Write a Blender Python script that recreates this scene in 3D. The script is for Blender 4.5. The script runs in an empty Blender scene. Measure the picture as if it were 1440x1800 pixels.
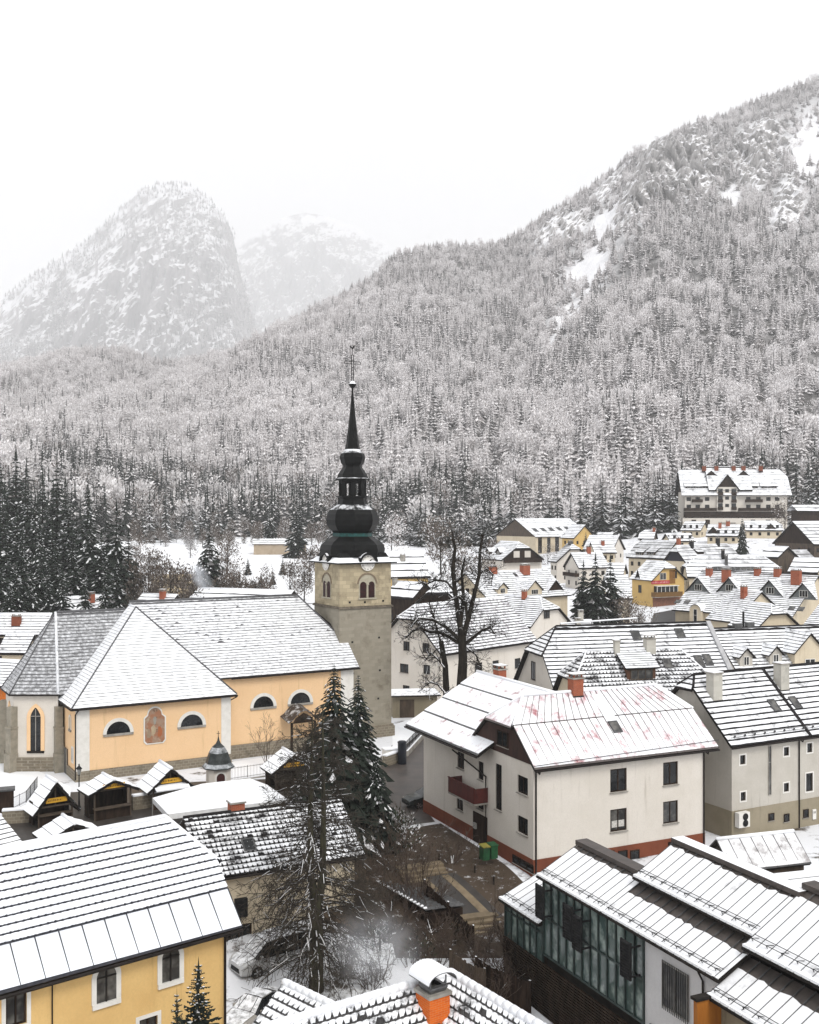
import bpy, math, random
from mathutils import Vector, Matrix, noise
R = math.radians
SC = bpy.context.scene
COL = SC.collection
rnd = random.Random(7)
# ---------------------------------------------------------------- camera
F, YH, H = 1900.0, 900.0, 24.0            # focal length in photo pixels, horizon row, camera height (m)
cam = bpy.data.cameras.new('camera'); camo = bpy.data.objects.new('camera', cam); COL.objects.link(camo)
cam.sensor_fit = 'HORIZONTAL'; cam.sensor_width = 36; cam.lens = 36 * F / 1440
camo.location = (0, 0, H); camo.rotation_euler = (R(90), 0, 0); cam.clip_end = 80000; cam.clip_start = .5
SC.camera = camo
# ---------------------------------------------------------------- sky, sun, exposure
W = bpy.data.worlds.new('World'); SC.world = W; W.use_nodes = True
nt = W.node_tree; bg = nt.nodes['Background']
sky = nt.nodes.new('ShaderNodeTexSky'); sky.sky_type = 'NISHITA'; sky.sun_disc = False
sky.sun_elevation = R(48); sky.sun_rotation = R(150); sky.air_density = 1.0; sky.dust_density = 4.0
bw = nt.nodes.new('ShaderNodeRGBToBW'); nt.links.new(sky.outputs[0], bw.inputs[0])
ov = nt.nodes.new('ShaderNodeMix'); ov.data_type = 'RGBA'; ov.inputs[0].default_value = .86   # a cloud deck: evens out and greys the sky
nt.links.new(bw.outputs[0], ov.inputs[6]); ov.inputs[7].default_value = (9.6, 9.7, 9.9, 1)
nt.links.new(ov.outputs[2], bg.inputs[0]); bg.inputs[1].default_value = .09
sun = bpy.data.lights.new('sun', 'SUN'); sun.energy = 1.5; sun.angle = R(24); sun.color = (1, .97, .92)
suno = bpy.data.objects.new('sun', sun); COL.objects.link(suno)
suno.rotation_euler = (R(42), 0, R(30))
SC.view_settings.view_transform = 'Standard'; SC.view_settings.look = 'None'
SC.view_settings.exposure = .40; SC.view_settings.gamma = 1
cy = SC.cycles
cy.max_bounces = 7; cy.diffuse_bounces = 3; cy.glossy_bounces = 2; cy.transmission_bounces = 3; cy.volume_bounces = 4; cy.transparent_max_bounces = 8
cy.use_denoising = True; cy.caustics_reflective = False; cy.caustics_refractive = False
# ---------------------------------------------------------------- ground shape
def ss(x, a, b):
    t = min(1, max(0, (x - a) / (b - a))); return t * t * (3 - 2 * t)
def gz(x, y):
    z = .033 * max(0, y - 190) + max(0, y - 150) * .032 * ss(x, 20, 130)
    return z - 3.0 * ss(-y, -74, -58) * ss(x, -30, -12)
def P(px, py, z):                          # where the view ray through a photo pixel meets height z
    y = F * (H - z) / (py - YH); return Vector(((px - 720) / F * y, y, z))
def PD(px, py, y):                         # the same at a distance y
    return Vector(((px - 720) / F * y, y, H - (py - YH) / F * y))
def PG(px, py):                            # the same on the ground
    z = 0
    for _ in range(12):
        p = P(px, py, z); z = .5 * z + .5 * gz(p.x, p.y)
    return P(px, py, z)
# ---------------------------------------------------------------- materials
MATS = {}
def newmat(name):
    m = bpy.data.materials.new(name); m.use_nodes = True; MATS[name] = m
    return m, m.node_tree, m.node_tree.nodes['Principled BSDF']
def rgb(c): return (c[0], c[1], c[2], 1)
def posnode(t, sx=1, sy=1, sz=1):
    g = t.nodes.new('ShaderNodeNewGeometry'); mp = t.nodes.new('ShaderNodeMapping')
    mp.inputs['Scale'].default_value = (sx, sy, sz); t.links.new(g.outputs['Position'], mp.inputs[0]); return mp.outputs[0]
def noisen(t, vec, scale, detail=4, rough=.6):
    n = t.nodes.new('ShaderNodeTexNoise'); n.inputs['Scale'].default_value = scale
    n.inputs['Detail'].default_value = detail; n.inputs['Roughness'].default_value = rough
    if vec is not None: t.links.new(vec, n.inputs['Vector'])
    return n.outputs[0]
def ramp(t, fac, a, b):
    r = t.nodes.new('ShaderNodeMapRange'); r.inputs[1].default_value = a; r.inputs[2].default_value = b
    r.interpolation_type = 'SMOOTHSTEP'; t.links.new(fac, r.inputs[0]); return r.outputs[0]
def mixc(t, fac, a, b):
    m = t.nodes.new('ShaderNodeMix'); m.data_type = 'RGBA'
    for s, v in ((0, fac), (6, a), (7, b)):
        if isinstance(v, (tuple, list)): m.inputs[s].default_value = rgb(v)
        elif isinstance(v, (int, float)): m.inputs[s].default_value = v
        else: t.links.new(v, m.inputs[s])
    return m.outputs[2]
def bump(t, b, h, strength=.3, dist=.05):
    n = t.nodes.new('ShaderNodeBump'); n.inputs['Strength'].default_value = strength; n.inputs['Distance'].default_value = dist
    t.links.new(h, n.inputs['Height']); t.links.new(n.outputs[0], b.inputs['Normal'])
def plain(name, c, rough=.7, c2=None, scale=2.0, lo=.35, hi=.7, metal=0, spec=.3, stretch=1, bmp=0):
    """a colour with soft wear towards c2"""
    if name in MATS: return MATS[name]
    m, t, b = newmat(name)
    b.inputs['Roughness'].default_value = rough; b.inputs['Metallic'].default_value = metal
    b.inputs['Specular IOR Level'].default_value = spec
    if c2 is None: c2 = tuple(x * .8 for x in c)
    v = posnode(t, 1, 1, stretch); n = noisen(t, v, scale, 5)
    t.links.new(mixc(t, ramp(t, n, lo, hi), c, c2), b.inputs['Base Color'])
    if bmp: bump(t, b, noisen(t, v, scale * 8, 3), bmp)
    return m
def render_wall(name, c, c2=None, dirt=(.2, .18, .14), amt=.35, grain=.04):
    """plaster: slight mottling, vertical run-off streaks"""
    if name in MATS: return MATS[name]
    m, t, b = newmat(name); b.inputs['Roughness'].default_value = .9; b.inputs['Specular IOR Level'].default_value = .15
    n = noisen(t, posnode(t), .35, 6, .65)
    base = mixc(t, ramp(t, n, .35, .7), c, c2 or tuple(x * .86 for x in c))
    st = noisen(t, posnode(t, 1.5, 1.5, .12), 1.4, 5, .7)
    base = mixc(t, ramp(t, st, .54, .90), base, dirt) if amt else base
    fine = noisen(t, posnode(t), 9, 3)
    base = mixc(t, ramp(t, fine, .3, 1.2), base, tuple(x * .8 for x in c))
    t.links.new(base, b.inputs['Base Color']); bump(t, b, noisen(t, posnode(t), 14, 4), .25, .02)
    return m
def snowmat(name, cover=1.0, under=(.03, .03, .032), scale=1.0, c=(.86, .87, .89), stretch=(1, 1, 1), sharp=.08, c2=None):
    """lying snow; where the cover is thin the surface below shows through in patches"""
    if name in MATS: return MATS[name]
    m, t, b = newmat(name); b.inputs['Roughness'].default_value = .75; b.inputs['Specular IOR Level'].default_value = .2
    big = noisen(t, posnode(t), .5, 4)
    sn = mixc(t, ramp(t, big, .3, .75), c, c2 or (c[0] * .93, c[1] * .935, c[2] * .95))
    if cover < 1:
        n = noisen(t, posnode(t, *stretch), scale, 8, .7)
        th = .32 + (1 - cover) * .36
        sn = mixc(t, ramp(t, n, th - sharp, th + sharp), under, sn)
    t.links.new(sn, b.inputs['Base Color']); bump(t, b, noisen(t, posnode(t), 3, 5), .25, .05)
    return m
def brickmat(name, c1, c2, mortar, sx, sz, rough=.85, msize=.02, patch=None):
    """courses laid out in the wall's own object coordinates"""
    if name in MATS: return MATS[name]
    m, t, b = newmat(name); b.inputs['Roughness'].default_value = rough; b.inputs['Specular IOR Level'].default_value = .15
    tc = t.nodes.new('ShaderNodeTexCoord'); sp = t.nodes.new('ShaderNodeSeparateXYZ'); t.links.new(tc.outputs['Object'], sp.inputs[0])
    ad = t.nodes.new('ShaderNodeMath'); ad.operation = 'ADD'; t.links.new(sp.outputs[0], ad.inputs[0]); t.links.new(sp.outputs[1], ad.inputs[1])
    cb = t.nodes.new('ShaderNodeCombineXYZ'); t.links.new(ad.outputs[0], cb.inputs[0]); t.links.new(sp.outputs[2], cb.inputs[1])
    br = t.nodes.new('ShaderNodeTexBrick'); t.links.new(cb.outputs[0], br.inputs['Vector'])
    br.inputs['Scale'].default_value = 1; br.inputs['Brick Width'].default_value = sx; br.inputs['Row Height'].default_value = sz
    br.inputs['Mortar Size'].default_value = msize; br.inputs['Mortar Smooth'].default_value = .3
    br.inputs['Color1'].default_value = rgb(c1); br.inputs['Color2'].default_value = rgb(c2); br.inputs['Mortar'].default_value = rgb(mortar)
    col = br.outputs[0]
    n = noisen(t, posnode(t), .8, 7, .7)
    col = mixc(t, ramp(t, n, .5, .75), col, patch or tuple(x * .6 for x in c1))
    t.links.new(col, b.inputs['Base Color']); bump(t, b, noisen(t, posnode(t), 6, 5), .4, .04)
    return m
def glassmat(name, c=(.012, .014, .016), rough=.08, c2=(.05, .055, .06), spec=.5):
    if name in MATS: return MATS[name]
    m, t, b = newmat(name); b.inputs['Roughness'].default_value = rough; b.inputs['Specular IOR Level'].default_value = spec
    n = noisen(t, posnode(t), .9, 3)
    t.links.new(mixc(t, ramp(t, n, .45, .7), c, c2), b.inputs['Base Color']); return m
SNOW = snowmat('snow')
SNOW_T = snowmat('snow_on_tiles', .83, (.07, .068, .07), 1.3, sharp=.13)
SNOW_P = snowmat('snow_patchy_tiles', .62, (.035, .033, .033), 1.1, sharp=.10)
SNOW_F = snowmat('snow_far_roof', .82, (.20, .20, .205), .35, sharp=.15)
SNOW_G = snowmat('thin_snow_grey_roof', .60, (.22, .22, .225), .3, sharp=.25)
SNOW_CH = snowmat('snow_church_slate', .80, (.22, .22, .225), 2.6, sharp=.16, c=(.82, .83, .85))
SNOW_RED = snowmat('snow_on_red_metal', .74, (.34, .12, .135), .5, sharp=.13, stretch=(2.2, 2.2, .25))
SNOW_MET = snowmat('snow_on_metal', .93, (.16, .165, .17), .9, sharp=.16, c=(.84, .86, .90))
TILE = plain('dark_roof_tile', (.013, .012, .013), .9, (.03, .028, .028), 3, spec=.08)
TILEBROWN = plain('brown_roof_tile', (.06, .045, .04), .8, (.03, .027, .027), 2)
SLATE = plain('church_slate', (.12, .12, .125), .7, (.07, .07, .075), 4)
REDMETAL = plain('red_roof_metal', (.2, .03, .035), .5, (.1, .03, .03), 2)
SEAM = plain('dark_seam_metal', (.05, .05, .052), .5, (.1, .1, .1), 3)
FASCIA = plain('dark_fascia', (.014, .012, .011), .8, (.025, .021, .018), 2, spec=.08)
GUTTER = plain('gutter_brown', (.014, .011, .010), .6, (.025, .02, .018), 2, spec=.12)
WOODD = plain('dark_timber', (.018, .011, .008), .9, (.04, .026, .018), 3, stretch=.2, spec=.08)
WOODM = plain('weathered_timber', (.09, .065, .045), .85, (.045, .034, .026), 2.5, stretch=.25)
WOODR = plain('red_brown_timber', (.085, .014, .010), .6, (.05, .010, .008), 3, stretch=.3)
WHITEW = plain('white_trim', (.72, .70, .66), .7, (.64, .62, .575), 2)
GREYW = plain('grey_trim', (.34, .33, .31), .7, (.25, .24, .22), 2)
BRICK = brickmat('chimney_brick', (.34, .078, .032), (.26, .058, .026), (.28, .19, .14), .25, .075, msize=.008)
BRICKO = brickmat('orange_brick', (.62, .125, .012), (.52, .09, .012), (.5, .22, .09), .25, .078, msize=.007, patch=(.42, .075, .01))
BRICKP = brickmat('chimney_plaster', (.48, .46, .41), (.44, .42, .37), (.40, .38, .33), .5, .4, msize=.004)
CONC = plain('concrete', (.33, .31, .28), .9, (.2, .185, .16), 1.2, bmp=.3)
GLASS = glassmat('window_glass', (.006, .007, .008), .08, (.02, .022, .024), .35)
GLASSC = glassmat('window_glass_curtain', (.03, .03, .03), .2, (.13, .125, .115))
GLASSG = glassmat('greenish_glass', (.05, .08, .075), .05, (.26, .32, .30), .8)
IRON = plain('black_iron', (.010, .010, .011), .7, (.02, .02, .02), 4, spec=.12)
W_WHITE = render_wall('white_render', (.66, .615, .555), (.60, .555, .49), (.36, .32, .26))
W_CREAM = render_wall('cream_render', (.60, .52, .39), (.52, .44, .32), (.28, .2, .12))
W_OCHRE = render_wall('ochre_render', (.70, .475, .20), (.62, .40, .16), (.36, .22, .08))
W_CHURCH = render_wall('church_render', (.80, .55, .325), (.77, .52, .295), (.5, .32, .15), .2)
W_GREY = render_wall('grey_render', (.50, .47, .42), (.43, .40, .35), (.17, .15, .12), 1)
W_OLIVE = render_wall('bare_mortar', (.30, .26, .19), (.22, .19, .13), (.10, .085, .06), 1)
W_YELL = render_wall('yellow_render', (.60, .41, .16), (.52, .35, .13), (.3, .2, .1))
W_BRICKR = render_wall('red_brown_plinth', (.20, .062, .032), (.13, .042, .025), (.06, .03, .02), 1)
W_ORANGE = render_wall('orange_render', (.55, .16, .02), (.45, .12, .02))
STONE = brickmat('tower_stone', (.50, .42, .285), (.33, .28, .19), (.27, .235, .17), .85, .42, msize=.012, patch=(.22, .18, .12))
STONEL = brickmat('tower_stone_lower', (.31, .28, .225), (.265, .24, .19), (.25, .225, .18), .7, .36, msize=.008, patch=(.19, .165, .125))
RUBBLE = brickmat('rubble_stone', (.23, .195, .145), (.17, .145, .11), (.28, .25, .20), .45, .26, msize=.03, patch=(.10, .085, .06))
COPPER = plain('dark_copper_sheet', (.004, .0042, .0042), .45, (.009, .0095, .0092), 1.2, spec=.10)
VERDI = plain('verdigris', (.012, .085, .078), .6, (.01, .03, .028), 3)
# ---------------------------------------------------------------- mesh building
class MB:
    def __init__(s): s.v = []; s.f = []; s.m = []; s.sm = []
    def poly(s, pts, mi=0, smooth=False):
        n = len(s.v); s.v.extend([tuple(p) for p in pts]); s.f.append(tuple(range(n, n + len(pts)))); s.m.append(mi); s.sm.append(smooth)
    def mesh(s, vs, fs, mi=0, smooth=False):
        n = len(s.v); s.v.extend([tuple(p) for p in vs])
        for f in fs: s.f.append(tuple(i + n for i in f)); s.m.append(mi); s.sm.append(smooth)
    def box(s, x0, x1, y0, y1, z0, z1, mi=0, top=None):
        v = [(x0, y0, z0), (x1, y0, z0), (x1, y1, z0), (x0, y1, z0), (x0, y0, z1), (x1, y0, z1), (x1, y1, z1), (x0, y1, z1)]
        s.mesh(v, [(3, 2, 1, 0), (0, 1, 5, 4), (1, 2, 6, 5), (2, 3, 7, 6), (3, 0, 4, 7)], mi)
        s.poly([v[4], v[5], v[6], v[7]], mi if top is None else top)
    def obox(s, o, u, v, w, mi=0, top=None):   # o corner, edge vectors u, v, w (w is up)
        o = Vector(o); u = Vector(u); v = Vector(v); w = Vector(w)
        p = [o, o + u, o + u + v, o + v, o + w, o + u + w, o + u + v + w, o + v + w]
        s.mesh(p, [(3, 2, 1, 0), (0, 1, 5, 4), (1, 2, 6, 5), (2, 3, 7, 6), (3, 0, 4, 7)], mi)
        s.poly(p[4:], mi if top is None else top)
    def prism(s, pts, d, mi=0, side=None):     # polygon pts pushed by vector d
        d = Vector(d); a = [Vector(p) for p in pts]; b = [p + d for p in a]; n = len(a)
        s.poly(b, mi); s.poly(a[::-1], mi)
        for i in range(n): s.poly([a[i], a[(i + 1) % n], b[(i + 1) % n], b[i]], mi if side is None else side)
    def tube(s, pts, rad, n=6, mi=0, cap=False, smooth=True):
        pts = [Vector(p) for p in pts]; k = len(pts)
        if not isinstance(rad, (list, tuple)): rad = [rad] * k
        vs = []; d0 = (pts[-1] - pts[0])
        a = Vector((0, 0, 1)) if abs(d0.normalized().z) < .9 else Vector((1, 0, 0))
        for i in range(k):
            d = (pts[min(i + 1, k - 1)] - pts[max(i - 1, 0)])
            d = d.normalized() if d.length > 1e-9 else Vector((0, 0, 1))
            e = d.cross(a); e = e.normalized() if e.length > 1e-6 else Vector((1, 0, 0)); g = e.cross(d)
            for j in range(n):
                t = 2 * math.pi * j / n; vs.append(pts[i] + (e * math.cos(t) + g * math.sin(t)) * rad[i])
        fs = [(i * n + j, i * n + (j + 1) % n, (i + 1) * n + (j + 1) % n, (i + 1) * n + j) for i in range(k - 1) for j in range(n)]
        if cap: fs += [tuple(range(n))[::-1], tuple(range((k - 1) * n, k * n))]
        s.mesh(vs, fs, mi, smooth)
    def lathe(s, prof, n=16, mi=0, c=(0, 0), rot=0, smooth=True, mis=None):
        vs = []
        for r, z in prof:
            for j in range(n):
                t = rot + 2 * math.pi * j / n; vs.append((c[0] + r * math.cos(t), c[1] + r * math.sin(t), z))
        for i in range(len(prof) - 1):
            s.mesh(vs[i * n:(i + 2) * n], [(j, (j + 1) % n, n + (j + 1) % n, n + j) for j in range(n)], mis[i] if mis else mi, smooth)
    def xf(s, M): s.v = [tuple(M @ Vector(p)) for p in s.v]; return s
    def build(s, name, mats, parent=None, loc=None, label=None):
        me = bpy.data.meshes.new(name); me.from_pydata(s.v, [], s.f); me.update()
        if not isinstance(mats, (list, tuple)): mats = [mats]
        for m in mats: me.materials.append(m)
        me.polygons.foreach_set('material_index', s.m); me.polygons.foreach_set('use_smooth', s.sm)
        o = bpy.data.objects.new(name, me); COL.objects.link(o)
        if parent is not None: o.parent = parent
        if loc is not None: o.location = loc
        if label: o['label'] = label
        return o
def tag(o, label, cat, group=None, kind=None):
    if kind: o['kind'] = kind
    if label: o['label'] = label
    if cat: o['category'] = cat
    if group: o['group'] = group
    return o
def thing(name, label, cat, loc=(0, 0, 0), rz=0, group=None):
    o = bpy.data.objects.new(name, None); o.empty_display_size = .3; COL.objects.link(o)
    o.location = loc; o.rotation_euler = (0, 0, rz); return tag(o, label, cat, group)
def kids(o): return [c for c in ALLKIDS.get(o.name, [])]
def dup_tree(root, loc, rz, sc=1, label=None, group=None):
    def cp(o, par):
        c = o.copy(); COL.objects.link(c)
        if par is not None: c.parent = par
        for ch in o.children: cp(ch, c)
        return c
    r = cp(root, None); r.location = loc; r.rotation_euler = (0, 0, rz); r.scale = (sc, sc, sc)
    if label: r['label'] = label
    if group: r['group'] = group
    return r
def lerp(a, b, t): return a + (b - a) * t
# ---------------------------------------------------------------- roofs
def slope(mb, bl, br, tr, tl, row=.4, mi=(0, 1), wave=None, amp=.03, lip=.17, th=.05, sn=.03, jit=.06, cs=.8, seed=1, bare=0, top=0, gap=(.05, .14)):
    """one roof plane as real overlapping courses: tile lip and riser, snow lying above the lip"""
    rr = random.Random(seed)
    bl, br, tr, tl = [Vector(p) for p in (bl, br, tr, tl)]
    U = (br - bl).normalized(); n = U.cross(((tl + tr) / 2 - (bl + br) / 2)).normalized()
    if n.z < 0: n = -n
    length = ((tl + tr) / 2 - (bl + br) / 2).length; rows = max(1, round(length / row))
    for i in range(rows):
        t0, t1 = i / rows, (i + 1) / rows
        a0, b0, a1, b1 = lerp(bl, tl, t0), lerp(br, tr, t0), lerp(bl, tl, t1), lerp(br, tr, t1)
        wid = (b0 - a0).length
        if wave:
            xa = (a0 - bl).dot(U); k0 = int(math.floor(xa / (wave / 4))) + 1; xs = [xa]
            while k0 * wave / 4 < xa + wid - .01: xs.append(k0 * wave / 4); k0 += 1
            xs.append(xa + wid); ss_ = [(x - xa) / max(wid, 1e-6) for x in xs]
        else: n_ = max(1, int(math.ceil(wid / cs))); ss_ = [j / n_ for j in range(n_ + 1)]
        nc = len(ss_) - 1; pts = []; bald = {}
        rj = rr.uniform(-.5, .5) * jit
        for j in range(nc + 1):
            s = ss_[j]; p0 = lerp(a0, b0, s); p1 = lerp(a1, b1, s)
            hw = amp * abs(math.sin(math.pi * ((p0 - bl).dot(U)) / wave)) if wave else 0
            l = max(.04, lip + rj + rr.uniform(-1, 1) * jit)
            if wave:
                pan = int(math.floor((p0 - bl).dot(U) / wave + .001))
                if pan not in bald: bald[pan] = rr.uniform(.2, .6) if rr.random() < bare else 0
                l = min(.95, l + bald[pan] + (rr.uniform(*gap) if hw < amp * .3 else 0))
            elif bare and rr.random() < bare: l = min(.9, l + rr.uniform(.2, .6))
            if top and i >= rows - 1: l = max(l, top * rr.uniform(.6, 1))
            pl = lerp(p0, p1, l)
            pts.append((p0, p0 + n * (th + hw), pl + n * (th * .9 + hw), pl + n * (th + hw + sn), p1 + n * (sn + hw * .85)))
        v = [q for p in pts for q in p]
        for k, m in ((0, mi[1]), (1, mi[1]), (2, mi[0]), (3, mi[0])):
            mb.mesh(v, [(5 * j + k, 5 * j + 5 + k, 5 * j + 6 + k, 5 * j + 1 + k) for j in range(nc)], m) if False else None
        base = len(mb.v); mb.v.extend([tuple(q) for q in v])
        for k, m in ((0, mi[1]), (1, mi[1]), (2, mi[0]), (3, mi[0])):
            for j in range(nc):
                mb.f.append((base + 5 * j + k, base + 5 * j + 5 + k, base + 5 * j + 6 + k, base + 5 * j + 1 + k)); mb.m.append(m); mb.sm.append(False)
def slab(mb, pts, th=.14, mi=2):
    """the boards under a roof plane, with fascia edges"""
    pts = [Vector(p) for p in pts]; n = (pts[1] - pts[0]).cross(pts[-1] - pts[0]).normalized()
    if n.z < 0: n = -n
    mb.prism([p - n * .004 for p in pts], -n * th, mi)
def seams(mb, bl, br, tr, tl, step=.6, h=.05, w=.04, mi=1):
    bl, br, tr, tl = [Vector(p) for p in (bl, br, tr, tl)]
    U = (br - bl).normalized(); n = U.cross(((tl + tr) / 2 - (bl + br) / 2)).normalized()
    if n.z < 0: n = -n
    k = max(1, int(round((br - bl).length / step)))
    for i in range(k + 1):
        s = i / k; a = lerp(bl, br, s); b = lerp(tl, tr, s)
        mb.obox(a - U * w / 2, U * w, b - a, n * h, mi)
# ---------------------------------------------------------------- wall with openings, windows
FACES = {'F': ((0, 0), (1, 0)), 'R': ((1, 0), (0, 1)), 'L': ((0, 1), (0, -1)), 'B': ((1, 1), (-1, 0))}
def face_frame(L, Wd, f):
    if f == 'F': return Vector((0, 0, 0)), Vector((1, 0, 0)), Vector((0, -1, 0)), L
    if f == 'R': return Vector((L, 0, 0)), Vector((0, 1, 0)), Vector((1, 0, 0)), Wd
    if f == 'L': return Vector((0, Wd, 0)), Vector((0, -1, 0)), Vector((-1, 0, 0)), Wd
    return Vector((L, Wd, 0)), Vector((-1, 0, 0)), Vector((0, 1, 0)), L
def holed_wall(mb, o, u, n, L, z0, z1, holes, depth=.18, mi=0):
    us = sorted({0, L} | {h[0] for h in holes} | {h[1] for h in holes}); zs = sorted({z0, z1} | {h[2] for h in holes} | {h[3] for h in holes})
    for a, b in zip(us, us[1:]):
        for c, d in zip(zs, zs[1:]):
            cu, cz = (a + b) / 2, (c + d) / 2
            if any(h[0] < cu < h[1] and h[2] < cz < h[3] for h in holes): continue
            q = lambda s, z: o + u * s + Vector((0, 0, z))
            mb.poly([q(a, c), q(b, c), q(b, d), q(a, d)], mi)
    for a, b, c, d in [h[:4] for h in holes]:
        f = [o + u * a + Vector((0, 0, c)), o + u * b + Vector((0, 0, c)), o + u * b + Vector((0, 0, d)), o + u * a + Vector((0, 0, d))]
        g = [p - n * depth for p in f]
        for i in range(4): mb.poly([f[i], g[i], g[(i + 1) % 4], f[(i + 1) % 4]], mi)
def window(parent, o, u, n, a, b, c, d, back=.12, frame=FASCIA, pane=GLASS, fw=.07, mull=1, trans=False, sill=None, name='window', surround=None, sub=True):
    """frame ring + panes; o,u,n the wall face, a..b along it, c..d up"""
    z = Vector((0, 0, 1)); mb = MB(); base = o - n * back
    def bar(u0, u1, z0, z1, dep=.06, mi=0): mb.obox(base + u * u0 + z * z0, u * (u1 - u0), n * dep, z * (z1 - z0), mi)
    bar(a, a + fw, c, d); bar(b - fw, b, c, d); bar(a + fw, b - fw, c, c + fw); bar(a + fw, b - fw, d - fw, d)
    for i in range(mull):
        m = a + (b - a) * (i + 1) / (mull + 1); bar(m - fw * .45, m + fw * .45, c + fw, d - fw)
    if trans: bar(a + fw, b - fw, lerp(c, d, .66), lerp(c, d, .66) + fw * .7, .055)
    if sill is not None: mb.obox(o + u * (a - .06) + z * (c - .06) - n * .02, u * (b - a + .12), n * .14, z * .055, 1)
    if surround is not None:
        s = surround
        for (u0, u1, z0, z1) in ((a - s, a, c - s, d + s), (b, b + s, c - s, d + s), (a, b, d, d + s), (a, b, c - s, c)):
            mb.obox(o + u * u0 + z * z0 - n * .01, u * (u1 - u0), n * .035, z * (z1 - z0), 2)
    pm = MB(); q = base + n * .025
    pm.poly([q + u * (a + fw * .5) + z * (c + fw * .5), q + u * (b - fw * .5) + z * (c + fw * .5), q + u * (b - fw * .5) + z * (d - fw * .5), q + u * (a + fw * .5) + z * (d - fw * .5)], 0)
    if not sub:
        mb.mesh(pm.v, pm.f, 3); return mb.build(name, [frame, sill or CONC, WHITEW, pane], parent)
    w = mb.build(name, [frame, sill or CONC, WHITEW], parent)
    pm.build('pane', pane, w); return w
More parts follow.
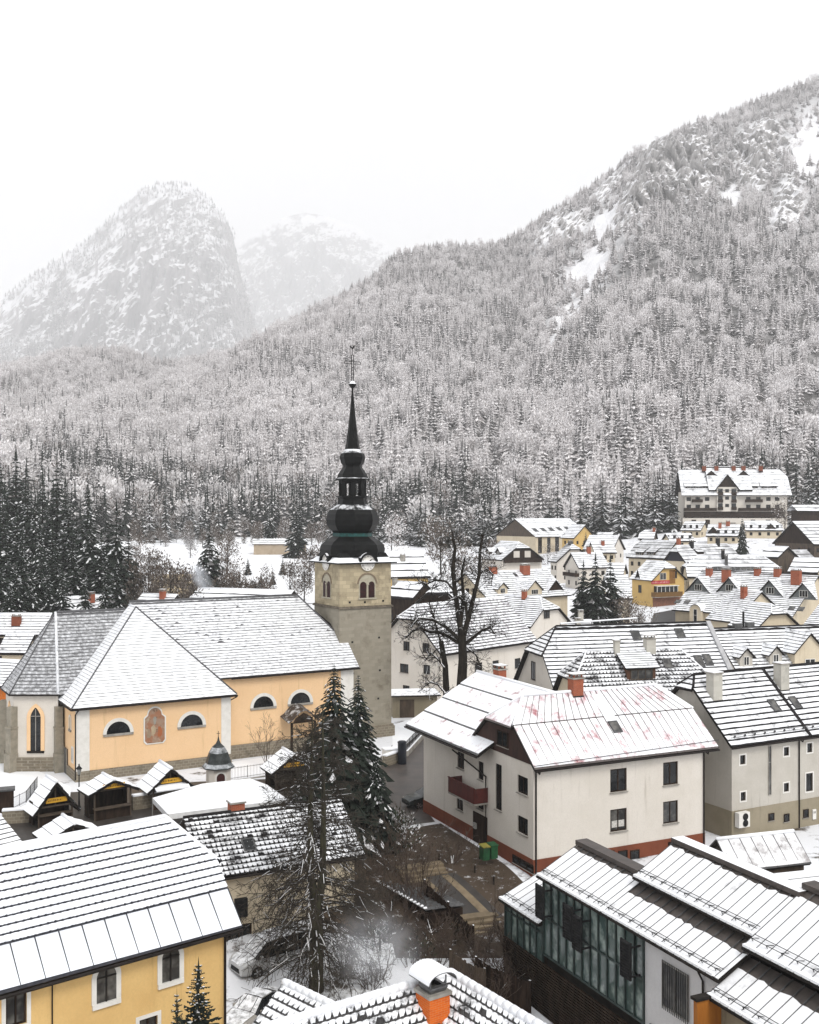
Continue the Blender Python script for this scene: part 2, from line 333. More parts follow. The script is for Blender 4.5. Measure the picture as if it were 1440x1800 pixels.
# house footprints: x, y, heading, length, width, eave height, ridge rise, floor z, hip share left and right, gable overhangs, eave overhang
FIT = {
    'white': [8.2, 71.459, 0.439, 14.312, 8.348, 6.481, 3.552, 1.0, 0.45, 0.45, [0.2, 0.9], 0.5],
    'whitewing': [0.979, 82.992, -1.135, 13.0, 10.125, 7.311, 3.036, 1.0, 0, 0, [0.5, 0.5], 1.2],
    'ochre': [-15.414, 41.58, 0.687, 9.495, 6.852, 9.273, 3.715, -3, 0, 0.5, [0.5, 0.5], 0.5],
    'cream_tile': [-10.718, 64.975, 0.462, 8.06, 7.034, 5.595, 2.303, -3, 0, 0, [0.5, 0.5], 0.5],
    'grey': [23.569, 79.031, 0.479, 14.0, 9.038, 7.274, 4.145, 0, 0.2, 0, [0.4, 0.4], 0.4],
    'slate_big': [15.22, 105.886, 0.254, 19.069, 14.128, 4.739, 7.239, 0.0, 0.35, 0, [0.5, 0.5], 0.6],
    'slate_ext': [38.825, 125.458, 0.278, 14.546, 11.991, 4.796, 5.008, 0.0, 0, 0, [0.5, 0.5], 0.6],
    'dormer_tile': [16.454, 97.739, 0.256, 15.133, 8.944, 5.614, 5.193, 0.0, 0.45, 1, [0.5, 0.5], 0.6],
    'white_long': [3.88, 136.126, 0.812, 19.251, 11.019, 6.612, 5.221, 0.0, 0.3, 0, [0.5, 0.5], 0.6],
    'tile_halfhip': [13.097, 179.508, -0.752, 8.655, 10.211, 6.009, 3.87, 0.0, 0, 0.45, [0.5, 0.5], 0.6],
    'small_tile': [23.609, 185.24, 0.216, 8.27, 3.4, 3.709, 1.414, 0.004, 0, 0, [0.5, 0.5], 0.6],
    'cream_dormer': [15.578, 212.156, 0.668, 22.241, 13.305, 6.328, 4.702, 0.731, 0, 0, [0.5, 0.5], 0.6],
    'balcony_house': [21.473, 320.452, -1.122, 11.742, 13.321, 6.328, 4.668, 4.308, 0, 0.35, [0.5, 0.5], 0.6],
    'hall': [46.729, 400.59, 0.589, 26.947, 23.165, 6.903, 6.336, 8.14, 0, 0, [0.5, 0.5], 0.6],
    'yellow_gable': [55.693, 394.212, -0.985, 6.384, 10.026, 6.403, 4.194, 8.673, 0, 0, [0.5, 0.5], 0.6],
    'grey_roof': [39.649, 303.533, -1.183, 3.478, 11.079, 6.428, 4.428, 4.161, 0, 0.3, [0.5, 0.5], 0.6],
    'gallery_house': [44.563, 283.121, 0.306, 8.179, 8.424, 6.18, 3.317, 3.615, 0, 0, [0.5, 0.5], 0.6],
    'yellow_shop': [51.736, 251.209, -1.149, 7.692, 8.888, 6.271, 3.682, 2.673, 0, 0.35, [0.5, 0.5], 0.6],
    'plain_dormers': [61.511, 303.319, -0.921, 12.569, 9.517, 6.489, 4.259, 5.308, 0.3, 0, [0.5, 0.5], 0.6],
    'dark_gable': [71.334, 279.4, 0.742, 26.222, 6.301, 6.649, 3.732, 4.814, 0.4, 0.5, [0.5, 0.5], 0.6],
    'white_hip': [64.015, 247.346, -0.12, 20.093, 10.415, 6.55, 4.284, 2.99, 0.6, 0.6, [0.5, 0.5], 0.6],
    'dormer_row': [54.233, 220.386, -0.775, 24.391, 22.92, 2.858, 7.235, 1.521, 0, 0, [0.5, 0.5], 0.6],
    'tile_mid': [54.377, 195.731, -1.089, 6.121, 12.297, 4.508, 4.713, 0.529, 0, 0, [0.5, 0.5], 0.6],
    'tile_halfhip_r': [49.665, 165.97, -1.119, 5.094, 7.929, 6.883, 2.976, 0.091, 0, 0.4, [0.5, 0.5], 0.6],
    'edge_tile': [54.432, 148.149, -0.79, 12.0, 10.05, 8.455, 2.583, 0.0, 0, 0, [0.5, 0.5], 0.6],
    'brown_chalet': [115.498, 308.568, 0.444, 11.722, 15.245, 6.394, 6.04, 8.746, 0, 0, [0.5, 0.5], 0.6],
    'behind_a': [122.918, 393.893, -0.203, 12.184, 8.569, 3.19, 3.023, 14.44, 0, 0.5, [0.5, 0.5], 0.6],
    'behind_b': [90.287, 373.683, 0.21, 8.654, 6.221, 3.179, 2.211, 11.094, 0, 0, [0.5, 0.5], 0.6],
    'behind_c': [77.083, 362.009, -0.396, 4.356, 6.906, 6.16, 2.456, 9.261, 0.5, 0, [0.5, 0.5], 0.6],
    'behind_d': [103.086, 409.065, -0.682, 7.279, 7.599, 3.183, 2.827, 14.273, 0, 0, [0.5, 0.5], 0.6],
    'behind_e': [105.101, 381.294, -0.448, 10.14, 8.98, 3.191, 3.5, 12.748, 0, 0, [0.5, 0.5], 0.6],
    'grey_ridge': [105.556, 301.916, 0.443, 9.605, 5.444, 3.182, 1.978, 7.941, 0, 0, [0.5, 0.5], 0.6],
    'white_right': [96.889, 275.176, -0.728, 6.753, 8.165, 3.184, 3.093, 5.946, 0, 0, [0.5, 0.5], 0.6],
    'shed_white': [92.795, 286.048, -1.16, 6.605, 6.215, 6.175, 2.372, 6.366, 0, 0, [0.5, 0.5], 0.6],
    'left_a': [-63.837, 196.854, 0.916, 13.338, 5.421, 6.022, 1.874, 0.226, 0, 0, [0.5, 0.5], 0.6],
    'left_b': [-63.079, 164.22, -0.014, 7.126, 6.802, 5.776, 2.435, 0.0, 0, 0, [0.5, 0.5], 0.6],
    'left_c': [-54.037, 143.26, -0.063, 2.924, 4.843, 5.765, 1.727, 0.0, 0, 0, [0.5, 0.5], 0.6],
    'left_d': [-51.9, 125.249, -0.336, 5.638, 6.24, 4.556, 2.009, 0.0, 0, 0, [0.5, 0.5], 0.6],
    'behind_nave': [-42.476, 206.566, -0.378, 19.977, 9.259, 6.132, 2.495, 0.547, 0, 0, [0.5, 0.5], 0.6],
    'behind_nave2': [-51.803, 204.764, -0.379, 7.002, 5.168, 5.959, 1.864, 0.487, 0, 0, [0.5, 0.5], 0.6],
    'tower_a': [-6.364, 258.229, 0.296, 11.37, 13.24, 6.431, 5.646, 2.252, 0, 0, [0.5, 0.5], 0.6],
    'tower_b': [-4.691, 221.276, -0.778, 7.405, 6.632, 6.066, 2.571, 1.032, 0, 0, [0.5, 0.5], 0.6],
    'tower_c': [1.874, 189.544, -1.874, 9.0, 11.799, 7.167, 5.065, 0.0, 0, 0.35, [0.5, 0.5], 0.6],
    'far_left_low': [-29.9, 61.065, 0.873, 8.0, 4.178, 3.621, 0.985, 0, 0, 0, [0.5, 0.5], 0.6],
    'v1': [54.388, 335.22, -0.57, 8.982, 9.336, 6.674, 3.811, 6.168, 0, 0, [0.5, 0.5], 0.6],
    'v2': [39.999, 214.94, 0.003, 3.823, 9.323, 6.273, 3.788, 1.004, 0, 0, [0.5, 0.5], 0.6],
    'v3': [56.328, 327.086, 0.125, 6.013, 7.184, 6.1, 2.709, 5.97, 0, 0, [0.5, 0.5], 0.6],
    'v4': [64.309, 370.567, -0.411, 4.409, 6.393, 6.071, 2.307, 8.472, 0, 0, [0.5, 0.5], 0.6],
    'v5': [48.843, 266.046, -0.371, 3.384, 5.899, 5.999, 2.128, 3.142, 0, 0, [0.5, 0.5], 0.6],
    'stall_b': [-25.682, 85.412, -0.956, 2.1, 3.102, 2.307, 0.723, 0, 0, 0, [0.3, 0.3], 0.5],
    'stall_a': [-29.37, 83.508, -0.944, 1.982, 2.785, 1.51, 1.835, 0, 0, 0, [0.3, 0.3], 0.4],
    'stall_c': [-21.959, 89.043, -1.035, 2.565, 2.993, 1.872, 1.336, 0, 0, 0, [0.3, 0.3], 0.5],
    'stall_e': [-12.596, 94.556, -1.109, 2.412, 3.346, 1.89, 1.199, 0, 0, 0, [0.3, 0.3], 0.4],
    'metal_shed': [20.252, 67.545, 0.312, 5.242, 2.834, 2.322, 1.284, -0.5, 0, 0, [0.3, 0.3], 0.3],
}
# ---------------------------------------------------------------- houses
class House:
    def __init__(s, key, name, label, cat, wall, roof=None, row=.45, wave=None, amp=.03, plinth=None, group=None, fit=None, lip=.17, bare=0, gable=None, top=0, sn=.03, ridge=0, apron=None, down=3.0, gutter=True, slabth=.14, gap=(.05, .14), cs=.8, jit=.06, metal=0):
        v = list(FIT[key])
        if fit:
            for k, q in fit.items(): v[k] = q
        x, y, th, L, Wd, he, r, zb, k0, k1, og, oe = v
        s.L, s.W, s.he, s.r, s.k0, s.k1, s.og, s.oe = L, Wd, he, r, k0, k1, og, oe
        s.s = r / (Wd / 2); s.name = name
        s.root = thing(name, label, cat, (x, y, zb), th, group)
        s.M = Matrix.Translation((x, y, zb)) @ Matrix.Rotation(th, 4, 'Z'); s.Mi = s.M.inverted()
        s.wall = wall; s.roofm = roof or (SNOW_T, TILE); s.down = down
        s.winq = []; s.plinth = plinth; s.gable = gable; s.row = row
        s.ropt = dict(row=row, wave=wave, amp=amp, lip=lip, bare=bare, top=top, sn=sn, cs=cs, jit=jit, gap=gap); s.metal = metal; s.ridge = ridge; s.gutter = gutter
        s.apron = apron; s.slabth = slabth; s.seed = rnd.randrange(10**6); s.cuts = []
    def ray(s, px, py):
        o = s.Mi @ Vector((0, 0, H)); d = (s.Mi.to_3x3() @ Vector(((px - 720) / F, 1, -(py - YH) / F))); return o, d
    def onface(s, f, px, py):
        o, d = s.ray(px, py); fo, u, n, ln = face_frame(s.L, s.W, f)
        t = (fo - o).dot(n) / d.dot(n); p = o + d * t; return (p - fo).dot(u), p.z
    def onroof(s, px, py, side='F'):
        o, d = s.ray(px, py)
        n = Vector((0, -s.s, 1)) if side == 'F' else Vector((0, s.s, 1)); c = Vector((0, 0, s.he)) if side == 'F' else Vector((0, s.W, s.he))
        t = (c - o).dot(n) / d.dot(n); return o + d * t
    def win(s, f, x0, y0, x1, y1, **k):
        u0, z1 = s.onface(f, x0, y0); u1, z0 = s.onface(f, x1, y1)
        if abs(u1 - u0) < .1: return
        s.winq.append((f, min(u0, u1), max(u0, u1), min(z0, z1), max(z0, z1), k))
    def winm(s, f, u, z, w, h, **k): s.winq.append((f, u - w / 2, u + w / 2, z, z + h, k))
    def grid(s, f, n, rows, w=1.0, h=1.3, z0=1.0, dz=2.7, **k):
        ln = face_frame(s.L, s.W, f)[3]
        for r in range(rows):
            for i in range(n): s.winm(f, ln * (i + .5) / n, z0 + dz * r, w, h, **k)
    def build(s):
        L, Wd, he, r = s.L, s.W, s.he, s.r; zlo = -s.down
        mb = MB(); ok = {}
        for f in 'FRLB':
            o, u, n, ln = face_frame(L, Wd, f)
            hs = []
            for w in s.winq:
                if w[0] == f and w[1] > .05 and w[2] < ln - .05 and w[4] < he - .03 and not w[5].get('proud') and not w[5].get('pw'): hs.append(w[1:5])
            good = []
            for h in hs:
                if all(h[1] < g[0] - .01 or h[0] > g[1] + .01 or h[3] < g[2] - .01 or h[2] > g[3] + .01 for g in good): good.append(h)
            ok[f] = good
            holed_wall(mb, o, u, n, ln, zlo, he, good)
        for f, k, x in (('L', s.k0, 0), ('R', s.k1, L)):
            yc = (1 - k) * Wd / 2; zc = he + (1 - k) * r
            gm = MB(); tgt = gm if s.gable else mb
            xx = x + ((-.05 if f == 'L' else .05) if s.gable else 0)
            q = [(xx, 0, he - (.0 if not s.gable else .25)), (xx, 0, he), (xx, yc, zc), (xx, Wd - yc, zc), (xx, Wd, he), (xx, Wd, he - (.0 if not s.gable else .25))] if s.gable else [(x, 0, he), (x, yc, zc), (x, Wd - yc, zc), (x, Wd, he)]
            if k < 1: tgt.poly(q)
            if gm.f: gm.build('gable_cladding', s.gable, s.root)
        mb.build('wall', s.wall, s.root)
        if s.plinth:
            h, m = s.plinth; pb = MB()
            pb.box(-.04, L + .04, -.04, Wd + .04, zlo, h, 0); pb.build('plinth', m, s.root)
        for f, a, b, c, d, k in s.winq:
            o, u, n, ln = face_frame(L, Wd, f); k = dict(k); k.pop('proud', None); pw = k.pop('pw', 0)
            holed = (a, b, c, d) in ok[f]
            window(s.root, o, u, n, a, b, c, d, back=.13 if holed else -.01 - pw, **k)
        s.roof()
        return s
    def xl(s, t): return -s.og[0] + max(0, t - (1 - s.k0)) * s.W / 2
    def xr(s, t): return s.L + s.og[1] - max(0, t - (1 - s.k1)) * s.W / 2
    def rp(s, x, t, side):
        y = t * s.W / 2; return Vector((x, y if side == 'F' else s.W - y, s.he + t * s.r))
    def roof(s):
        mb = MB(); te = -s.oe * 2 / s.W; bp = sorted({te, 1, 1 - s.k0, 1 - s.k1} | ({s.apron[0]} if s.apron else set()))
        for side in 'FB':
            o = dict(s.ropt)
            poly = []
            for a, b in zip(bp, bp[1:]):
                q = [s.rp(s.xl(a), a, side), s.rp(s.xr(a), a, side), s.rp(s.xr(b), b, side), s.rp(s.xl(b), b, side)]
                if side == 'B': o['wave'] = None; o['cs'] = 3
                o2 = dict(o); o2['top'] = o['top'] if b == 1 else 0
                if s.apron and b <= s.apron[0] + .001:
                    slope(mb, *q, row=9, mi=(4, 1), lip=.02, cs=50, sn=.02, seed=2); seams(mb, *q, step=s.apron[2], h=.07, w=.035); continue
                if s.metal and a > te + .01: o2.update(th=.012, lip=.002, jit=.001)
                slope(mb, *q, seed=s.seed + (side == 'B'), **o2)
                if s.metal: seams(mb, *q, step=s.metal, h=.075, w=.03)
            slab(mb, [s.rp(s.xl(te), te, side), s.rp(s.xr(te), te, side)] + [s.rp(s.xr(t), t, side) for t in bp[1:]] + [s.rp(s.xl(t), t, side) for t in bp[1:]][::-1], s.slabth)
        for k, end in ((s.k0, 0), (s.k1, 1)):
            if k > 0:
                xf = s.xl if end == 0 else s.xr; t = 1 - k
                a, b, c = s.rp(xf(t), t, 'B'), s.rp(xf(t), t, 'F'), s.rp(xf(1), 1, 'F')
                if end: a, b = b, a
                out = Vector(((-.18 if end == 0 else .18), 0, -.15))
                o = dict(s.ropt); slope(mb, a + out, b + out, c, c, seed=s.seed + 5, **{**o, 'top': 0}); slab(mb, [a + out, b + out, c])
                for e in (a, b): mb.tube([e + Vector((0, 0, .06)), c + Vector((0, 0, .08))], .09, 6, 3)
        a, b = s.rp(s.xl(1), 1, 'F'), s.rp(s.xr(1), 1, 'F'); up = Vector((0, 0, .07))
        mb.tube([a + up, b + up], .13, 6, 3, cap=True)
        s.roofo = mb.build('roof', [s.roofm[0], s.roofm[1], FASCIA, SNOW if not s.ridge else s.ridge] + ([s.apron[1]] if s.apron else []), s.root)
        if s.gutter:
            g = MB(); z = Vector((0, -.06, -.10)); g.tube([s.rp(s.xl(te), te, 'F') + z, s.rp(s.xr(te), te, 'F') + z], .07, 6, 0, cap=True); g.build('gutter', GUTTER, s.root)
    def pipe(s, x, side='F', top=None, zend=0):
        te = -s.oe * 2 / s.W; e = s.rp(x, te, side)
        sy = -.08 if side == 'F' else s.W + .08
        g = MB(); g.tube([e + Vector((0, -.06, -.14)), e + Vector((0, -.04, -.3)), Vector((x, sy, s.he - .55)), Vector((x, sy, zend))], .055, 6, 0); g.build('downpipe', GUTTER, s.root)
    def chimney(s, px, py, w=.7, d=.7, h=1.4, mat=None, side='F', pos=None, cap=True, name='chimney'):
        p = Vector(pos) if pos else s.onroof(px, py, side)
        mb = MB(); w2, d2 = w / 2, d / 2
        top = p.z + h
        mb.box(p.x - w2, p.x + w2, p.y - d2, p.y + d2, p.z - d2 * s.s - .3, top, 0)
        mb.box(p.x - w2 - .08, p.x + w2 + .08, p.y - d2 - .08, p.y + d2 + .08, top, top + .10, 1)
        mb.box(p.x - w2 - .03, p.x + w2 + .03, p.y - d2 - .03, p.y + d2 + .03, p.z - d2 * s.s - .25, p.z - d2 * s.s + .12, 3)
        if cap:
            for cx in (-1, 1):
                for cyy in (-1, 1): mb.box(p.x + cx * w2 * .75 - .05, p.x + cx * w2 * .75 + .05, p.y + cyy * d2 * .75 - .05, p.y + cyy * d2 * .75 + .05, top + .1, top + .32, 0)
            mb.box(p.x - w2 - .1, p.x + w2 + .1, p.y - d2 - .1, p.y + d2 + .1, top + .32, top + .39, 1, top=2)
        else: mb.box(p.x - w2 - .05, p.x + w2 + .05, p.y - d2 - .05, p.y + d2 + .05, top + .103, top + .15, 2)
        return mb.build(name, [mat or BRICK, CONC, SNOW, TILE], s.root)
    def skylight(s, px, py, w=.8, h=1.2, side='F', pane=GLASSC, pos=None):
        p = Vector(pos) if pos else s.onroof(px, py, side)
        u = Vector((1, 0, 0)); v = Vector((0, 1, s.s)).normalized(); n = Vector((0, -s.s, 1)).normalized()
        if side == 'B': v = Vector((0, -1, s.s)).normalized(); n = Vector((0, s.s, 1)).normalized()
        mb = MB(); o = p - u * w / 2 - v * h / 2 - n * .02; f = .09
        for a, b, c, d in ((0, f, 0, h), (w - f, w, 0, h), (f, w - f, 0, f), (f, w - f, h - f, h)): mb.obox(o + u * a + v * c, u * (b - a), v * (d - c), n * .17)
        w_ = mb.build('skylight', SEAM, s.root); pm = MB(); q = o + n * .15
        pm.poly([q + u * f + v * f, q + u * (w - f) + v * f, q + u * (w - f) + v * (h - f), q + u * f + v * (h - f)]); pm.build('pane', pane, w_)
    def dormer(s, px, py, w=1.8, hw=1.0, rise=.9, wall=None, win=(1.0, .9), oh=.3, kind='gable', pane=GLASS, frame=WHITEW, pos=None, dz=0, cheek=None, roofm=None, clad=None, row=None):
        """front bottom centre on the front slope"""
        p = Vector(pos) if pos else s.onroof(px, py); x, y0 = p.x, p.y; zb = p.z + dz; wall = wall or s.wall
        zt = zb + hw; za = zt + rise; rm = roofm or s.roofm
        ysl = lambda z: (z - s.he) / s.s
        mb = MB(); a, b = x - w / 2, x + w / 2
        if kind == 'gable':
            mb.poly([(a, y0, zb - .3), (b, y0, zb - .3), (b, y0, zt), (x, y0, za), (a, y0, zt)], 0)
            for q in (a, b): mb.poly([(q, y0, zb - .3), (q, y0, zt), (q, ysl(zt), zt)], 0)
            d = mb.build('dormer', [wall], s.root)
            rb = MB(); yb = ysl(za) + .05; sl = rise / (w / 2); ze = zt - oh * sl
            yl = ysl(ze) + .05
            for sg in (-1, 1):
                e0 = Vector((x + sg * (w / 2 + oh), y0 - oh, ze)); e1 = Vector((x + sg * (w / 2 + oh), yl, ze)); r1 = Vector((x, yb, za)); r0 = Vector((x, y0 - oh, za))
                q = [e0, e1, r1, r0] if sg > 0 else [e1, e0, r0, r1]
                slope(rb, *q, row=row or max(.3, s.row), mi=(0, 1), lip=.14, cs=1.5, seed=3, th=.04); slab(rb, [e0, e1, r1, r0], .10)
            rb.tube([(x, y0 - oh, za + .05), (x, yb, za + .05)], .08, 5, 0)
            rb.build('dormer_roof', [rm[0], rm[1], FASCIA], d)
        else:
            yb = ysl(zt + rise)
            mb.poly([(a, y0, zb - .3), (b, y0, zb - .3), (b, y0, zt), (a, y0, zt)], 0)
            for q in (a, b): mb.poly([(q, y0, zb - .3), (q, y0, zt), (q, yb, zt + rise)], 0)
            d = mb.build('dormer', [wall], s.root); rb = MB()
            q = [Vector((a - oh, y0 - oh, zt - oh * rise / max(.1, yb - y0))), Vector((b + oh, y0 - oh, zt - oh * rise / max(.1, yb - y0))), Vector((b + oh, yb + .1, zt + rise + .05)), Vector((a - oh, yb + .1, zt + rise + .05))]
            slope(rb, *q, row=row or max(.3, s.row), lip=.14, cs=1.0, seed=4, th=.04); slab(rb, q, .12)
            rb.build('dormer_roof', [rm[0], rm[1], FASCIA], d)
        if win:
            ww, wh = win; nn = 2 if ww > 1.6 else (1 if ww > .7 else 0)
            z0 = zb + (.08 if kind != 'gable' else .15)
            window(d, Vector((0, y0, 0)), Vector((1, 0, 0)), Vector((0, -1, 0)), x - ww / 2, x + ww / 2, z0, z0 + wh, back=-.02, frame=frame, pane=pane, mull=nn, sub=False)
        return d
    def balcony(s, f, u0, u1, z, depth=1.1, h=1.0, mat=WOODR, mi=None):
        o, u, n, ln = face_frame(s.L, s.W, f); mb = MB(); zz = Vector((0, 0, 1))
        mb.obox(o + u * u0 + zz * (z - .14), u * (u1 - u0), n * depth, zz * .12, 1)
        mb.obox(o + u * u0 + n * (depth - .05) + zz * z, u * (u1 - u0), n * .05, zz * h, 0)
        for q in (u0, u1 - .05): mb.obox(o + u * q + zz * z, u * .05, n * (depth - .052), zz * h, 0)
        mb.obox(o + u * (u0 - .04) + n * (depth - .08) + zz * (z + h), u * (u1 - u0 + .08), n * .11, zz * .06, 0)
        return mb.build('balcony', [mat, CONC], s.root)
# ---------------------------------------------------------------- ground and mountains
def interp(tab, x):
    if x <= tab[0][0]: return tab[0][1]
    for (a, b), (c, d) in zip(tab, tab[1:]):
        if x <= c: return b + (d - b) * (x - a) / (c - a)
    return tab[-1][1]
def fbm(x, y, z=0, o=5):
    return noise.fractal(Vector((x, y, z)), 1.0, 2.1, o)
GROUNDMAT, t_, b_ = newmat('snowy_ground'); b_.inputs['Roughness'].default_value = .85
_n = noisen(t_, posnode(t_), .35, 8, .72); _n2 = noisen(t_, posnode(t_), 2.5, 6, .7)
_c = mixc(t_, ramp(t_, _n2, .35, .7), (.08, .055, .035), (.035, .03, .018))
_c = mixc(t_, ramp(t_, _n, .34, .47), _c, (.72, .73, .76)); t_.links.new(_c, b_.inputs['Base Color']); bump(t_, b_, _n2, .5, .1)
gm = MB(); XS = [-420 + 12 * i for i in range(71)]; YS = [4 + 4 * i for i in range(30)] + [124 + 9 * i for i in range(52)]
vs = [(x * max(.25, y / 420.), y, gz(x * max(.25, y / 420.), y)) for y in YS for x in XS]
nx = len(XS); gm.mesh(vs, [(j * nx + i, j * nx + i + 1, (j + 1) * nx + i + 1, (j + 1) * nx + i) for j in range(len(YS) - 1) for i in range(nx - 1)], 0, True)
tag(gm.build('ground', GROUNDMAT), None, None, kind='structure')
def sheet(name, pts, mat, lift=.02, z=None, n=14):
    """a road or paved sheet draped on the ground: quad strip between two edges given in metres"""
    mb = MB(); a, b = pts; vs = []
    def along(l, t):
        k = t * (len(l) - 1); i = min(int(k), len(l) - 2); return Vector(l[i]).lerp(Vector(l[i + 1]), k - i)
    for i in range(n + 1):
        for j in range(5):
            p = along(a, i / n).lerp(along(b, i / n), j / 4); vs.append((p.x, p.y, (gz(p.x, p.y) if z is None else z) + lift))
    mb.mesh(vs, [(i * 5 + j, i * 5 + j + 1, i * 5 + j + 6, i * 5 + j + 5) for i in range(n) for j in range(4)], 0, True)
    return tag(mb.build(name, mat), None, None, kind='structure')
G2 = lambda px, py: tuple(PG(px, py)[:2])
ASPH = plain('wet_asphalt', (.075, .062, .055), .45, (.045, .04, .037), .8, spec=.4)
PAVE = plain('dark_square_paving', (.050, .042, .036), .5, (.03, .026, .023), .7, spec=.4)
sheet('road', ([G2(642, 1462), G2(655, 1410), G2(655, 1345), G2(690, 1310), G2(720, 1270)], [G2(765, 1445), G2(745, 1418), G2(746, 1340), G2(748, 1300), G2(752, 1255)]), ASPH)
sheet('square', ([G2(-60, 1400), G2(150, 1392), G2(330, 1375), G2(520, 1368)], [G2(-90, 1640), G2(120, 1600), G2(380, 1500), G2(540, 1430)]), PAVE)
sheet('yard_road', ([G2(1150, 1078), G2(1140, 1104)], [G2(1205, 1068), G2(1225, 1098)]), plain('dark_asphalt', (.06, .06, .062), .6))
CREST = [(-400, 660), (-150, 655), (0, 655), (100, 632), (200, 618), (300, 640), (400, 632), (440, 608), (480, 588), (540, 555), (600, 524), (640, 500), (700, 446), (760, 434), (880, 426), (915, 412), (945, 392), (1000, 360), (1100, 284), (1180, 240), (1250, 215), (1330, 180), (1440, 140), (1560, 95), (1900, 40)]
CDIST = [(-400, 1300), (0, 1500), (250, 1560), (400, 1260), (480, 1320), (700, 1750), (900, 1920), (940, 1850), (1150, 2050), (1440, 2280), (1900, 2500)]
FDIST = [(-400, 300), (0, 420), (120, 470), (240, 500), (300, 530), (500, 520), (650, 500), (760, 480), (900, 468), (1150, 455), (1200, 475), (1440, 490), (1900, 470)]
def bumpf(px, t, cx, ct, rx, rt):
    d = ((px - cx) / rx) ** 2 + ((t - ct) / rt) ** 2; return math.exp(-d * 1.6)
CRAGS = [(975, .88, 48, .12, 22), (1150, .84, 60, .20, 40), (1215, .80, 62, .22, 40), (1120, .70, 42, .12, 26), (1335, .80, 62, .14, 30), (1385, .58, 45, .11, 24), (1075, .90, 55, .09, 20), (1010, .82, 40, .08, 18)]
SCREE = [(1066, .73, 50, .10), (1034, .63, 62, .11), (1000, .52, 48, .09), (1425, .76, 60, .17), (1285, .68, 24, .06), (1330, .70, 20, .05), (975, .46, 20, .04)]
def hill_pt(px, t):
    d0, d1 = interp(FDIST, px), interp(CDIST, px); a = (px - 720) / F
    D = d0 + (d1 - d0) * t; z0 = gz(a * d0, d0); z1 = H + (YH - interp(CREST, px)) / F * d1
    if t <= 1: z = z0 + (z1 - z0) * t ** 1.32
    else: z = z1 - (t - 1) * (d1 - d0) * .8
    sh = 0
    x = a * D; k = min(1, t * 6) * (1 - .75 * ss(t, .8, 1))
    z += k * (26 * fbm(x * .0045, D * .0030, 1.3) + 8 * fbm(x * .018, D * .012, 4.2))
    for cx, ct, rx, rt, hh in CRAGS:
        b = bumpf(px, t, cx, ct, rx, rt)
        if b > .03:
            q = abs(noise.fractal(Vector((x * .022, z * .014, 7.7)), .8, 2.2, 6)); q2 = fbm(x * .06, z * .045, 2.2, 6); q3 = abs(noise.fractal(Vector((x * .05 + 3, z * .022, 1.1)), .7, 2.3, 5)); q4 = fbm(x * .16, z * .12, 8.8, 5); sh += b * (hh * (1.7 - 2.3 * q - 1.2 * q3 + 1.0 * q2) + 8 * q4); z += b * hh * .35
    return Vector((x - a * sh, D - sh, z))
def craggy(px, t): return max([bumpf(px, t, c[0], c[1], c[2], c[3]) for c in CRAGS])
def scree(px, t): return max([bumpf(px, t, *c) for c in SCREE])
ROCKM, t_, b_ = newmat('snowy_rock'); b_.inputs['Roughness'].default_value = .9
def rockmat(t_, b_, rock1, rock2, sc, nlo, nhi):
    g = t_.nodes.new('ShaderNodeNewGeometry'); sp = t_.nodes.new('ShaderNodeSeparateXYZ'); t_.links.new(g.outputs['Normal'], sp.inputs[0])
    ns = noisen(t_, posnode(t_), sc, 9, .7); ad = t_.nodes.new('ShaderNodeMath'); ad.operation = 'MULTIPLY_ADD'
    t_.links.new(ns, ad.inputs[0]); ad.inputs[1].default_value = .75; t_.links.new(sp.outputs[2], ad.inputs[2])
    rk = mixc(t_, ramp(t_, noisen(t_, posnode(t_, 1, 1, .35), sc * 2.2, 8, .75), .35, .65), rock1, rock2)
    t_.links.new(mixc(t_, ramp(t_, ad.outputs[0], nlo, nhi), rk, (.84, .84, .86)), b_.inputs['Base Color'])
    bump(t_, b_, noisen(t_, posnode(t_), sc * 4, 8, .75), .8, 2.0)
rockmat(t_, b_, (.56, .54, .525), (.36, .345, .335), .045, .50, .72)
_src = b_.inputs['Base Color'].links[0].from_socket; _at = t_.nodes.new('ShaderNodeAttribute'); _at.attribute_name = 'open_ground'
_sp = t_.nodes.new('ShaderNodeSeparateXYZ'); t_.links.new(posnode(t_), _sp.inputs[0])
_fl = mixc(t_, ramp(t_, noisen(t_, posnode(t_), .09, 6), .45, .75), mixc(t_, ramp(t_, _sp.outputs[2], 120, 520), (.07, .065, .062), (.16, .155, .15)), (.36, .35, .35)); t_.links.new(mixc(t_, _at.outputs['Fac'], _fl, _src), b_.inputs['Base Color'])  # forest floor litter and thin snow, toned darker as shade between the trees
hm = MB(); NPX, NT = 560, 300; PXS = [-260 + (1900 + 200) * i / NPX for i in range(NPX + 1)]; TS = [1.0 * j / (NT - 6) for j in range(NT - 5)] + [1.04, 1.1, 1.2, 1.35, 1.6]
vs = [hill_pt(px, t) for t in TS for px in PXS]; n1 = NPX + 1
hm.mesh(vs, [(j * n1 + i, j * n1 + i + 1, (j + 1) * n1 + i + 1, (j + 1) * n1 + i) for j in range(len(TS) - 1) for i in range(NPX)], 0, False)
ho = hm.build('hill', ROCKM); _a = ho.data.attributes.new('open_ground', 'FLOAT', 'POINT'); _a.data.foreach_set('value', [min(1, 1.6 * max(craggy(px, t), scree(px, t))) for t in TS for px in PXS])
tag(ho, None, None, kind='structure')
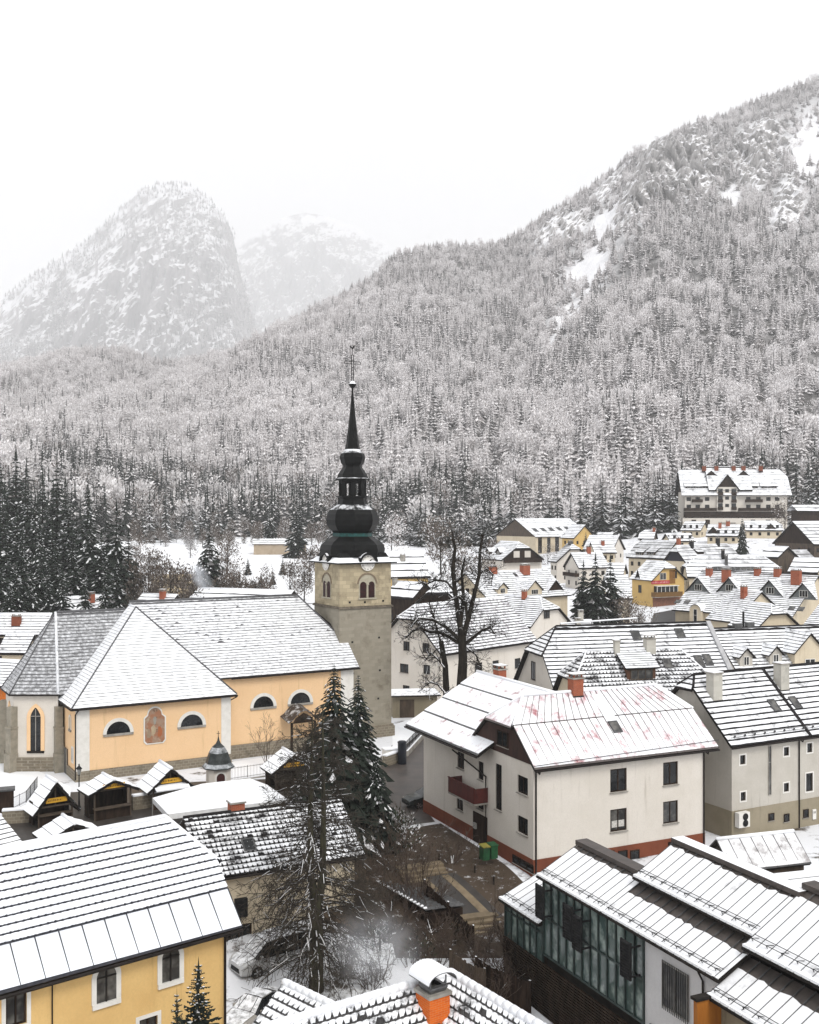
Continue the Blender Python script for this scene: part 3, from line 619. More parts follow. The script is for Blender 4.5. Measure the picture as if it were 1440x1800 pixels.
# two peaks behind the hill
def peak(name, sil, d0, d1, zlow, mat, amp, npx=220, nt=130, seed=0, back=900):
    mb = MB(); lo, hi = sil[0][0], sil[-1][0]
    pxs = [lo + (hi - lo) * i / npx for i in range(npx + 1)]; ts = [j / nt for j in range(nt + 1)] + [1.06, 1.2, 1.6]
    vs = []
    for t in ts:
        for px in pxs:
            a = (px - 720) / F; D = d0 + (d1 - d0) * t; z1 = H + (YH - interp(sil, px)) / F * d1
            z = zlow + (z1 - zlow) * t ** 1.05 if t <= 1 else z1 - (t - 1) * back
            x = a * D; k = math.sin(min(1, t) * math.pi * .96 + .1) if t <= 1 else 0
            q = abs(noise.fractal(Vector((x * .0019, z * .0010, seed + 2)), .9, 2.1, 7)); q2 = fbm(x * .0067, z * .0036, seed + 5)
            D2 = D + k * amp * (1.2 * q - .5 + .45 * q2) * -1
            vs.append(Vector((a * D2, D2, z + k * amp * .15 * q2)))
    n = npx + 1
    mb.mesh(vs, [(j * n + i, j * n + i + 1, (j + 1) * n + i + 1, (j + 1) * n + i) for j in range(len(ts) - 1) for i in range(npx)], 0, False)
    tag(mb.build(name, mat), None, None, kind='structure'); return vs, n, len(ts)
PEAKM, t_, b_ = newmat('far_snowy_rock'); b_.inputs['Roughness'].default_value = .9; rockmat(t_, b_, (.27, .25, .25), (.12, .11, .11), .005, .72, 1.05)
SILC = [(-500, 800), (-200, 640), (-60, 575), (0, 530), (60, 482), (110, 450), (150, 424), (190, 388), (215, 365), (240, 342), (262, 328), (285, 321), (310, 320), (335, 327), (355, 341), (372, 354), (388, 372), (400, 390), (408, 408), (413, 430), (418, 462), (428, 500), (440, 545), (455, 590), (475, 640), (520, 700)]
pv, pn, pt = peak('mountain', SILC, 5100, 8000, 100, PEAKM, 460, seed=1, back=3000)
SILD = [(300, 520), (380, 460), (420, 428), (450, 410), (480, 392), (505, 380), (535, 373), (565, 377), (590, 386), (620, 396), (645, 410), (680, 432), (740, 470), (900, 560)]
peak('mountain', SILD, 10400, 13500, 1000, PEAKM, 680, seed=9, back=5200)
# ---------------------------------------------------------------- trees
NEEDLE = plain('spruce_needles', (.024, .031, .024), .9, (.012, .016, .013), 1.5, spec=.1)
NEEDLE2 = plain('spruce_needles_frosted', (.16, .155, .155), .9, (.07, .07, .07), 1.2, spec=.1); NEEDLE3 = plain('spruce_needles_rime', (.66, .635, .635), .9, (.46, .435, .435), .25, spec=.1)
FROST = snowmat('frost', c=(.90, .875, .875)); FROST2 = plain('frosted_twigs', (.66, .63, .625), .9, (.42, .39, .385), .4, spec=.1)
BARK = plain('bark', (.016, .013, .011), .95, (.032, .027, .02), 6, stretch=.3, spec=.08); TWIG = plain('bare_twigs', (.085, .060, .045), .9, (.05, .035, .028), 3)
BARKM = plain('mossy_bark', (.055, .052, .030), .95, (.022, .02, .015), 5, stretch=.25, bmp=.5)
def conifer_mb(h, r, whorls, nb, seed, snow, nb_sub=1, base=.08, mid=0.0, droop=.45, wf=1.0, sk=1.0):
    """drooping branch sprays round a stem; material 0 needles, 1 snow, 2 frosted"""
    rr = random.Random(seed); mb = MB()
    for w in range(whorls):
        t = (w + rr.uniform(-.3, .3)) / whorls; t = min(.985, max(0, t)); z = h * (base + (1 - base) * t)
        rad = r * (1 - t) ** .85 * rr.uniform(.78, 1.12) + .06 * r * (1 - t) + .05
        n = max(4, int(nb * (1 - .5 * t)))
        a0 = rr.uniform(0, 6.28)
        for b in range(n):
            a = a0 + 6.283 * b / n + rr.uniform(-.3, .3); rl = rad * rr.uniform(.5, 1.2)
            ca, sa = math.cos(a), math.sin(a); dr = rl * droop * rr.uniform(.7, 1.3); wd = max(.10, rl * rr.uniform(.20, .34)) * (1 if nb_sub == 1 else .95) * wf
            for q in range(nb_sub):
                s0 = q / nb_sub * .8; s1 = min(1, s0 + 1.25 / nb_sub); da = rr.uniform(-.25, .25) if q else 0
                cb, sb = math.cos(a + da), math.sin(a + da)
                def pt(s, side, up=0):
                    rr_ = rl * s; return (ca * rl * s0 + cb * (rr_ - rl * s0) - sb * side, sa * rl * s0 + sb * (rr_ - rl * s0) + cb * side, z + rl * .08 * s - dr * s * s + up)
                hw = wd * (1 - .35 * s0) ; sm = lerp(s0, s1, .55)
                m = 2 if rr.random() < mid else 0
                j = rr.uniform(-.12, .12) * rl
                mb.poly([pt(s0, 0, .02 * h * .1), pt(sm, hw, -hw * .6), pt(s1, j * .3, 0), pt(sm, 0, hw * .15)], m)
                mb.poly([pt(s0, 0, .02 * h * .1), pt(sm, 0, hw * .15), pt(s1, j * .3, 0), pt(sm, -hw, -hw * .6)], m)
                if rr.random() < snow:
                    k = rr.uniform(.5, .95) * sk; e = .03 + .02 * rl
                    mb.poly([pt(lerp(s0, s1, .12), 0, e), pt(sm, hw * k, -hw * .6 * k + e), pt(lerp(s0, s1, .98), j * .3, e * .8), pt(sm, 0, hw * .15 + e)], 1)
                    mb.poly([pt(lerp(s0, s1, .12), 0, e), pt(sm, 0, hw * .15 + e), pt(lerp(s0, s1, .98), j * .3, e * .8), pt(sm, -hw * k, -hw * .6 * k + e)], 1)
    mb.poly([(0, -.05 * r, h * .9), (.05 * r, .03 * r, h * .9), (0, 0, h * 1.02)], 0); mb.poly([(0, .05 * r, h * .9), (-.05 * r, -.03 * r, h * .9), (0, 0, h * 1.02)], 0)
    return mb
def leafy_mb(h, r, n, seed, frost, base=.25, size=.16):
    """crown of many twig tufts in an uneven volume; 0 twigs, 1 frost, 2 frosted twigs"""
    rr = random.Random(seed); mb = MB()
    lobes = [(rr.uniform(-.5, .5) * r, rr.uniform(-.5, .5) * r, h * rr.uniform(base + .15, .85), rr.uniform(.45, .75) * r) for _ in range(7)]
    for i in range(n):
        l = rr.choice(lobes); d = Vector((rr.gauss(0, 1), rr.gauss(0, 1), rr.gauss(0, 1))).normalized() * l[3] * rr.uniform(.5, 1.0)
        p = Vector((l[0], l[1], l[2])) + Vector((d.x, d.y, d.z * 1.15))
        ax = (Vector((d.x, d.y, abs(d.z) + .5 * l[3])).normalized() + Vector((rr.uniform(-.5, .5), rr.uniform(-.5, .5), rr.uniform(-.2, .4)))).normalized()
        sd = ax.cross(Vector((rr.uniform(-1, 1), rr.uniform(-1, 1), rr.uniform(-1, 1)))).normalized(); L = size * h * rr.uniform(.5, 1); wv = L * rr.uniform(.10, .3)
        q = rr.random(); m = 1 if q < frost else (2 if q < frost + (1 - frost) * .5 else 0)
        mb.poly([p, p + ax * L * .5 + sd * wv, p + ax * L, p + ax * L * .5 - sd * wv], m)
    return mb
TREEMATS = [NEEDLE, FROST, NEEDLE2]; LEAFMATS = [TWIG, FROST, FROST2]
def proto_mesh(mb, name, mats):
    me = bpy.data.meshes.new(name); me.from_pydata(mb.v, [], mb.f)
    for m in mats: me.materials.append(m)
    me.polygons.foreach_set('material_index', mb.m); me.update(); return me
def stem_mesh(h, r):
    mb = MB(); mb.tube([(0, 0, -1), (0, 0, h * .5), (0, 0, h * .97)], [r, r * .6, r * .06], 5, 0); return proto_mesh(mb, 'trunk', [BARK])
FORV = []
def cored(mb, h, r, m, seed):              # inner cone added behind the sprays; its duller colour stands in for gap shade
    rr = random.Random(seed); prof = []; k = 9
    for i in range(k): t = i / k; prof += [(r * (1 - t) ** .9 * rr.uniform(.62, .74), h * (.09 + .91 * t)), (r * (1 - t - .6 / k) ** .9 * .40 if t + .6 / k < 1 else .05, h * (.09 + .91 * (t + .85 / k)))]
    prof.append((.02, h)); mb.lathe(prof, 7, m, (0, 0), rr.uniform(0, 1), False); return mb
for i in range(3): FORV.append(proto_mesh(cored(conifer_mb(18, 4.3 + .5 * i, 12, 9, 10 + i, .42, mid=.25), 18, 1.8, 0, i), 'fv', TREEMATS))          # 0-2 dark
for i in range(3): FORV.append(proto_mesh(cored(conifer_mb(16.5, 4.6 + .5 * i, 10, 9, 20 + i, .78, mid=.6), 16.5, 2.6, 0, i), 'fv', [NEEDLE2, FROST, NEEDLE3]))          # 3-5 half
for i in range(3): FORV.append(proto_mesh(cored(conifer_mb(15.5, 4.8 + .5 * i, 10, 9, 30 + i, .95, mid=.7), 15.5, 2.8, 0, i), 'fv', [NEEDLE3, FROST, FROST2]))          # 6-8 frosted
for i in range(3): FORV.append(proto_mesh(leafy_mb(15, 5.4, 460, 40 + i, .60, size=.11), 'fv', [FROST2, FROST, FROST2]))                              # 9-11 frosted broadleaf
for i in range(2): FORV.append(proto_mesh(leafy_mb(14, 4.6, 420, 50 + i, .08, size=.09), 'fv', LEAFMATS))                              # 12-13 bare brown
protos = [bpy.data.objects.new('tree_kind', me) for me in FORV]
pos, idx, scl, rot = [], [], [], []
fr = random.Random(3)
def add_tree(p, k, s):
    pos.append(p); idx.append(k); scl.append(s); rot.append(fr.uniform(0, 6.28))
for _ in range(29000):
    px = fr.uniform(-240, 1640); d0, d1 = interp(FDIST, px), interp(CDIST, px)
    D = math.sqrt(d0 * d0 + (d1 * d1 - d0 * d0) * fr.random() * 1.03); t = (D - d0) / (d1 - d0)
    c = craggy(px, t); sc = scree(px, t)
    if fr.random() < c * 1.5 or fr.random() < sc * 1.12: continue
    p = hill_pt(px, t); fz = p.z + 40 * fbm(p.x * .006, p.y * .006, 9)
    if t < .015: continue
    nb2 = fbm(p.x * .014, p.y * .014, 6.1); q = fr.random(); u = min(1.15, max(0, ss(fz, 8, 52) + .30 * nb2 + .25 * ss(t, .5, .9))); nb = fbm(p.x * .011, p.y * .011, 2.2)
    leaf = fr.random() < (.18 + .45 * nb) * (1.4 if px < 600 else .8)
    if leaf: k = 9 + fr.randrange(3) if fr.random() < .30 + .7 * u else 12 + fr.randrange(2)
    else:
        a = u * .95 + fr.uniform(-.55, .28); k = (0 if a < .22 else 3 if a < .60 else 6) + fr.randrange(3)
    add_tree(p + Vector((0, 0, -.5)), k, fr.uniform(.7, 1.45) * (1 - .2 * ss(t, .6, 1)))
for _ in range(24000):                       # trees on the rocky peak
    j = fr.randrange(pt - 3); i = fr.randrange(pn); p = pv[j * pn + i]; nb = fbm(p.x * .0018, p.z * .0018, 5.5)
    if nb < -.02 and j < pt - 12: continue
    add_tree(p + Vector((fr.uniform(-22, 22), fr.uniform(-22, 22), -2)), fr.choice((0, 3, 4, 5, 6, 7) if j > pt * .45 else (0, 1, 2, 3, 4)), fr.uniform(1.1, 2.3))
def scatter(name, pts, ids, scs, rts, protos):
    me = bpy.data.meshes.new(name); me.from_pydata([tuple(p) for p in pts], [], [])
    for nm, ty, dat in (('kind', 'INT', ids), ('sc', 'FLOAT', scs), ('rz', 'FLOAT', rts)):
        a = me.attributes.new(nm, ty, 'POINT'); a.data.foreach_set('value', dat)
    o = bpy.data.objects.new(name, me); COL.objects.link(o)
    g = bpy.data.node_groups.new(name, 'GeometryNodeTree'); g.interface.new_socket('Geometry', in_out='INPUT', socket_type='NodeSocketGeometry'); g.interface.new_socket('Geometry', in_out='OUTPUT', socket_type='NodeSocketGeometry')
    N = g.nodes.new; gi, go = N('NodeGroupInput'), N('NodeGroupOutput'); ip = N('GeometryNodeInstanceOnPoints'); g2i = N('GeometryNodeGeometryToInstance')
    for ob in protos[::-1]:
        oi = N('GeometryNodeObjectInfo'); oi.inputs['Object'].default_value = ob; g.links.new(oi.outputs['Geometry'], g2i.inputs[0])
    def attr(n, ty):
        a = N('GeometryNodeInputNamedAttribute'); a.data_type = ty; a.inputs['Name'].default_value = n; return a.outputs['Attribute']
    ip.inputs['Pick Instance'].default_value = True
    g.links.new(gi.outputs[0], ip.inputs['Points']); g.links.new(g2i.outputs[0], ip.inputs['Instance']); g.links.new(attr('kind', 'INT'), ip.inputs['Instance Index'])
    g.links.new(attr('sc', 'FLOAT'), ip.inputs['Scale']); cx = N('ShaderNodeCombineXYZ'); g.links.new(attr('rz', 'FLOAT'), cx.inputs[2]); g.links.new(cx.outputs[0], ip.inputs['Rotation'])
    g.links.new(ip.outputs[0], go.inputs[0]); m = o.modifiers.new('scatter', 'NODES'); m.node_group = g; return o
print('forest trees', len(pos))
tag(scatter('forest', pos, idx, scl, rot, protos), 'dense snow dusted forest covering the mountain slopes', 'forest', kind='stuff')
# ---------------------------------------------------------------- the church
def pixplane(M, o, n, px, py):
    Mi = M.inverted(); c = Mi @ Vector((0, 0, H)); d = Mi.to_3x3() @ Vector(((px - 720) / F, 1, -(py - YH) / F))
    o = Vector(o); n = Vector(n); return c + d * ((o - c).dot(n) / d.dot(n))
def arc(c, u, r, a0, a1, n, zs=1.0):
    return [c + u * (r * math.cos(a0 + (a1 - a0) * i / n)) + Vector((0, 0, r * zs * math.sin(a0 + (a1 - a0) * i / n))) for i in range(n + 1)]
def text_mesh(s, size):
    cu = bpy.data.curves.new('t', 'FONT'); cu.body = s; cu.size = size; cu.align_x = 'CENTER'; cu.align_y = 'CENTER'; cu.resolution_u = 2
    o = bpy.data.objects.new('t', cu); me = bpy.data.meshes.new_from_object(o)
    vs = [v.co.copy() for v in me.vertices]; fs = [tuple(p.vertices) for p in me.polygons]
    bpy.data.objects.remove(o); bpy.data.curves.remove(cu); bpy.data.meshes.remove(me); return vs, fs
def text_on(mb, s, size, c, u, n, mi=0, rot=0, lift=.02):
    vs, fs = text_mesh(s, size); z = Vector((0, 0, 1)); u2 = u * math.cos(rot) + z * math.sin(rot); v2 = z * math.cos(rot) - u * math.sin(rot)
    mb.mesh([c + u2 * v.x + v2 * v.y + n * lift for v in vs], fs, mi)
ch = thing('church', 'yellow church with grey hipped roofs and a long nave beside the stone tower', 'church', (-29.6, 96, 0), R(30))
CM = Matrix.Translation((-29.6, 96, 0)) @ Matrix.Rotation(R(30), 4, 'Z')
X, Yv, Z = Vector((1, 0, 0)), Vector((0, 1, 0)), Vector((0, 0, 1))
wb = MB()
wb.box(0, 14.4, 0, 9, -.5, 7.1); wb.box(7, 28.3, 1.5, 16.5, -.5, 8.4); wb.poly([(28.3, 1.5, 8.4), (28.3, 9, 14.7), (28.3, 16.5, 8.4)])
wb.box(0, 7, 5, 13, -.5, 7.2)
ap = [(-.5, 5.0), (-4.1, 7.0), (-4.1, 11.0), (-.5, 13.0)]
for (a, b) in zip(ap, ap[1:]): wb.poly([(*a, -.5), (*b, -.5), (*b, 7.3), (*a, 7.3)], 1)
wb.build('wall', [W_CHURCH, W_WHITE], ch)
pl = MB()                                  # rubble plinth, stepped
pl.box(-.12, 14.52, -.12, .3, -.5, .9); pl.box(-.12, .2, .3, 4.8, -.5, .9); pl.box(14.53, 28.45, 1.35, 1.6, -.5, 1.35); pl.box(28.2, 28.45, 1.6, 3.5, -.5, 1.35)
for (a, b) in zip(ap, ap[1:]):
    a, b = Vector((*a, 0)), Vector((*b, 0)); d = (b - a).normalized(); n = Vector((d.y, -d.x, 0)); n = n if n.dot(Vector((-2, 9, 0)) - a) < 0 else -n
    pl.prism([a + n * .22, b + n * .22, b - n * .1, a - n * .1], (0, 0, 1.3))
pl.build('plinth', RUBBLE, ch)
# white corner strips
for (x0, x1, y0, y1, z1) in ((-.05, 1.15, -.05, .1, 6.9), (13.5, 14.45, -.05, .1, 6.9), (14.4, 14.46, .1, 1.45, 6.9), (26.9, 28.35, 1.45, 1.6, 8.2), (28.25, 28.35, 1.6, 3.4, 8.2)): pb = MB(); pb.box(x0, x1, y0, y1, .9, z1); pb.build('corner_strip', WHITEW, ch)
rf = MB(); e = 6.6; ry = 9; rz_ = 14.7
slope(rf, (-.5, -.5, e), (14.9, -.5, e), (7.2, 6.6, rz_), (7.2, 6.6, rz_), row=.34, lip=.10, th=.025, sn=.012, cs=.28, jit=.05, seed=1, mi=(4, 1))
slope(rf, (-.5, 9, e), (-.5, -.5, e), (7.2, 6.6, rz_), (7.2, 9, rz_), row=.34, lip=.08, th=.02, sn=.012, cs=.4, jit=.04, seed=2, mi=(4, 1))
slope(rf, (14.9, -.5, e), (14.9, 9, e), (7.2, 9, rz_), (7.2, 6.6, rz_), row=.34, lip=.10, th=.02, sn=.012, cs=2, seed=3)
zn = lambda y: 8 + .875 * (y - 1)
slope(rf, (7.2, 1, 8), (28.8, 1, 8), (28.8, 4.4, zn(4.4)), (7.2, 4.4, zn(4.4)), row=.36, lip=.16, th=.03, sn=.012, cs=.28, jit=.07, seed=4)
slope(rf, (7.2, 4.4, zn(4.4)), (28.1, 4.4, zn(4.4)), (25.4, 9, 15), (7.2, 9, 15), row=.36, lip=.17, th=.03, sn=.012, cs=.28, jit=.08, seed=5, bare=.04, top=.75)
slope(rf, (28.1, 4.4, zn(4.4)), (28.1, 13.6, zn(4.4)), (25.4, 9, 15), (25.4, 9, 15), row=.36, lip=.3, cs=2, seed=6)
slope(rf, (28.8, 17, 8), (7.2, 17, 8), (7.2, 9, 15), (25.4, 9, 15), row=.6, cs=4, seed=7)
ea = 7.1; A, B_, C_, D_ = (-.6, 4.6, ea), (-4.5, 6.8, ea), (-4.5, 11.2, ea), (-.6, 13.4, ea); top = (.1, 9, 14.3)
slope(rf, A, (7.2, 4.6, ea), (7.2, 9, 14.3), top, row=.34, lip=.22, th=.03, sn=.012, cs=.28, jit=.08, seed=8, mi=(2, 1), top=.8)
slope(rf, B_, A, top, top, row=.34, lip=.24, th=.03, sn=.012, cs=.28, jit=.08, seed=9, mi=(2, 1)); slope(rf, C_, B_, top, top, row=.34, lip=.14, th=.03, sn=.012, cs=.3, seed=10, mi=(2, 1)); slope(rf, D_, C_, top, top, row=.5, cs=3, seed=11)
slope(rf, (7.2, 13.4, ea), D_, top, (7.2, 9, 14.3), row=.5, cs=3, seed=12)
for q in ([(-.5, -.5, e), (14.9, -.5, e), (7.2, 6.6, rz_)], [(-.5, 9, e), (-.5, -.5, e), (7.2, 6.6, rz_), (7.2, 9, rz_)], [(14.9, -.5, e), (14.9, 9, e), (7.2, 9, rz_), (7.2, 6.6, rz_)], [(7.2, 1, 8), (28.8, 1, 8), (28.8, 4.4, zn(4.4)), (25.4, 9, 15), (7.2, 9, 15)], [A, (7.2, 4.6, ea), (7.2, 9, 14.3), top], [B_, A, top], [C_, B_, top], [(28.8, 17, 8), (7.2, 17, 8), (7.2, 9, 15), (25.4, 9, 15)]): slab(rf, q, .16, 3)
up = Vector((0, 0, .08))
for a, b, r_, m in (((-.5, -.5, e), (7.2, 6.6, rz_), .07, 1), ((14.9, -.5, e), (7.2, 6.6, rz_), .07, 1), ((7.2, 6.6, rz_), (7.2, 9, rz_), .09, 0), ((7.2, 9, 15), (25.4, 9, 15), .13, 1), (top, (7.2, 9, 14.3), .12, 1), (A, top, .13, 0), (B_, top, .07, 1), (C_, top, .07, 1), ((28.1, 4.4, zn(4.4)), (25.4, 9, 15), .08, 1)):
    rf.tube([Vector(a) + up, Vector(b) + up], r_, 6, m, cap=True)
rf.build('roof', [SNOW_CH, SLATE, snowmat('thin_snow_slate', .42, (.17, .17, .175), 3.0, sharp=.2, c=(.72, .73, .75)), FASCIA, snowmat('snow_transept_slate', .93, (.3, .3, .305), 2.2, sharp=.16, c=(.85, .86, .88))], ch)
g = MB()
for a, b in (((-.55, -.56, e - .1), (14.95, -.56, e - .1)), ((-.56, 4, e - .1), (-.56, -.5, e - .1)), ((14.9, .94, 7.9), (28.85, .94, 7.9)), (A, B_), (B_, C_)): g.tube([a, b], .09, 6, 0, cap=True)
g.build('gutter', GUTTER, ch)
for pts in ([(.05, -.5, 6.4), (-.1, -.1, 6.0), (-.1, -.1, .2)], [(14.9, -.5, 6.4), (14.6, .0, 6.1), (14.55, 1.3, 5.6), (14.55, 1.32, .2)]):
    g = MB(); g.tube(pts, .06, 6); g.build('downpipe', GUTTER, ch)
BUT = plain('grey_dressed_stone', (.30, .27, .215), .9, (.22, .20, .16), 2)
for q in (ap[0], ap[1], ap[2]):
    c = Vector((-.4, 9, 0)); d = (Vector((*q, 0)) - c).normalized(); s = Vector((-d.y, d.x, 0)); p = Vector((*q, 0)); bt = MB()
    for w_, o_, z1 in ((.42, .75, 1.7), (.36, .60, 4.0), (.33, .5, 6.0)): bt.prism([p + s * w_ - d * .2, p + s * w_ + d * o_, p - s * w_ + d * o_, p - s * w_ - d * .2], (0, 0, z1))
    for z1 in (4.0,): bt.prism([p + s * .42 - d * .2 + Z * z1, p + s * .42 + d * .66 + Z * z1, p - s * .42 + d * .66 + Z * z1, p - s * .42 - d * .2 + Z * z1], (0, 0, .14))
    bt.build('buttress', BUT, ch)
def arched(parent, o, u, n, c, w, z0, zspring, pane=GLASS, ring=.22, frame=WHITEW, name='window', kind='round', bars=0, depth=.07, sill=CONC, barm=FASCIA, sub=True):
    """arched opening: raised surround, dark glazing, sill. c centre along u, w clear width"""
    b = o + u * c; r = w / 2; z = Vector((0, 0, 1))
    if kind == 'point': top = [b + u * (r * (1 - i / 6) ** .8) + z * (zspring + r * 1.7 * (i / 6) ** .75) for i in range(7)] + [b - u * (r * (i / 6) ** .8) + z * (zspring + r * 1.7 * (1 - i / 6) ** .75) for i in range(1, 7)]
    else: top = arc(b + z * zspring, u, r, 0, math.pi, 14)
    inner = [b + u * r + z * z0] + top + [b - u * r + z * z0] if zspring > z0 + .01 else top
    k = (r + ring) / r; bc = b + z * zspring
    outer = [p + ((p - bc).normalized() * ring if (p - bc).dot(z) > .01 or True else 0) for p in inner]
    if zspring > z0 + .01: outer[0] = b + u * (r + ring) + z * (z0); outer[-1] = b - u * (r + ring) + z * (z0)
    mb = MB(); m = len(inner)
    for i in range(m - 1):
        mb.poly([inner[i] + n * depth, outer[i] + n * depth, outer[i + 1] + n * depth, inner[i + 1] + n * depth], 0)
        mb.poly([outer[i], outer[i + 1], outer[i + 1] + n * depth, outer[i] + n * depth], 0); mb.poly([inner[i] - n * .02, inner[i + 1] - n * .02, inner[i + 1] + n * depth, inner[i] + n * depth], 0)
    if sill: mb.obox(b - u * (r + ring * .9) + z * (z0 - .2) - n * .02, u * (w + ring * 1.8), n * (depth + .07), z * .2, 1)
    for i in range(bars):
        x = -r + w * (i + 1) / (bars + 1); hh = zspring + math.sqrt(max(0, r * r - x * x)) * (1.5 if kind == 'point' else 1)
        mb.obox(b + u * (x - .03) + z * z0 + n * .005, u * .06, n * .05, z * (hh - z0 - .03), 2)
    if bars: mb.obox(b - u * r + z * (zspring - .03) + n * .005, u * w, n * .045, z * .06, 2)
    q = MB(); q.poly([p + n * .012 for p in inner], 0)
    if not sub: mb.mesh(q.v, q.f, 3); return mb.build(name, [frame, sill or CONC, barm, pane], parent)
    w_ = mb.build(name, [frame, sill or CONC, barm], parent); q.build('pane', pane, w_); return w_
FO, FN = Vector((0, 0, 0)), Vector((0, -1, 0))
for cx, cyy in ((208, 1289), (337, 1276)):
    p = pixplane(CM, (0, 0, 0), (0, -1, 0), cx, cyy); arched(ch, FO, X, FN, p.x, 2.15, p.z, p.z, ring=.32)
for cx, cyy in ((463, 1243), (528, 1236)):
    p = pixplane(CM, (0, 1.5, 0), (0, -1, 0), cx, cyy); arched(ch, Vector((0, 1.5, 0)), X, FN, p.x, 2.15, p.z, p.z, ring=.32)
LO, LU, LN = Vector((0, 9, 0)), Vector((0, -1, 0)), Vector((-1, 0, 0))
arched(ch, LO, LU, LN, 9 - 2.3, .62, 4.3, 5.2, pane=plain('niche', (.55, .42, .26), .9), ring=.12)
p0, p1 = Vector((*ap[0], 0)), Vector((*ap[1], 0)); au = (p0 - p1).normalized(); an = Vector((au.y, -au.x, 0))
arched(ch, p1, au, an, 2.05, .95, 1.9, 5.1, ring=.34, frame=W_CHURCH, kind='point', bars=1, barm=CONC, sill=FASCIA)
p2 = Vector((*ap[2], 0)); au = (p1 - p2).normalized(); an = Vector((au.y, -au.x, 0)); arched(ch, p2, au, an, 2.0, .95, 1.9, 5.1, ring=.34, frame=W_CHURCH, kind='point', bars=1, barm=CONC, sill=FASCIA)
d_ = MB(); d_.box(-.14, 0, 3.3, 4.2, 0, 2.3, 0); d_.box(-.16, -.12, 3.2, 3.3, 0, 2.4, 1); d_.box(-.16, -.12, 4.2, 4.3, 0, 2.4, 1); d_.build('door', [plain('grey_door', (.10, .095, .085), .7), CONC], ch)
window(ch, LO, LU, LN, 9 - 1.7, 9 - 1.1, 1.5, 2.8, back=-.01, frame=WHITEW, surround=.1)
# painted niche: an arched panel in faded earth colours, generic shapes only
MUR, t_, b_ = newmat('faded_mural'); b_.inputs['Roughness'].default_value = .9
_a = mixc(t_, ramp(t_, noisen(t_, posnode(t_), 1.1, 5), .42, .6), (.30, .20, .14), (.31, .14, .075)); _a = mixc(t_, ramp(t_, noisen(t_, posnode(t_), 2.1, 6), .52, .66), _a, (.38, .30, .21)); _a = mixc(t_, ramp(t_, noisen(t_, posnode(t_, 1, 1, 1.4), 3.3, 4), .58, .68), _a, (.14, .085, .05)); t_.links.new(_a, b_.inputs['Base Color'])
pc = pixplane(CM, (0, 0, 0), (0, -1, 0), 272, 1277); wz = .93; zt = pc.z + 1.05; zb = pc.z - 1.5
out = [(-wz + .22, zb), (wz - .22, zb), (wz, zb + .25), (wz, zt - .25), (wz - .3, zt)] + [(.63 * math.cos(a), zt + .05 + .63 * math.sin(a)) for a in [math.pi * i / 10 for i in range(11)]] + [(-wz + .3, zt), (-wz, zt - .25), (-wz, zb + .25)]
mu = MB(); q = [Vector((pc.x + a, -.05, b)) for a, b in out]; cc = Vector((pc.x, 0, pc.z - .1)); mu.poly(q, 0)
oq = [Vector((cc.x + (p.x - cc.x) * 1.12, -.07, cc.z + (p.z - cc.z) * 1.07)) for p in q]
for i in range(len(q)): j = (i + 1) % len(q); mu.poly([q[i] - Vector((0, .02, 0)), oq[i], oq[j], q[j] - Vector((0, .02, 0))], 1); mu.poly([oq[i], oq[j], oq[j] + Vector((0, .08, 0)), oq[i] + Vector((0, .08, 0))], 1)
fig = [(0, .55, .14, .45, .30, .28, .24), (-.15, -.35, .22, .5, .42, .33, .22), (.45, -.5, .2, .6, .36, .12, .05), (-.55, -.6, .18, .5, .30, .22, .15)]
for i, (fx, fz, rx, rz2, *c) in enumerate(fig): mu.poly([Vector((pc.x + fx + rx * math.cos(t) * (1 + .25 * math.sin(3 * t + i)), -.055 - .002 * i, pc.z + fz + rz2 * math.sin(t) * (1 + .2 * math.cos(2 * t)))) for t in [6.283 * k / 14 for k in range(14)]], 2 + i)
mu.build('mural', [MUR, WHITEW] + [plain('mural_tone_' + str(i), tuple(f[4:]), .9) for i, f in enumerate(fig)], ch)
ym = MB(); pcy = pixplane(CM, (0, 0, 0), (0, -1, 0), 272, 1249); text_on(ym, '1737', .42, Vector((pcy.x, 0, pcy.z)), X * 1.5, FN); ym.build('year_inscription', plain('ochre_paint', (.26, .13, .03), .9), ch)
# porch with a curved shingled roof by the nave door
po = MB(); pp = pixplane(CM, (0, .6, 0), (0, -1, 0), 527, 1278); px0 = pp.x
pts = [(-1.7, 0), (-1.35, .18), (-.95, .6), (-.5, 1.0), (0, 1.12), (.5, 1.0), (.95, .6), (1.35, .18), (1.7, 0)]
for (a, b), (c, d) in zip(pts, pts[1:]): po.prism([(px0 + a, -.6, 3.3 + b), (px0 + c, -.6, 3.3 + d), (px0 + c, 1.5, 3.3 + d + .35), (px0 + a, 1.5, 3.3 + b + .35)], (0, 0, .08), 0)
for sx in (-1.25, 1.25): po.box(px0 + sx - .1, px0 + sx + .1, -.4, -.2, 0, 3.3, 1)
po.poly([(px0 - 1.2, -.35, 3.2), (px0 + 1.2, -.35, 3.2), (px0 + .9, -.35, 3.7), (px0, -.35, 4.2), (px0 - .9, -.35, 3.7)], 1)
po.build('porch', [snowmat('shingle_thin_snow', .35, (.055, .04, .03), 2, c=(.5, .5, .5)), WOODD], ch)
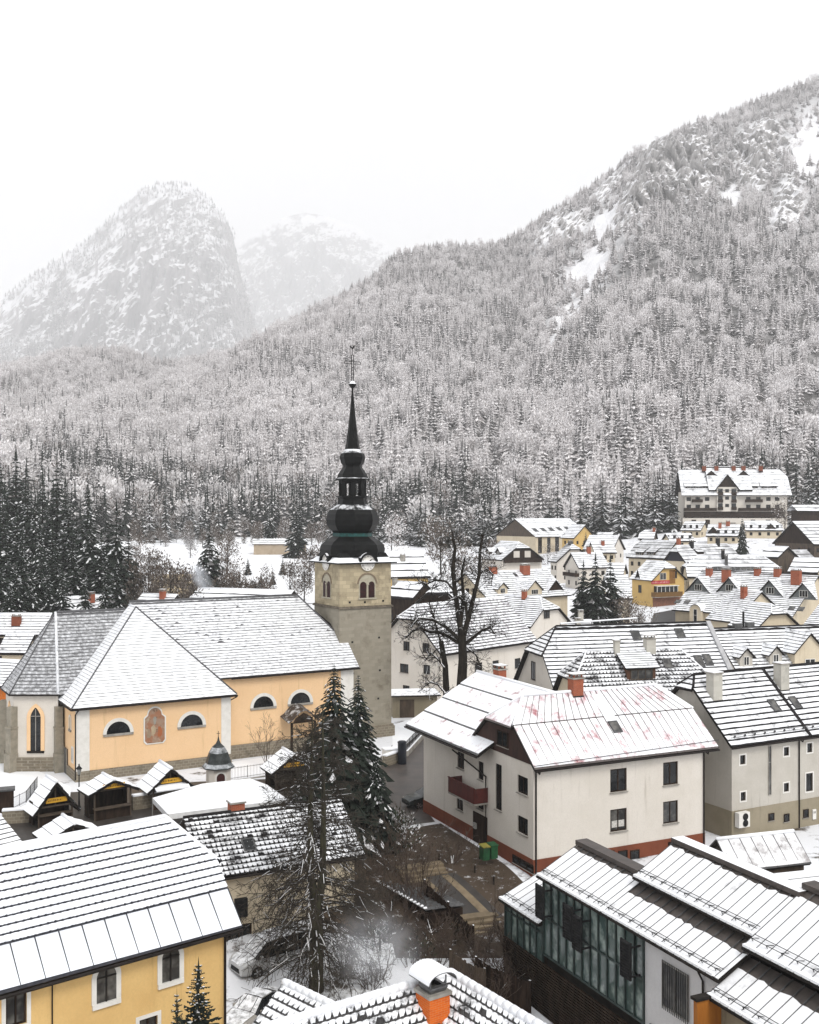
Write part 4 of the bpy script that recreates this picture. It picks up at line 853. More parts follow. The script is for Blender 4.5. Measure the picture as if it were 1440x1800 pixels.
# ---------------------------------------------------------------- bell tower
TM = Matrix.Translation((-7.32, 113, 0)) @ Matrix.Rotation(R(30), 4, 'Z'); S = 6.2; zc = 13.8; ze = 18.55
tw = thing('bell_tower', 'tall square stone bell tower with black onion spire and white clock faces', 'tower', (-7.32, 113, 0), R(30))
m = MB(); m.box(0, S, 0, S, -1, zc); m.build('shaft', STONEL, tw)
m = MB(); m.box(-.28, S + .28, -.28, S + .28, -1, 1.1); m.box(-.18, S + .18, -.18, S + .18, 1.1, 1.3); m.build('plinth', RUBBLE, tw)
m = MB(); m.box(.03, S - .03, .03, S - .03, zc + .24, ze); m.build('belfry', STONE, tw)
m = MB(); m.box(-.16, S + .16, -.16, S + .16, zc + .02, zc + .16); m.box(-.08, S + .08, -.08, S + .08, zc + .16, zc + .26); m.build('cornice', plain('dark_stone', (.10, .085, .065), .9, (.2, .17, .13), 3), tw)
for x, z in ((1.5, 10.2), (4.7, 10.5), (1.6, 6.9), (4.8, 7.0), (1.4, 3.9), (4.6, 4.0), (3.0, 14.35), (5.2, 14.4), (1.2, 14.4)): hb = MB(); hb.box(x - .11, x + .11, -.012, .02, z, z + .2); hb.build('putlog_hole', IRON, tw)
FACE = [(Vector((0, 0, 0)), X, Vector((0, -1, 0))), (Vector((0, S, 0)), Vector((0, -1, 0)), Vector((-1, 0, 0))), (Vector((S, 0, 0)), Yv, Vector((1, 0, 0))), (Vector((S, S, 0)), -X, Yv)]
LOUV = plain('dark_red_louvre', (.035, .008, .008), .7, (.015, .006, .006), 5)
LSTONE = plain('pale_dressed_stone', (.42, .385, .30), .85, (.33, .30, .23), 3)
CLOCKF = plain('clock_white', (.80, .78, .74), .5, (.66, .63, .58), 2)
for k, (o, u, n) in enumerate(FACE):
    o = o - n * .03; c = S * .53 if k == 0 else S * .5
    bm_ = MB(); zc0, zs0 = 14.9, 16.25
    rr_ = arc(o + u * c + Z * (zs0 + .1), u, 1.05, .05, math.pi - .05, 12); ro = arc(o + u * c + Z * (zs0 + .1), u, 1.2, .05, math.pi - .05, 12)
    for i in range(12): bm_.poly([rr_[i] + n * .08, ro[i] + n * .08, ro[i + 1] + n * .08, rr_[i + 1] + n * .08], 1); bm_.poly([ro[i], ro[i + 1], ro[i + 1] + n * .08, ro[i] + n * .08], 1)
    bm_.poly([p + n * .02 for p in [o + u * (c + 1.0) + Z * zc0] + arc(o + u * c + Z * (zs0 + .1), u, 1.0, 0, math.pi, 12) + [o + u * (c - 1.0) + Z * zc0]], 0)
    bm_.obox(o + u * (c - .07) + Z * zc0, u * .14, n * .12, Z * 1.45, 0); bm_.obox(o + u * (c - .16) + Z * (zs0 + .02), u * .32, n * .14, Z * .16, 0)
    bm_.obox(o + u * (c - 1.1) + Z * (zc0 - .14), u * 2.2, n * .14, Z * .14, 0)
    bo = bm_.build('window', [LSTONE, plain('brown_stone', (.22, .17, .12), .9)], tw)
    lb = MB()
    for sx in (-.5, .5):
        b = o + u * (c + sx); lb.poly([p + n * .04 for p in [b + u * .37 + Z * zc0] + arc(b + Z * zs0, u, .37, 0, math.pi, 8) + [b - u * .37 + Z * zc0]], 0)
    lb.build('louvre', LOUV, bo)
    cz = ze + .05; cc = o + u * c + Z * cz; n = n * 1.0
    hood = MB(); a0 = arc(cc, u, .88, -.1, math.pi + .1, 16); a1 = arc(cc, u, 1.12, -.1, math.pi + .1, 16)
    for i in range(16):
        f, bk = n * .42, n * -1.0
        hood.poly([a0[i] + f, a1[i] + f, a1[i + 1] + f, a0[i + 1] + f], 0); hood.poly([a1[i] + f, a1[i + 1] + f, a1[i + 1] + bk, a1[i] + bk], 1 if 8 < i < 13 or i in (4, 5) else 0); hood.poly([a0[i] + f, a0[i + 1] + f, a0[i + 1] + bk, a0[i] + bk], 0)
    hood.build('clock_hood', [COPPER, SNOW], tw)
    ck = MB(); ck.prism([cc + n * .12 + u * (.84 * math.cos(t)) + Z * (.84 * math.sin(t)) for t in [6.283 * i / 28 for i in range(28)]], n * .06, 0)
    nm = ['XII', 'I', 'II', 'III', 'IV', 'V', 'VI', 'VII', 'VIII', 'IX', 'X', 'XI']
    for i, s_ in enumerate(nm):
        t = math.pi / 2 - i * math.pi / 6; text_on(ck, s_, .25, cc + u * (.66 * math.cos(t)) + Z * (.66 * math.sin(t)), u, n, 1, rot=t - math.pi / 2, lift=.19)
    co = ck.build('clock_face', [CLOCKF, IRON], tw)
    for hn, ln_, wd, ang in (('hour_hand', .44, .075, R(90 - 292)), ('minute_hand', .64, .05, R(90 - 48))):
        h_ = MB(); d = u * math.cos(ang) + Z * math.sin(ang); pz = u * -math.sin(ang) + Z * math.cos(ang); q = cc + n * (.215 if hn[0] == 'h' else .235)
        h_.prism([q - d * .16 - pz * wd * .6, q + d * ln_ * .75 - pz * wd, q + d * ln_, q + d * ln_ * .75 + pz * wd, q - d * .16 + pz * wd * .6], n * .012); h_.build(hn, IRON, co)
sp = MB(); cS = S / 2; zp = lambda py: H - (py - YH) / 16.2
prof_sq = [(3.55, ze - .02), (3.55, ze + .12), (3.2, ze + .32), (2.9, ze + .62), (2.65, ze + 1.1)]
for (a, z0), (b, z1) in zip(prof_sq, prof_sq[1:]):
    va = [(cS - a, cS - a, z0), (cS + a, cS - a, z0), (cS + a, cS + a, z0), (cS - a, cS + a, z0)]; vb = [(cS - b, cS - b, z1), (cS + b, cS - b, z1), (cS + b, cS + b, z1), (cS - b, cS + b, z1)]
    sp.mesh(va + vb, [(i, (i + 1) % 4, 4 + (i + 1) % 4, 4 + i) for i in range(4)], 1 if (b, z1) in prof_sq[2:4] else 0)
sp.poly([(cS - 3.55, cS - 3.55, ze - .02), (cS + 3.55, cS - 3.55, ze - .02), (cS + 3.55, cS + 3.55, ze - .02), (cS - 3.55, cS + 3.55, ze - .02)], 0)
def oct_(prof, mis=None): sp.lathe([(r / .965, z) for r, z in prof], 8, 0, (cS, cS), R(22.5), False, mis)
oct_([(3.35, ze + .75), (3.42, zp(965)), (3.28, zp(957)), (2.9, zp(951)), (2.4, zp(946)), (2.12, zp(942.5))], [0, 0, 0, 0, 0])
oct_([(2.08, zp(943)), (2.05, zp(936.5)), (2.25, zp(935))], [2, 0])
oct_([(2.0, zp(936)), (2.35, zp(931)), (2.66, zp(923)), (2.75, zp(914)), (2.66, zp(904)), (2.4, zp(896)), (2.0, zp(891)), (1.62, zp(887)), (1.5, zp(880)), (1.52, zp(874))], [0, 0, 0, 0, 0, 3, 3, 0, 0])
oct_([(1.5, zp(875)), (1.72, zp(874)), (1.72, zp(872)), (.2, zp(871.5))])
for i in range(8):
    t = R(22.5) + i * math.pi / 4
    c = Vector((cS + 1.36 * math.cos(t), cS + 1.36 * math.sin(t), 0)); d = Vector((math.cos(t), math.sin(t), 0)); s_ = Vector((-d.y, d.x, 0))
    sp.obox(c - s_ * .27 - d * .12 + Z * zp(872), s_ * .54, d * .24, Z * (zp(844) - zp(872)), 0)
    t2 = t + math.pi / 8; c2 = Vector((cS + 1.28 * math.cos(t2), cS + 1.28 * math.sin(t2), 0)); d2 = Vector((math.cos(t2), math.sin(t2), 0)); s2 = Vector((-d2.y, d2.x, 0))
    sp.obox(c2 - s2 * .5 - d2 * .08 + Z * zp(850), s2 * 1.0, d2 * .16, Z * (zp(844) - zp(850)), 0)
oct_([(1.4, zp(845)), (1.76, zp(844)), (1.80, zp(841.5)), (1.62, zp(840)), (1.52, zp(834)), (1.25, zp(827)), (1.02, zp(822)), (.98, zp(819)), (1.2, zp(814)), (1.36, zp(804)), (1.22, zp(797)), (.86, zp(793)), (.82, zp(790)), (.68, zp(780)), (.46, zp(752)), (.26, zp(722)), (.10, zp(690)), (.09, zp(682))], [0, 0, 3, 0, 0, 0, 0, 0, 0, 0, 3, 1, 0, 0, 0, 0, 0])
SN_T = snowmat('thin_snow_on_copper', .45, (.012, .013, .013), 1.3, sharp=.1, c=(.7, .71, .73))
spo = sp.build('spire', [COPPER, SNOW, VERDI, SN_T], tw)
fb = MB(); zb_ = zp(676); fb.lathe([(.02, zb_ - .4), (.2, zb_ - .36), (.37, zb_ - .12), (.40, zb_ + .02), (.37, zb_ + .06), (.2, zb_ + .34), (.02, zb_ + .42)], 14, 0, (cS, cS), 0, True, [0, 0, 0, 0, 1, 1]); fb.build('ball_finial', [COPPER, SNOW], spo)
cr = MB(); cu = X; zz0, zz1, za_ = zp(668), zp(624), zp(637.5); cc = Vector((cS, cS, 0))
for dx in (-.13, .13): cr.obox(cc + cu * (dx - .03) + Z * (zz0 - .2) - Yv * .03, cu * .06, Yv * .06, Z * (zz1 - zz0 + .2))
for dz in (-.13, .13): cr.obox(cc - cu * .98 + Z * (za_ + dz - .03) - Yv * .028, cu * 1.96, Yv * .056, Z * .06)
for dx in (-.98, .92): cr.obox(cc + cu * dx + Z * (za_ - .16) - Yv * .026, cu * .06, Yv * .052, Z * .32)
for i in range(6): cr.obox(cc - cu * .1 + Z * (zz0 + .2 + .38 * i) - Yv * .025, cu * .2, Yv * .05, Z * .05)
cr.obox(cc - cu * .14 + Z * (zz1 - .03) - Yv * .02, cu * .28, Yv * .04, Z * .06); cr.obox(cc - cu * .02 + Z * zz1 - Yv * .02, cu * .04, Yv * .04, Z * .75); cr.build('cross', IRON, spo)
wc = MB(); q = [(-.3, .25), (-.24, .02), (0, -.08), (.16, 0), (.22, .22), (.32, .24), (.24, .34), (.12, .3), (.05, .12), (-.1, .12), (-.18, .3)]
wc.prism([cc + cu * a + Z * (zz1 + .72 + b) - Yv * .03 for a, b in q], Yv * .06); wc.build('weathercock', IRON, spo)
lr = MB(); lr.tube([cc + cu * (-S / 2 - .02) + Z * 0, cc + cu * (-S / 2 - .02) + Z * 1], .02, 4)
# ---------------------------------------------------------------- near houses
dk = dict(frame=WOODD, sill=CONC)
# large white house, two wings
m_ = FIT['white']; m_[10] = [.2, .9]
h = House('white', 'white_house', 'white house with a snowy red metal roof, dark timber gable and red brown basement', 'house', W_WHITE, (SNOW_RED, plain('dull_metal_edge', (.10, .085, .08), .6)), row=9, lip=.012, sn=.03, gable=plain('stained_gable_boards', (.045, .02, .014), .8, (.025, .012, .009), 3, stretch=.2), ridge=SNOW, cs=40, down=4.2, metal=.62)
for q in ((1073, 1353, 1102, 1390), (1166, 1341, 1192, 1378)): h.win('F', *q, fw=.09, **dk)
h.win('F', 1073, 1424, 1102, 1459, fw=.09, pane=GLASSC, mull=1, **dk); h.win('F', 1166, 1410, 1192, 1445, fw=.09, pane=GLASSC, **dk)
for q in ((1062, 1497, 1079, 1517), (1086, 1496, 1102, 1516), (1107, 1495, 1123, 1514), (1174, 1480, 1188, 1494)): h.win('F', *q, pw=.04, fw=.07, mull=0, **dk)
h.win('L', 910, 1361, 928, 1400, fw=.08, **dk); h.win('L', 910, 1432, 928, 1471, fw=.08, **dk); h.win('L', 871, 1341, 882, 1427, fw=.07, trans=True, **dk)
h.win('L', 903, 1501, 940, 1536, pw=.04, fw=.1, mull=2, **dk); h.win('L', 876, 1281, 895, 1316, proud=1, pw=.05, fw=.09, **dk)
h.win('L', 841, 1337, 850, 1373, mull=0, **dk); h.win('L', 840, 1400, 850, 1425, mull=0, **dk)
h.plinth = (-.02, W_BRICKR)
h.build()
W1 = h
u0, z0_ = h.onface('F', 1077, 1456); u1, z1_ = h.onface('F', 1099, 1441); cm = MB(); cm.poly([(u0, .10, z0_), (u1, .10, z0_), (u1, .10, z1_), (u0, .10, z1_)]); cm.build('lace_curtain', plain('lace', (.62, .6, .56), .9, (.3, .29, .27), 14), h.root)
u0, _ = h.onface('L', 833, 1400); u1, zb2 = h.onface('L', 857, 1491); _, zt2 = h.onface('L', 850, 1434)
o, u, n, ln = face_frame(h.L, h.W, 'L'); d = MB(); d.obox(o + u * u0 + Z * zb2 - n * .02, u * (u1 - u0), n * .09, Z * (zt2 - zb2), 0); d.obox(o + u * (u0 + .2) + Z * (zb2 + 1.0) + n * .07, u * .4, n * .12, Z * .4, 1); d.build('door', [WOODD, GREYW], h.root)
ub0, zb0 = h.onface('L', 812, 1388); ub1, _ = h.onface('L', 858, 1400); h.balcony('L', ub0, ub1, zb0, depth=1.15, h=1.05)
h.chimney(1012, 1217, w=.85, d=.75, h=1.0, mat=BRICK); h.skylight(1081, 1279, w=.75, h=1.0)
h.pipe(.15, 'F', zend=-2.5); h.pipe(h.L - .1, 'F', zend=-2.5)
p_ = MB(); pA = h.onface('L', 812, 1316); pB = h.onface('L', 857, 1365); pC = h.onface('L', 857, 1480)
p_.tube([o + u * pA[0] + Z * pA[1] + n * .8, o + u * pB[0] + Z * pB[1] + n * .14, o + u * pC[0] + Z * pC[1] + n * .14], .06, 6); p_.build('downpipe', GUTTER, h.root)
# a snow walkway and guard rails on the roof
sg = MB()
for a, b in (((935, 1350), (1262, 1303)),):
    q0, q1 = h.onroof(*a), h.onroof(*b); nn = Vector((0, -h.s, 1)).normalized()
    sg.tube([q0 + nn * .16, q1 + nn * .16], .025, 5, 0)
wk0, wk1 = h.onroof(1048, 1222), h.onroof(1086, 1268); nn = Vector((0, -h.s, 1)).normalized(); dd = (wk1 - wk0)
sg.obox(Vector((wk0.x - .45, wk0.y, wk0.z)) + nn * .05, Vector((.9, 0, 0)), Vector((0, dd.y, dd.z)), nn * .06, 1)
sg.build('snow_guard', [SEAM, SNOW], h.root)
# the wing lies on the same wall line
FIT['whitewing'] = [1.14, 86.5, m_[2] - R(90), 8.28, 10.28, 6.77, 3.03, 1.0, 0, 0, [.5, 3.2], 1.4]
h2 = House('whitewing', 'wing', None, None, W_WHITE, (snowmat('snow_on_red_panels', .84, (.24, .05, .055), .8, sharp=.10, stretch=(1.6, 1.6, .35)), SEAM), row=1.75, lip=.07, sn=.06, ridge=SNOW, cs=3, jit=.008, down=3)
for q in ((804, 1320, 816, 1354), (803, 1393, 814, 1427)): h2.win('F', *q, fw=.08, **dk)
for q in ((775, 1452, 783, 1462), (792, 1462, 801, 1472)): h2.win('F', *q, pw=.04, mull=0, **dk)
h2.plinth = (-.02, W_BRICKR); h2.build()
h2.chimney(885, 1194, w=.9, d=.7, h=.8, mat=BRICK, pos=(2.6, 5.5, 9.6))
for c in list(h2.root.children): c.matrix_parent_inverse = Matrix.Identity(4); c.parent = W1.root; c.matrix_local = W1.M.inverted() @ h2.M
bpy.data.objects.remove(h2.root)
# grey rendered house on the right
h = House('grey', 'grey_house', 'grey rendered house with small square windows, bare lower wall and two plaster chimneys', 'house', W_GREY, (SNOW_T, TILE), row=.5, lip=.24, jit=.04, cs=.5, ridge=TILE, down=4, plinth=(2.1, W_OLIVE))
wk = dict(frame=WOODD, surround=.10, fw=.05, mull=0)
for q in ((1301, 1328, 1310.5, 1343), (1302, 1393, 1311, 1407), (1378, 1314, 1387, 1328), (1378, 1377, 1387, 1391), (1419, 1307, 1428, 1322), (1417, 1360, 1429, 1390)): h.win('F', *q, **wk)
for q in ((1350, 1430, 1359.5, 1441), (1377, 1431, 1386, 1443), (1411, 1423, 1420, 1436)): h.win('F', *q, pw=.06, frame=WOODD, fw=.05, mull=0, sill=CONC)
h.win('F', 1350.5, 1311, 1355.5, 1397, pw=0, proud=1, frame=CONC, pane=GLASSC, fw=.04, mull=0, trans=True)
h.build(); GH = h
h.chimney(1256, 1224, w=.9, d=.8, h=1.75, mat=BRICKP, cap=False); h.chimney(1374, 1206, w=.9, d=.8, h=1.75, mat=BRICKP, cap=False)
h.skylight(1360, 1241, .75, 1.15); h.skylight(1397, 1236, .75, 1.15); h.pipe(h.onface('F', 1404, 1400)[0])
pr = MB(); a_, b_2 = h.onroof(1336, 1166), h.onroof(1418, 1291); nn = Vector((0, -h.s, 1)).normalized()
xm = (a_.x + b_2.x) / 2; e0 = h.rp(xm, -h.oe * 2 / h.W, 'F'); e1 = h.rp(xm, 1, 'F'); pr.obox(e0 - X * .12 + nn * .02, X * .24, e1 - e0, nn * .13, 0); pr.build('party_gap_strip', TILE, h.root)  # raised dark strip put in for the shaded recess between the two roofs
gr = MB()
for k in range(14):
    x = .3 + k * 1.0
    if x < h.L: q = h.rp(x, .02, 'F'); gr.obox(q + nn * .05 - X * .02, X * .04, Vector((0, .1, .08)), nn * .25, 0)
for tt in (.015, .04): gr.tube([h.rp(-.2, tt, 'F') + nn * (.2 + 2 * tt), h.rp(h.L, tt, 'F') + nn * (.2 + 2 * tt)], .02, 4, 0)
gr.build('snow_guard', SEAM, h.root)
ac = MB(); ua, za = h.onface('F', 1290, 1453); ub, zb_2 = h.onface('F', 1309, 1424); ac.box(ua, ub, -.55, -.12, za, zb_2, 0)
for k in (.28, .72): c = Vector(((ua + ub) / 2 + .08, -.56, lerp(za, zb_2, k))); ac.prism([c + Vector((.26 * math.cos(t), 0, .26 * math.sin(t))) for t in [6.283 * i / 14 for i in range(14)]], (0, -.02, 0), 1)
ac.box(ua + .1, ua + .2, -.5, -.1, za - .06, za - .003, 1); ac.build('air_conditioner', [WHITEW, IRON], h.root)
mb = MB(); um, zm = h.onface('F', 1427, 1440); mb.box(um, um + .35, -.14, -.04, zm, zm + .75, 0); mb.box(um + .07, um + .13, -.15, -.13, zm + .45, zm + .62, 1); mb.box(um + .2, um + .26, -.15, -.13, zm + .45, zm + .62, 1); mb.build('meter_box', [WHITEW, IRON], h.root)
# ochre house, bottom left
v = FIT['ochre']; c_, s_ = math.cos(v[2]), math.sin(v[2])
h = House('ochre', 'ochre_house', 'ochre house with wavy snowy tiles, arched white framed windows and metal eaves apron', 'house', W_OCHRE, (snowmat('deep_snow_on_tiles', c=(.84, .86, .90)), plain('blue_black_tile', (.02, .021, .028), .7, (.04, .04, .05), 3)), row=.37, wave=.30, amp=.05, lip=.17, sn=.045, jit=.02, ridge=SNOW, fit={0: v[0] - 6 * c_, 1: v[1] - 6 * s_, 3: v[3] + 6}, apron=(.22, snowmat('apron_snow', .985, (.3, .3, .31), .7, c=(.80, .83, .88)), .95), down=3)
OC = h
h.win('F', 10, 1748, 47, 1798, frame=WOODD, pane=GLASSC, surround=.16, fw=.08)
h.win('F', 245, 1794, 277, 1840, frame=WOODD, pane=GLASSC, surround=.16, fw=.08)
h.build(); ARW = dict(ring=.2, bars=1, pane=GLASSC, frame=WHITEW, sill=WHITEW, depth=.06)
for (x0, y0, x1, y1) in ((169, 1712, 204, 1763), (284, 1681, 315, 1727)):
    ua, za = h.onface('F', x0, y1); ub, zt = h.onface('F', x1, y0); _, z0 = h.onface('F', (x0 + x1) / 2, (y1 + y1) / 2 - 3); w = ub - ua
    arched(h.root, Vector((0, 0, 0)), X, FN, (ua + ub) / 2, w, z0, z0 + 1.02, **ARW)
h.pipe(h.L - .1); pp_ = h.onface('F', 91, 1760); g = MB(); g.tube([(pp_[0], -.05, h.he - .3), (pp_[0], -.05, 0)], .03, 5); g.build('downpipe', GUTTER, h.root)
# cream house behind it
h = House('cream_tile', 'cream_house', 'cream house with patchy snow on wavy dark tiles behind the bare larch', 'house', W_CREAM, (snowmat('streaky_snow_tiles', .64, (.022, .02, .02), 1.0, sharp=.10), TILE), row=.36, wave=.30, amp=.05, lip=.16, jit=.03, sn=.035, bare=.07, gap=(.35, .8), ridge=TILE, down=3, top=.5, fit={3: FIT['cream_tile'][3] + 1.5, 0: FIT['cream_tile'][0] - 1.5 * math.cos(FIT['cream_tile'][2]), 1: FIT['cream_tile'][1] - 1.5 * math.sin(FIT['cream_tile'][2])})
h.winm('F', 7.4, 1.0, 1.0, 1.1, **dk); h.winm('F', 2.0, .1, 1.6, 2.0, frame=WOODD, fw=.1)
h.build(); h.chimney(374, 1412, w=.9, d=.8, h=.75, mat=BRICK, cap=False, side='B', pos=(3.0, h.W / 2 + .3, h.he + h.r - .2)); h.skylight(437, 1487, .8, 1.0, pane=GLASS)
vb = MB(); uu, zz_ = h.onface('F', 412, 1612); vb.box(uu, uu + .75, -.3, 0, zz_, zz_ + 1.1); vb.build('vent_box', IRON, h.root)
# ---------------------------------------------------------------- tiled houses in the middle
h = House('slate_big', 'tiled_house', 'big tiled house with a hipped gable, wide skylights and red gallery behind the white house', 'house', W_WHITE, (SNOW_T, TILE), row=.50, lip=.24, jit=.04, cs=.6, ridge=TILE, top=.8, down=2)
h.winm('L', h.W * .40, 6.3, 1.1, 1.9, **dk); h.build()
for q in ((1118, 1118), (1195, 1114)): h.skylight(*q, w=1.0, h=1.3)
for q in ((1229, 1163), (1244, 1161)): h.skylight(*q, w=.9, h=1.5)
h.balcony('L', 3.2, 9.5, 4.2, depth=.9, h=1.0, mat=plain('dark_red_boards', (.10, .015, .015), .7))
fw_ = MB(); x1 = h.L + h.og[1] - .2; e0, e1 = h.rp(x1, -.1, 'F'), h.rp(x1, 1, 'F'); nn = Vector((0, -h.s, 1)).normalized(); fw_.obox(e0, X * .5, e1 - e0, nn * .28, 0); fw_.build('fire_wall', plain('grey_sheet', (.42, .42, .43), .5), h.root)
rl = MB()
for a, b in (((985, 1102), (1120, 1092)),): q0, q1 = h.onroof(*a), h.onroof(*b); rl.tube([q0 + Z * .35, q1 + Z * .35], .09, 5, 1); [rl.box(lerp(q0.x, q1.x, k / 5) - .04, lerp(q0.x, q1.x, k / 5) + .04, q0.y - .04, q0.y + .04, lerp(q0.z, q1.z, k / 5), lerp(q0.z, q1.z, k / 5) + .3, 0) for k in range(6)]
rl.build('snow_rail', [SEAM, SNOW], h.root)
h = House('slate_ext', 'tiled_house', 'tiled house with three gabled dormers and a round vent behind the grey house', 'house', W_WHITE, (SNOW_T, TILE), row=.52, lip=.24, jit=.04, cs=.6, ridge=TILE, top=.85, down=2); h.build()
for px_, py_ in ((1312, 1172), (1364, 1168)): h.dormer(px_, py_, w=1.7, hw=1.35, rise=.85, win=(.75, 1.05), wall=W_GREY)
h.dormer(1424, 1172, w=4.2, hw=1.9, rise=2.1, win=(1.4, .8), wall=W_CREAM)
for q in ((1296, 1103), (1318, 1101)): mb = MB(); p = h.onroof(*q); mb.box(p.x - .5, p.x + .5, p.y - .3, p.y + .3, p.z - .3, p.z + .55, 0, top=1); mb.build('vent_cowl', [SEAM, SNOW], h.root)
mb = MB(); p = h.onroof(1307, 1102); mb.tube([p - Z * .3, p + Z * 1.9], .13, 8, 0, cap=True); mb.build('flue_pipe', IRON, h.root)
h = House('dormer_tile', 'tiled_house', 'tiled house with one boxy wooden dormer, hipped ends and white chimneys', 'house', W_CREAM, (SNOW_P, TILE), row=.42, wave=.36, amp=.035, lip=.2, jit=.04, gap=(.3, .7), ridge=SNOW, down=2); h.build()
h.dormer(1128, 1196, w=2.9, hw=1.35, rise=1.3, kind='shed', win=(2.3, .95), wall=plain('brown_dormer_cladding', (.10, .045, .025), .8), frame=WOODM, pane=GLASSC, roofm=(SNOW_T, TILE), row=.35)
h.skylight(1173, 1167, .9, 1.1); h.chimney(1142, 1143, w=.95, d=.8, h=1.1, mat=BRICKP, cap=True); h.chimney(1084, 1149, w=.5, d=.5, h=1.2, mat=BRICKP, cap=False)
h = House('white_long', 'white_house', 'long white house with pink grey snowy tiles behind the gnarled bare tree', 'house', W_WHITE, (snowmat('snow_on_reddish_tiles', .72, (.13, .095, .11), 1.6, sharp=.14), TILE), row=.46, lip=.27, jit=.05, cs=.5, ridge=SNOW, down=2)
for q in ((710, 1127, 720, 1144), (744, 1130, 754, 1148)): h.win('L', *q, **dk)
for q in ((703, 1166, 718, 1184), (744, 1168, 756, 1186), (708, 1204, 720, 1213)): h.win('L', *q, **dk)
for q in ((835, 1166, 848, 1180), (866, 1162, 877, 1178), (905, 1158, 915, 1174)): h.win('F', *q, **dk)
h.build()
h = House('tile_halfhip', 'tiled_house', 'white house with tiled half hip gable above the long white house roof', 'house', W_WHITE, (SNOW_T, TILE), row=.5, lip=.27, ridge=SNOW, down=2); h.win('R', 956, 1075, 966, 1086, **dk); h.build(); h.chimney(922, 1052, .7, .7, 1.2)
h = House('small_tile', 'tiled_outbuilding', 'low tiled outbuilding with an orange gable end and two chimneys', 'outbuilding', W_ORANGE, (SNOW_T, TILE), row=.45, lip=.2, down=2); h.build(); h.chimney(1016, 1098, .9, .6, .8, BRICKP); h.chimney(1021, 1089, .8, .6, 1.3, BRICKP)
h = House('cream_dormer', 'cream_house', 'cream house with orange brick chimneys and a row of pointed dark dormers', 'house', W_CREAM, (SNOW_T, TILE), row=.62, lip=.20, cs=1, ridge=SNOW, down=2)
for q in ((819, 1034, 825, 1051), (831, 1034, 837, 1051)): h.win('L', *q, **dk)
h.grid('F', 6, 1, z0=1.2); h.grid('R', 3, 2, z0=1.0); h.build(); h.chimney(867, 1007, 1.5, 1.0, 1.2); h.chimney(923, 1008, 1.9, 1.2, 1.7)
for q, w in (((884, 1044), 2.6), ((940, 1046), 4.2)): h.dormer(*q, w=w, hw=1.2, rise=w * .42, win=(w * .45, 1.0), wall=W_CREAM)
h.dormer(976, 1038, w=4.0, hw=.3, rise=1.9, win=None, wall=WOODD); h.skylight(906, 1011)
# ---------------------------------------------------------------- houses further off
def far(key, name, label, cat, wall, roof, n=(3, 3), rows=2, chim=(), dorm=(), sky=(), row=.8, gable=None, plinth=None, k=None, metal=0, lip=.17):
    h = House(key, name, label, cat, wall, roof, row=row, lip=lip, cs=1.5, jit=.05, ridge=SNOW, down=2.5, gable=gable, plinth=plinth, gutter=False, metal=metal, fit=k, slabth=.32)
    for f, c in zip('FRL', (n[0], n[1], n[1])): h.grid(f, c, rows, 1.0, 1.2, 1.0, 2.7, frame=WOODD, sub=True, fw=.08, mull=1)
    h.build()
    for c in chim: h.chimney(*c[:2], w=c[2], d=.8, h=c[3], mat=c[4] if len(c) > 4 else BRICK)
    for d in dorm: h.dormer(*d[:2], **d[2])
    for q in sky: h.skylight(*q)
    return h
SN, TF = SNOW_F, TILE
h = far('balcony_house', 'chalet', 'pale house with dark timber balcony gable and hipped roof below the large hall', 'house', W_WHITE, (SN, TF), (4, 3), 1, gable=WOODD)
h.balcony('R', .4, h.W - .4, 5.1, 1.0, 1.0, WOODD); 
h.dormer(876, 975, w=2.4, hw=.9, rise=1.1, win=(1.2, .7), wall=WOODD); h.dormer(858, 974, w=2.0, hw=.9, rise=.9, win=(1, .7), wall=WOODD)
wm = MB(); zg = h.he + .2
for yy in (h.W * .36, h.W * .64): wm.box(h.L + .06, h.L + .10, yy - 1.0, yy + 1.0, zg, zg + 1.9, 0)
wm.build('gable_panel', W_WHITE, h.root)
h = House('hall', 'hall', 'large pale hall with a wide snowy roof and tall dark windows at the forest edge', 'hall', W_CREAM, (SN, TF), row=1.5, lip=.05, cs=4, ridge=SNOW, down=3, gutter=False, gable=WOODM)
for q in ((946, 945, 953, 972), (962, 945, 968, 972), (976, 944, 983, 970)): h.win('F', *q, trans=True, **dk)
h.build()
for i in range(5): h.skylight(941 + i * 14, 932 - i * .7, 2.0, 2.6, pane=GLASS)
far('yellow_gable', 'yellow_house', 'small house with yellow gable beside the large hall', 'house', W_YELL, (SN, TF), (2, 3), 2)
far('grey_roof', 'white_house', 'white house with dark grey snow thinned roof and hipped gable below the yellow gable', 'house', W_WHITE, (SNOW_G, TF), (2, 2), 2, chim=((1003, 957, 1.6, .8, SEAM),))
h = far('gallery_house', 'white_house', 'white gabled house with a dark wooden gallery behind the three spruces', 'house', W_WHITE, (SN, TF), (3, 2), 2, chim=((1035, 972, 1.0, 1.6),)); h.balcony('L', .3, h.W - .3, 3.4, 1.0, .9, WOODD)
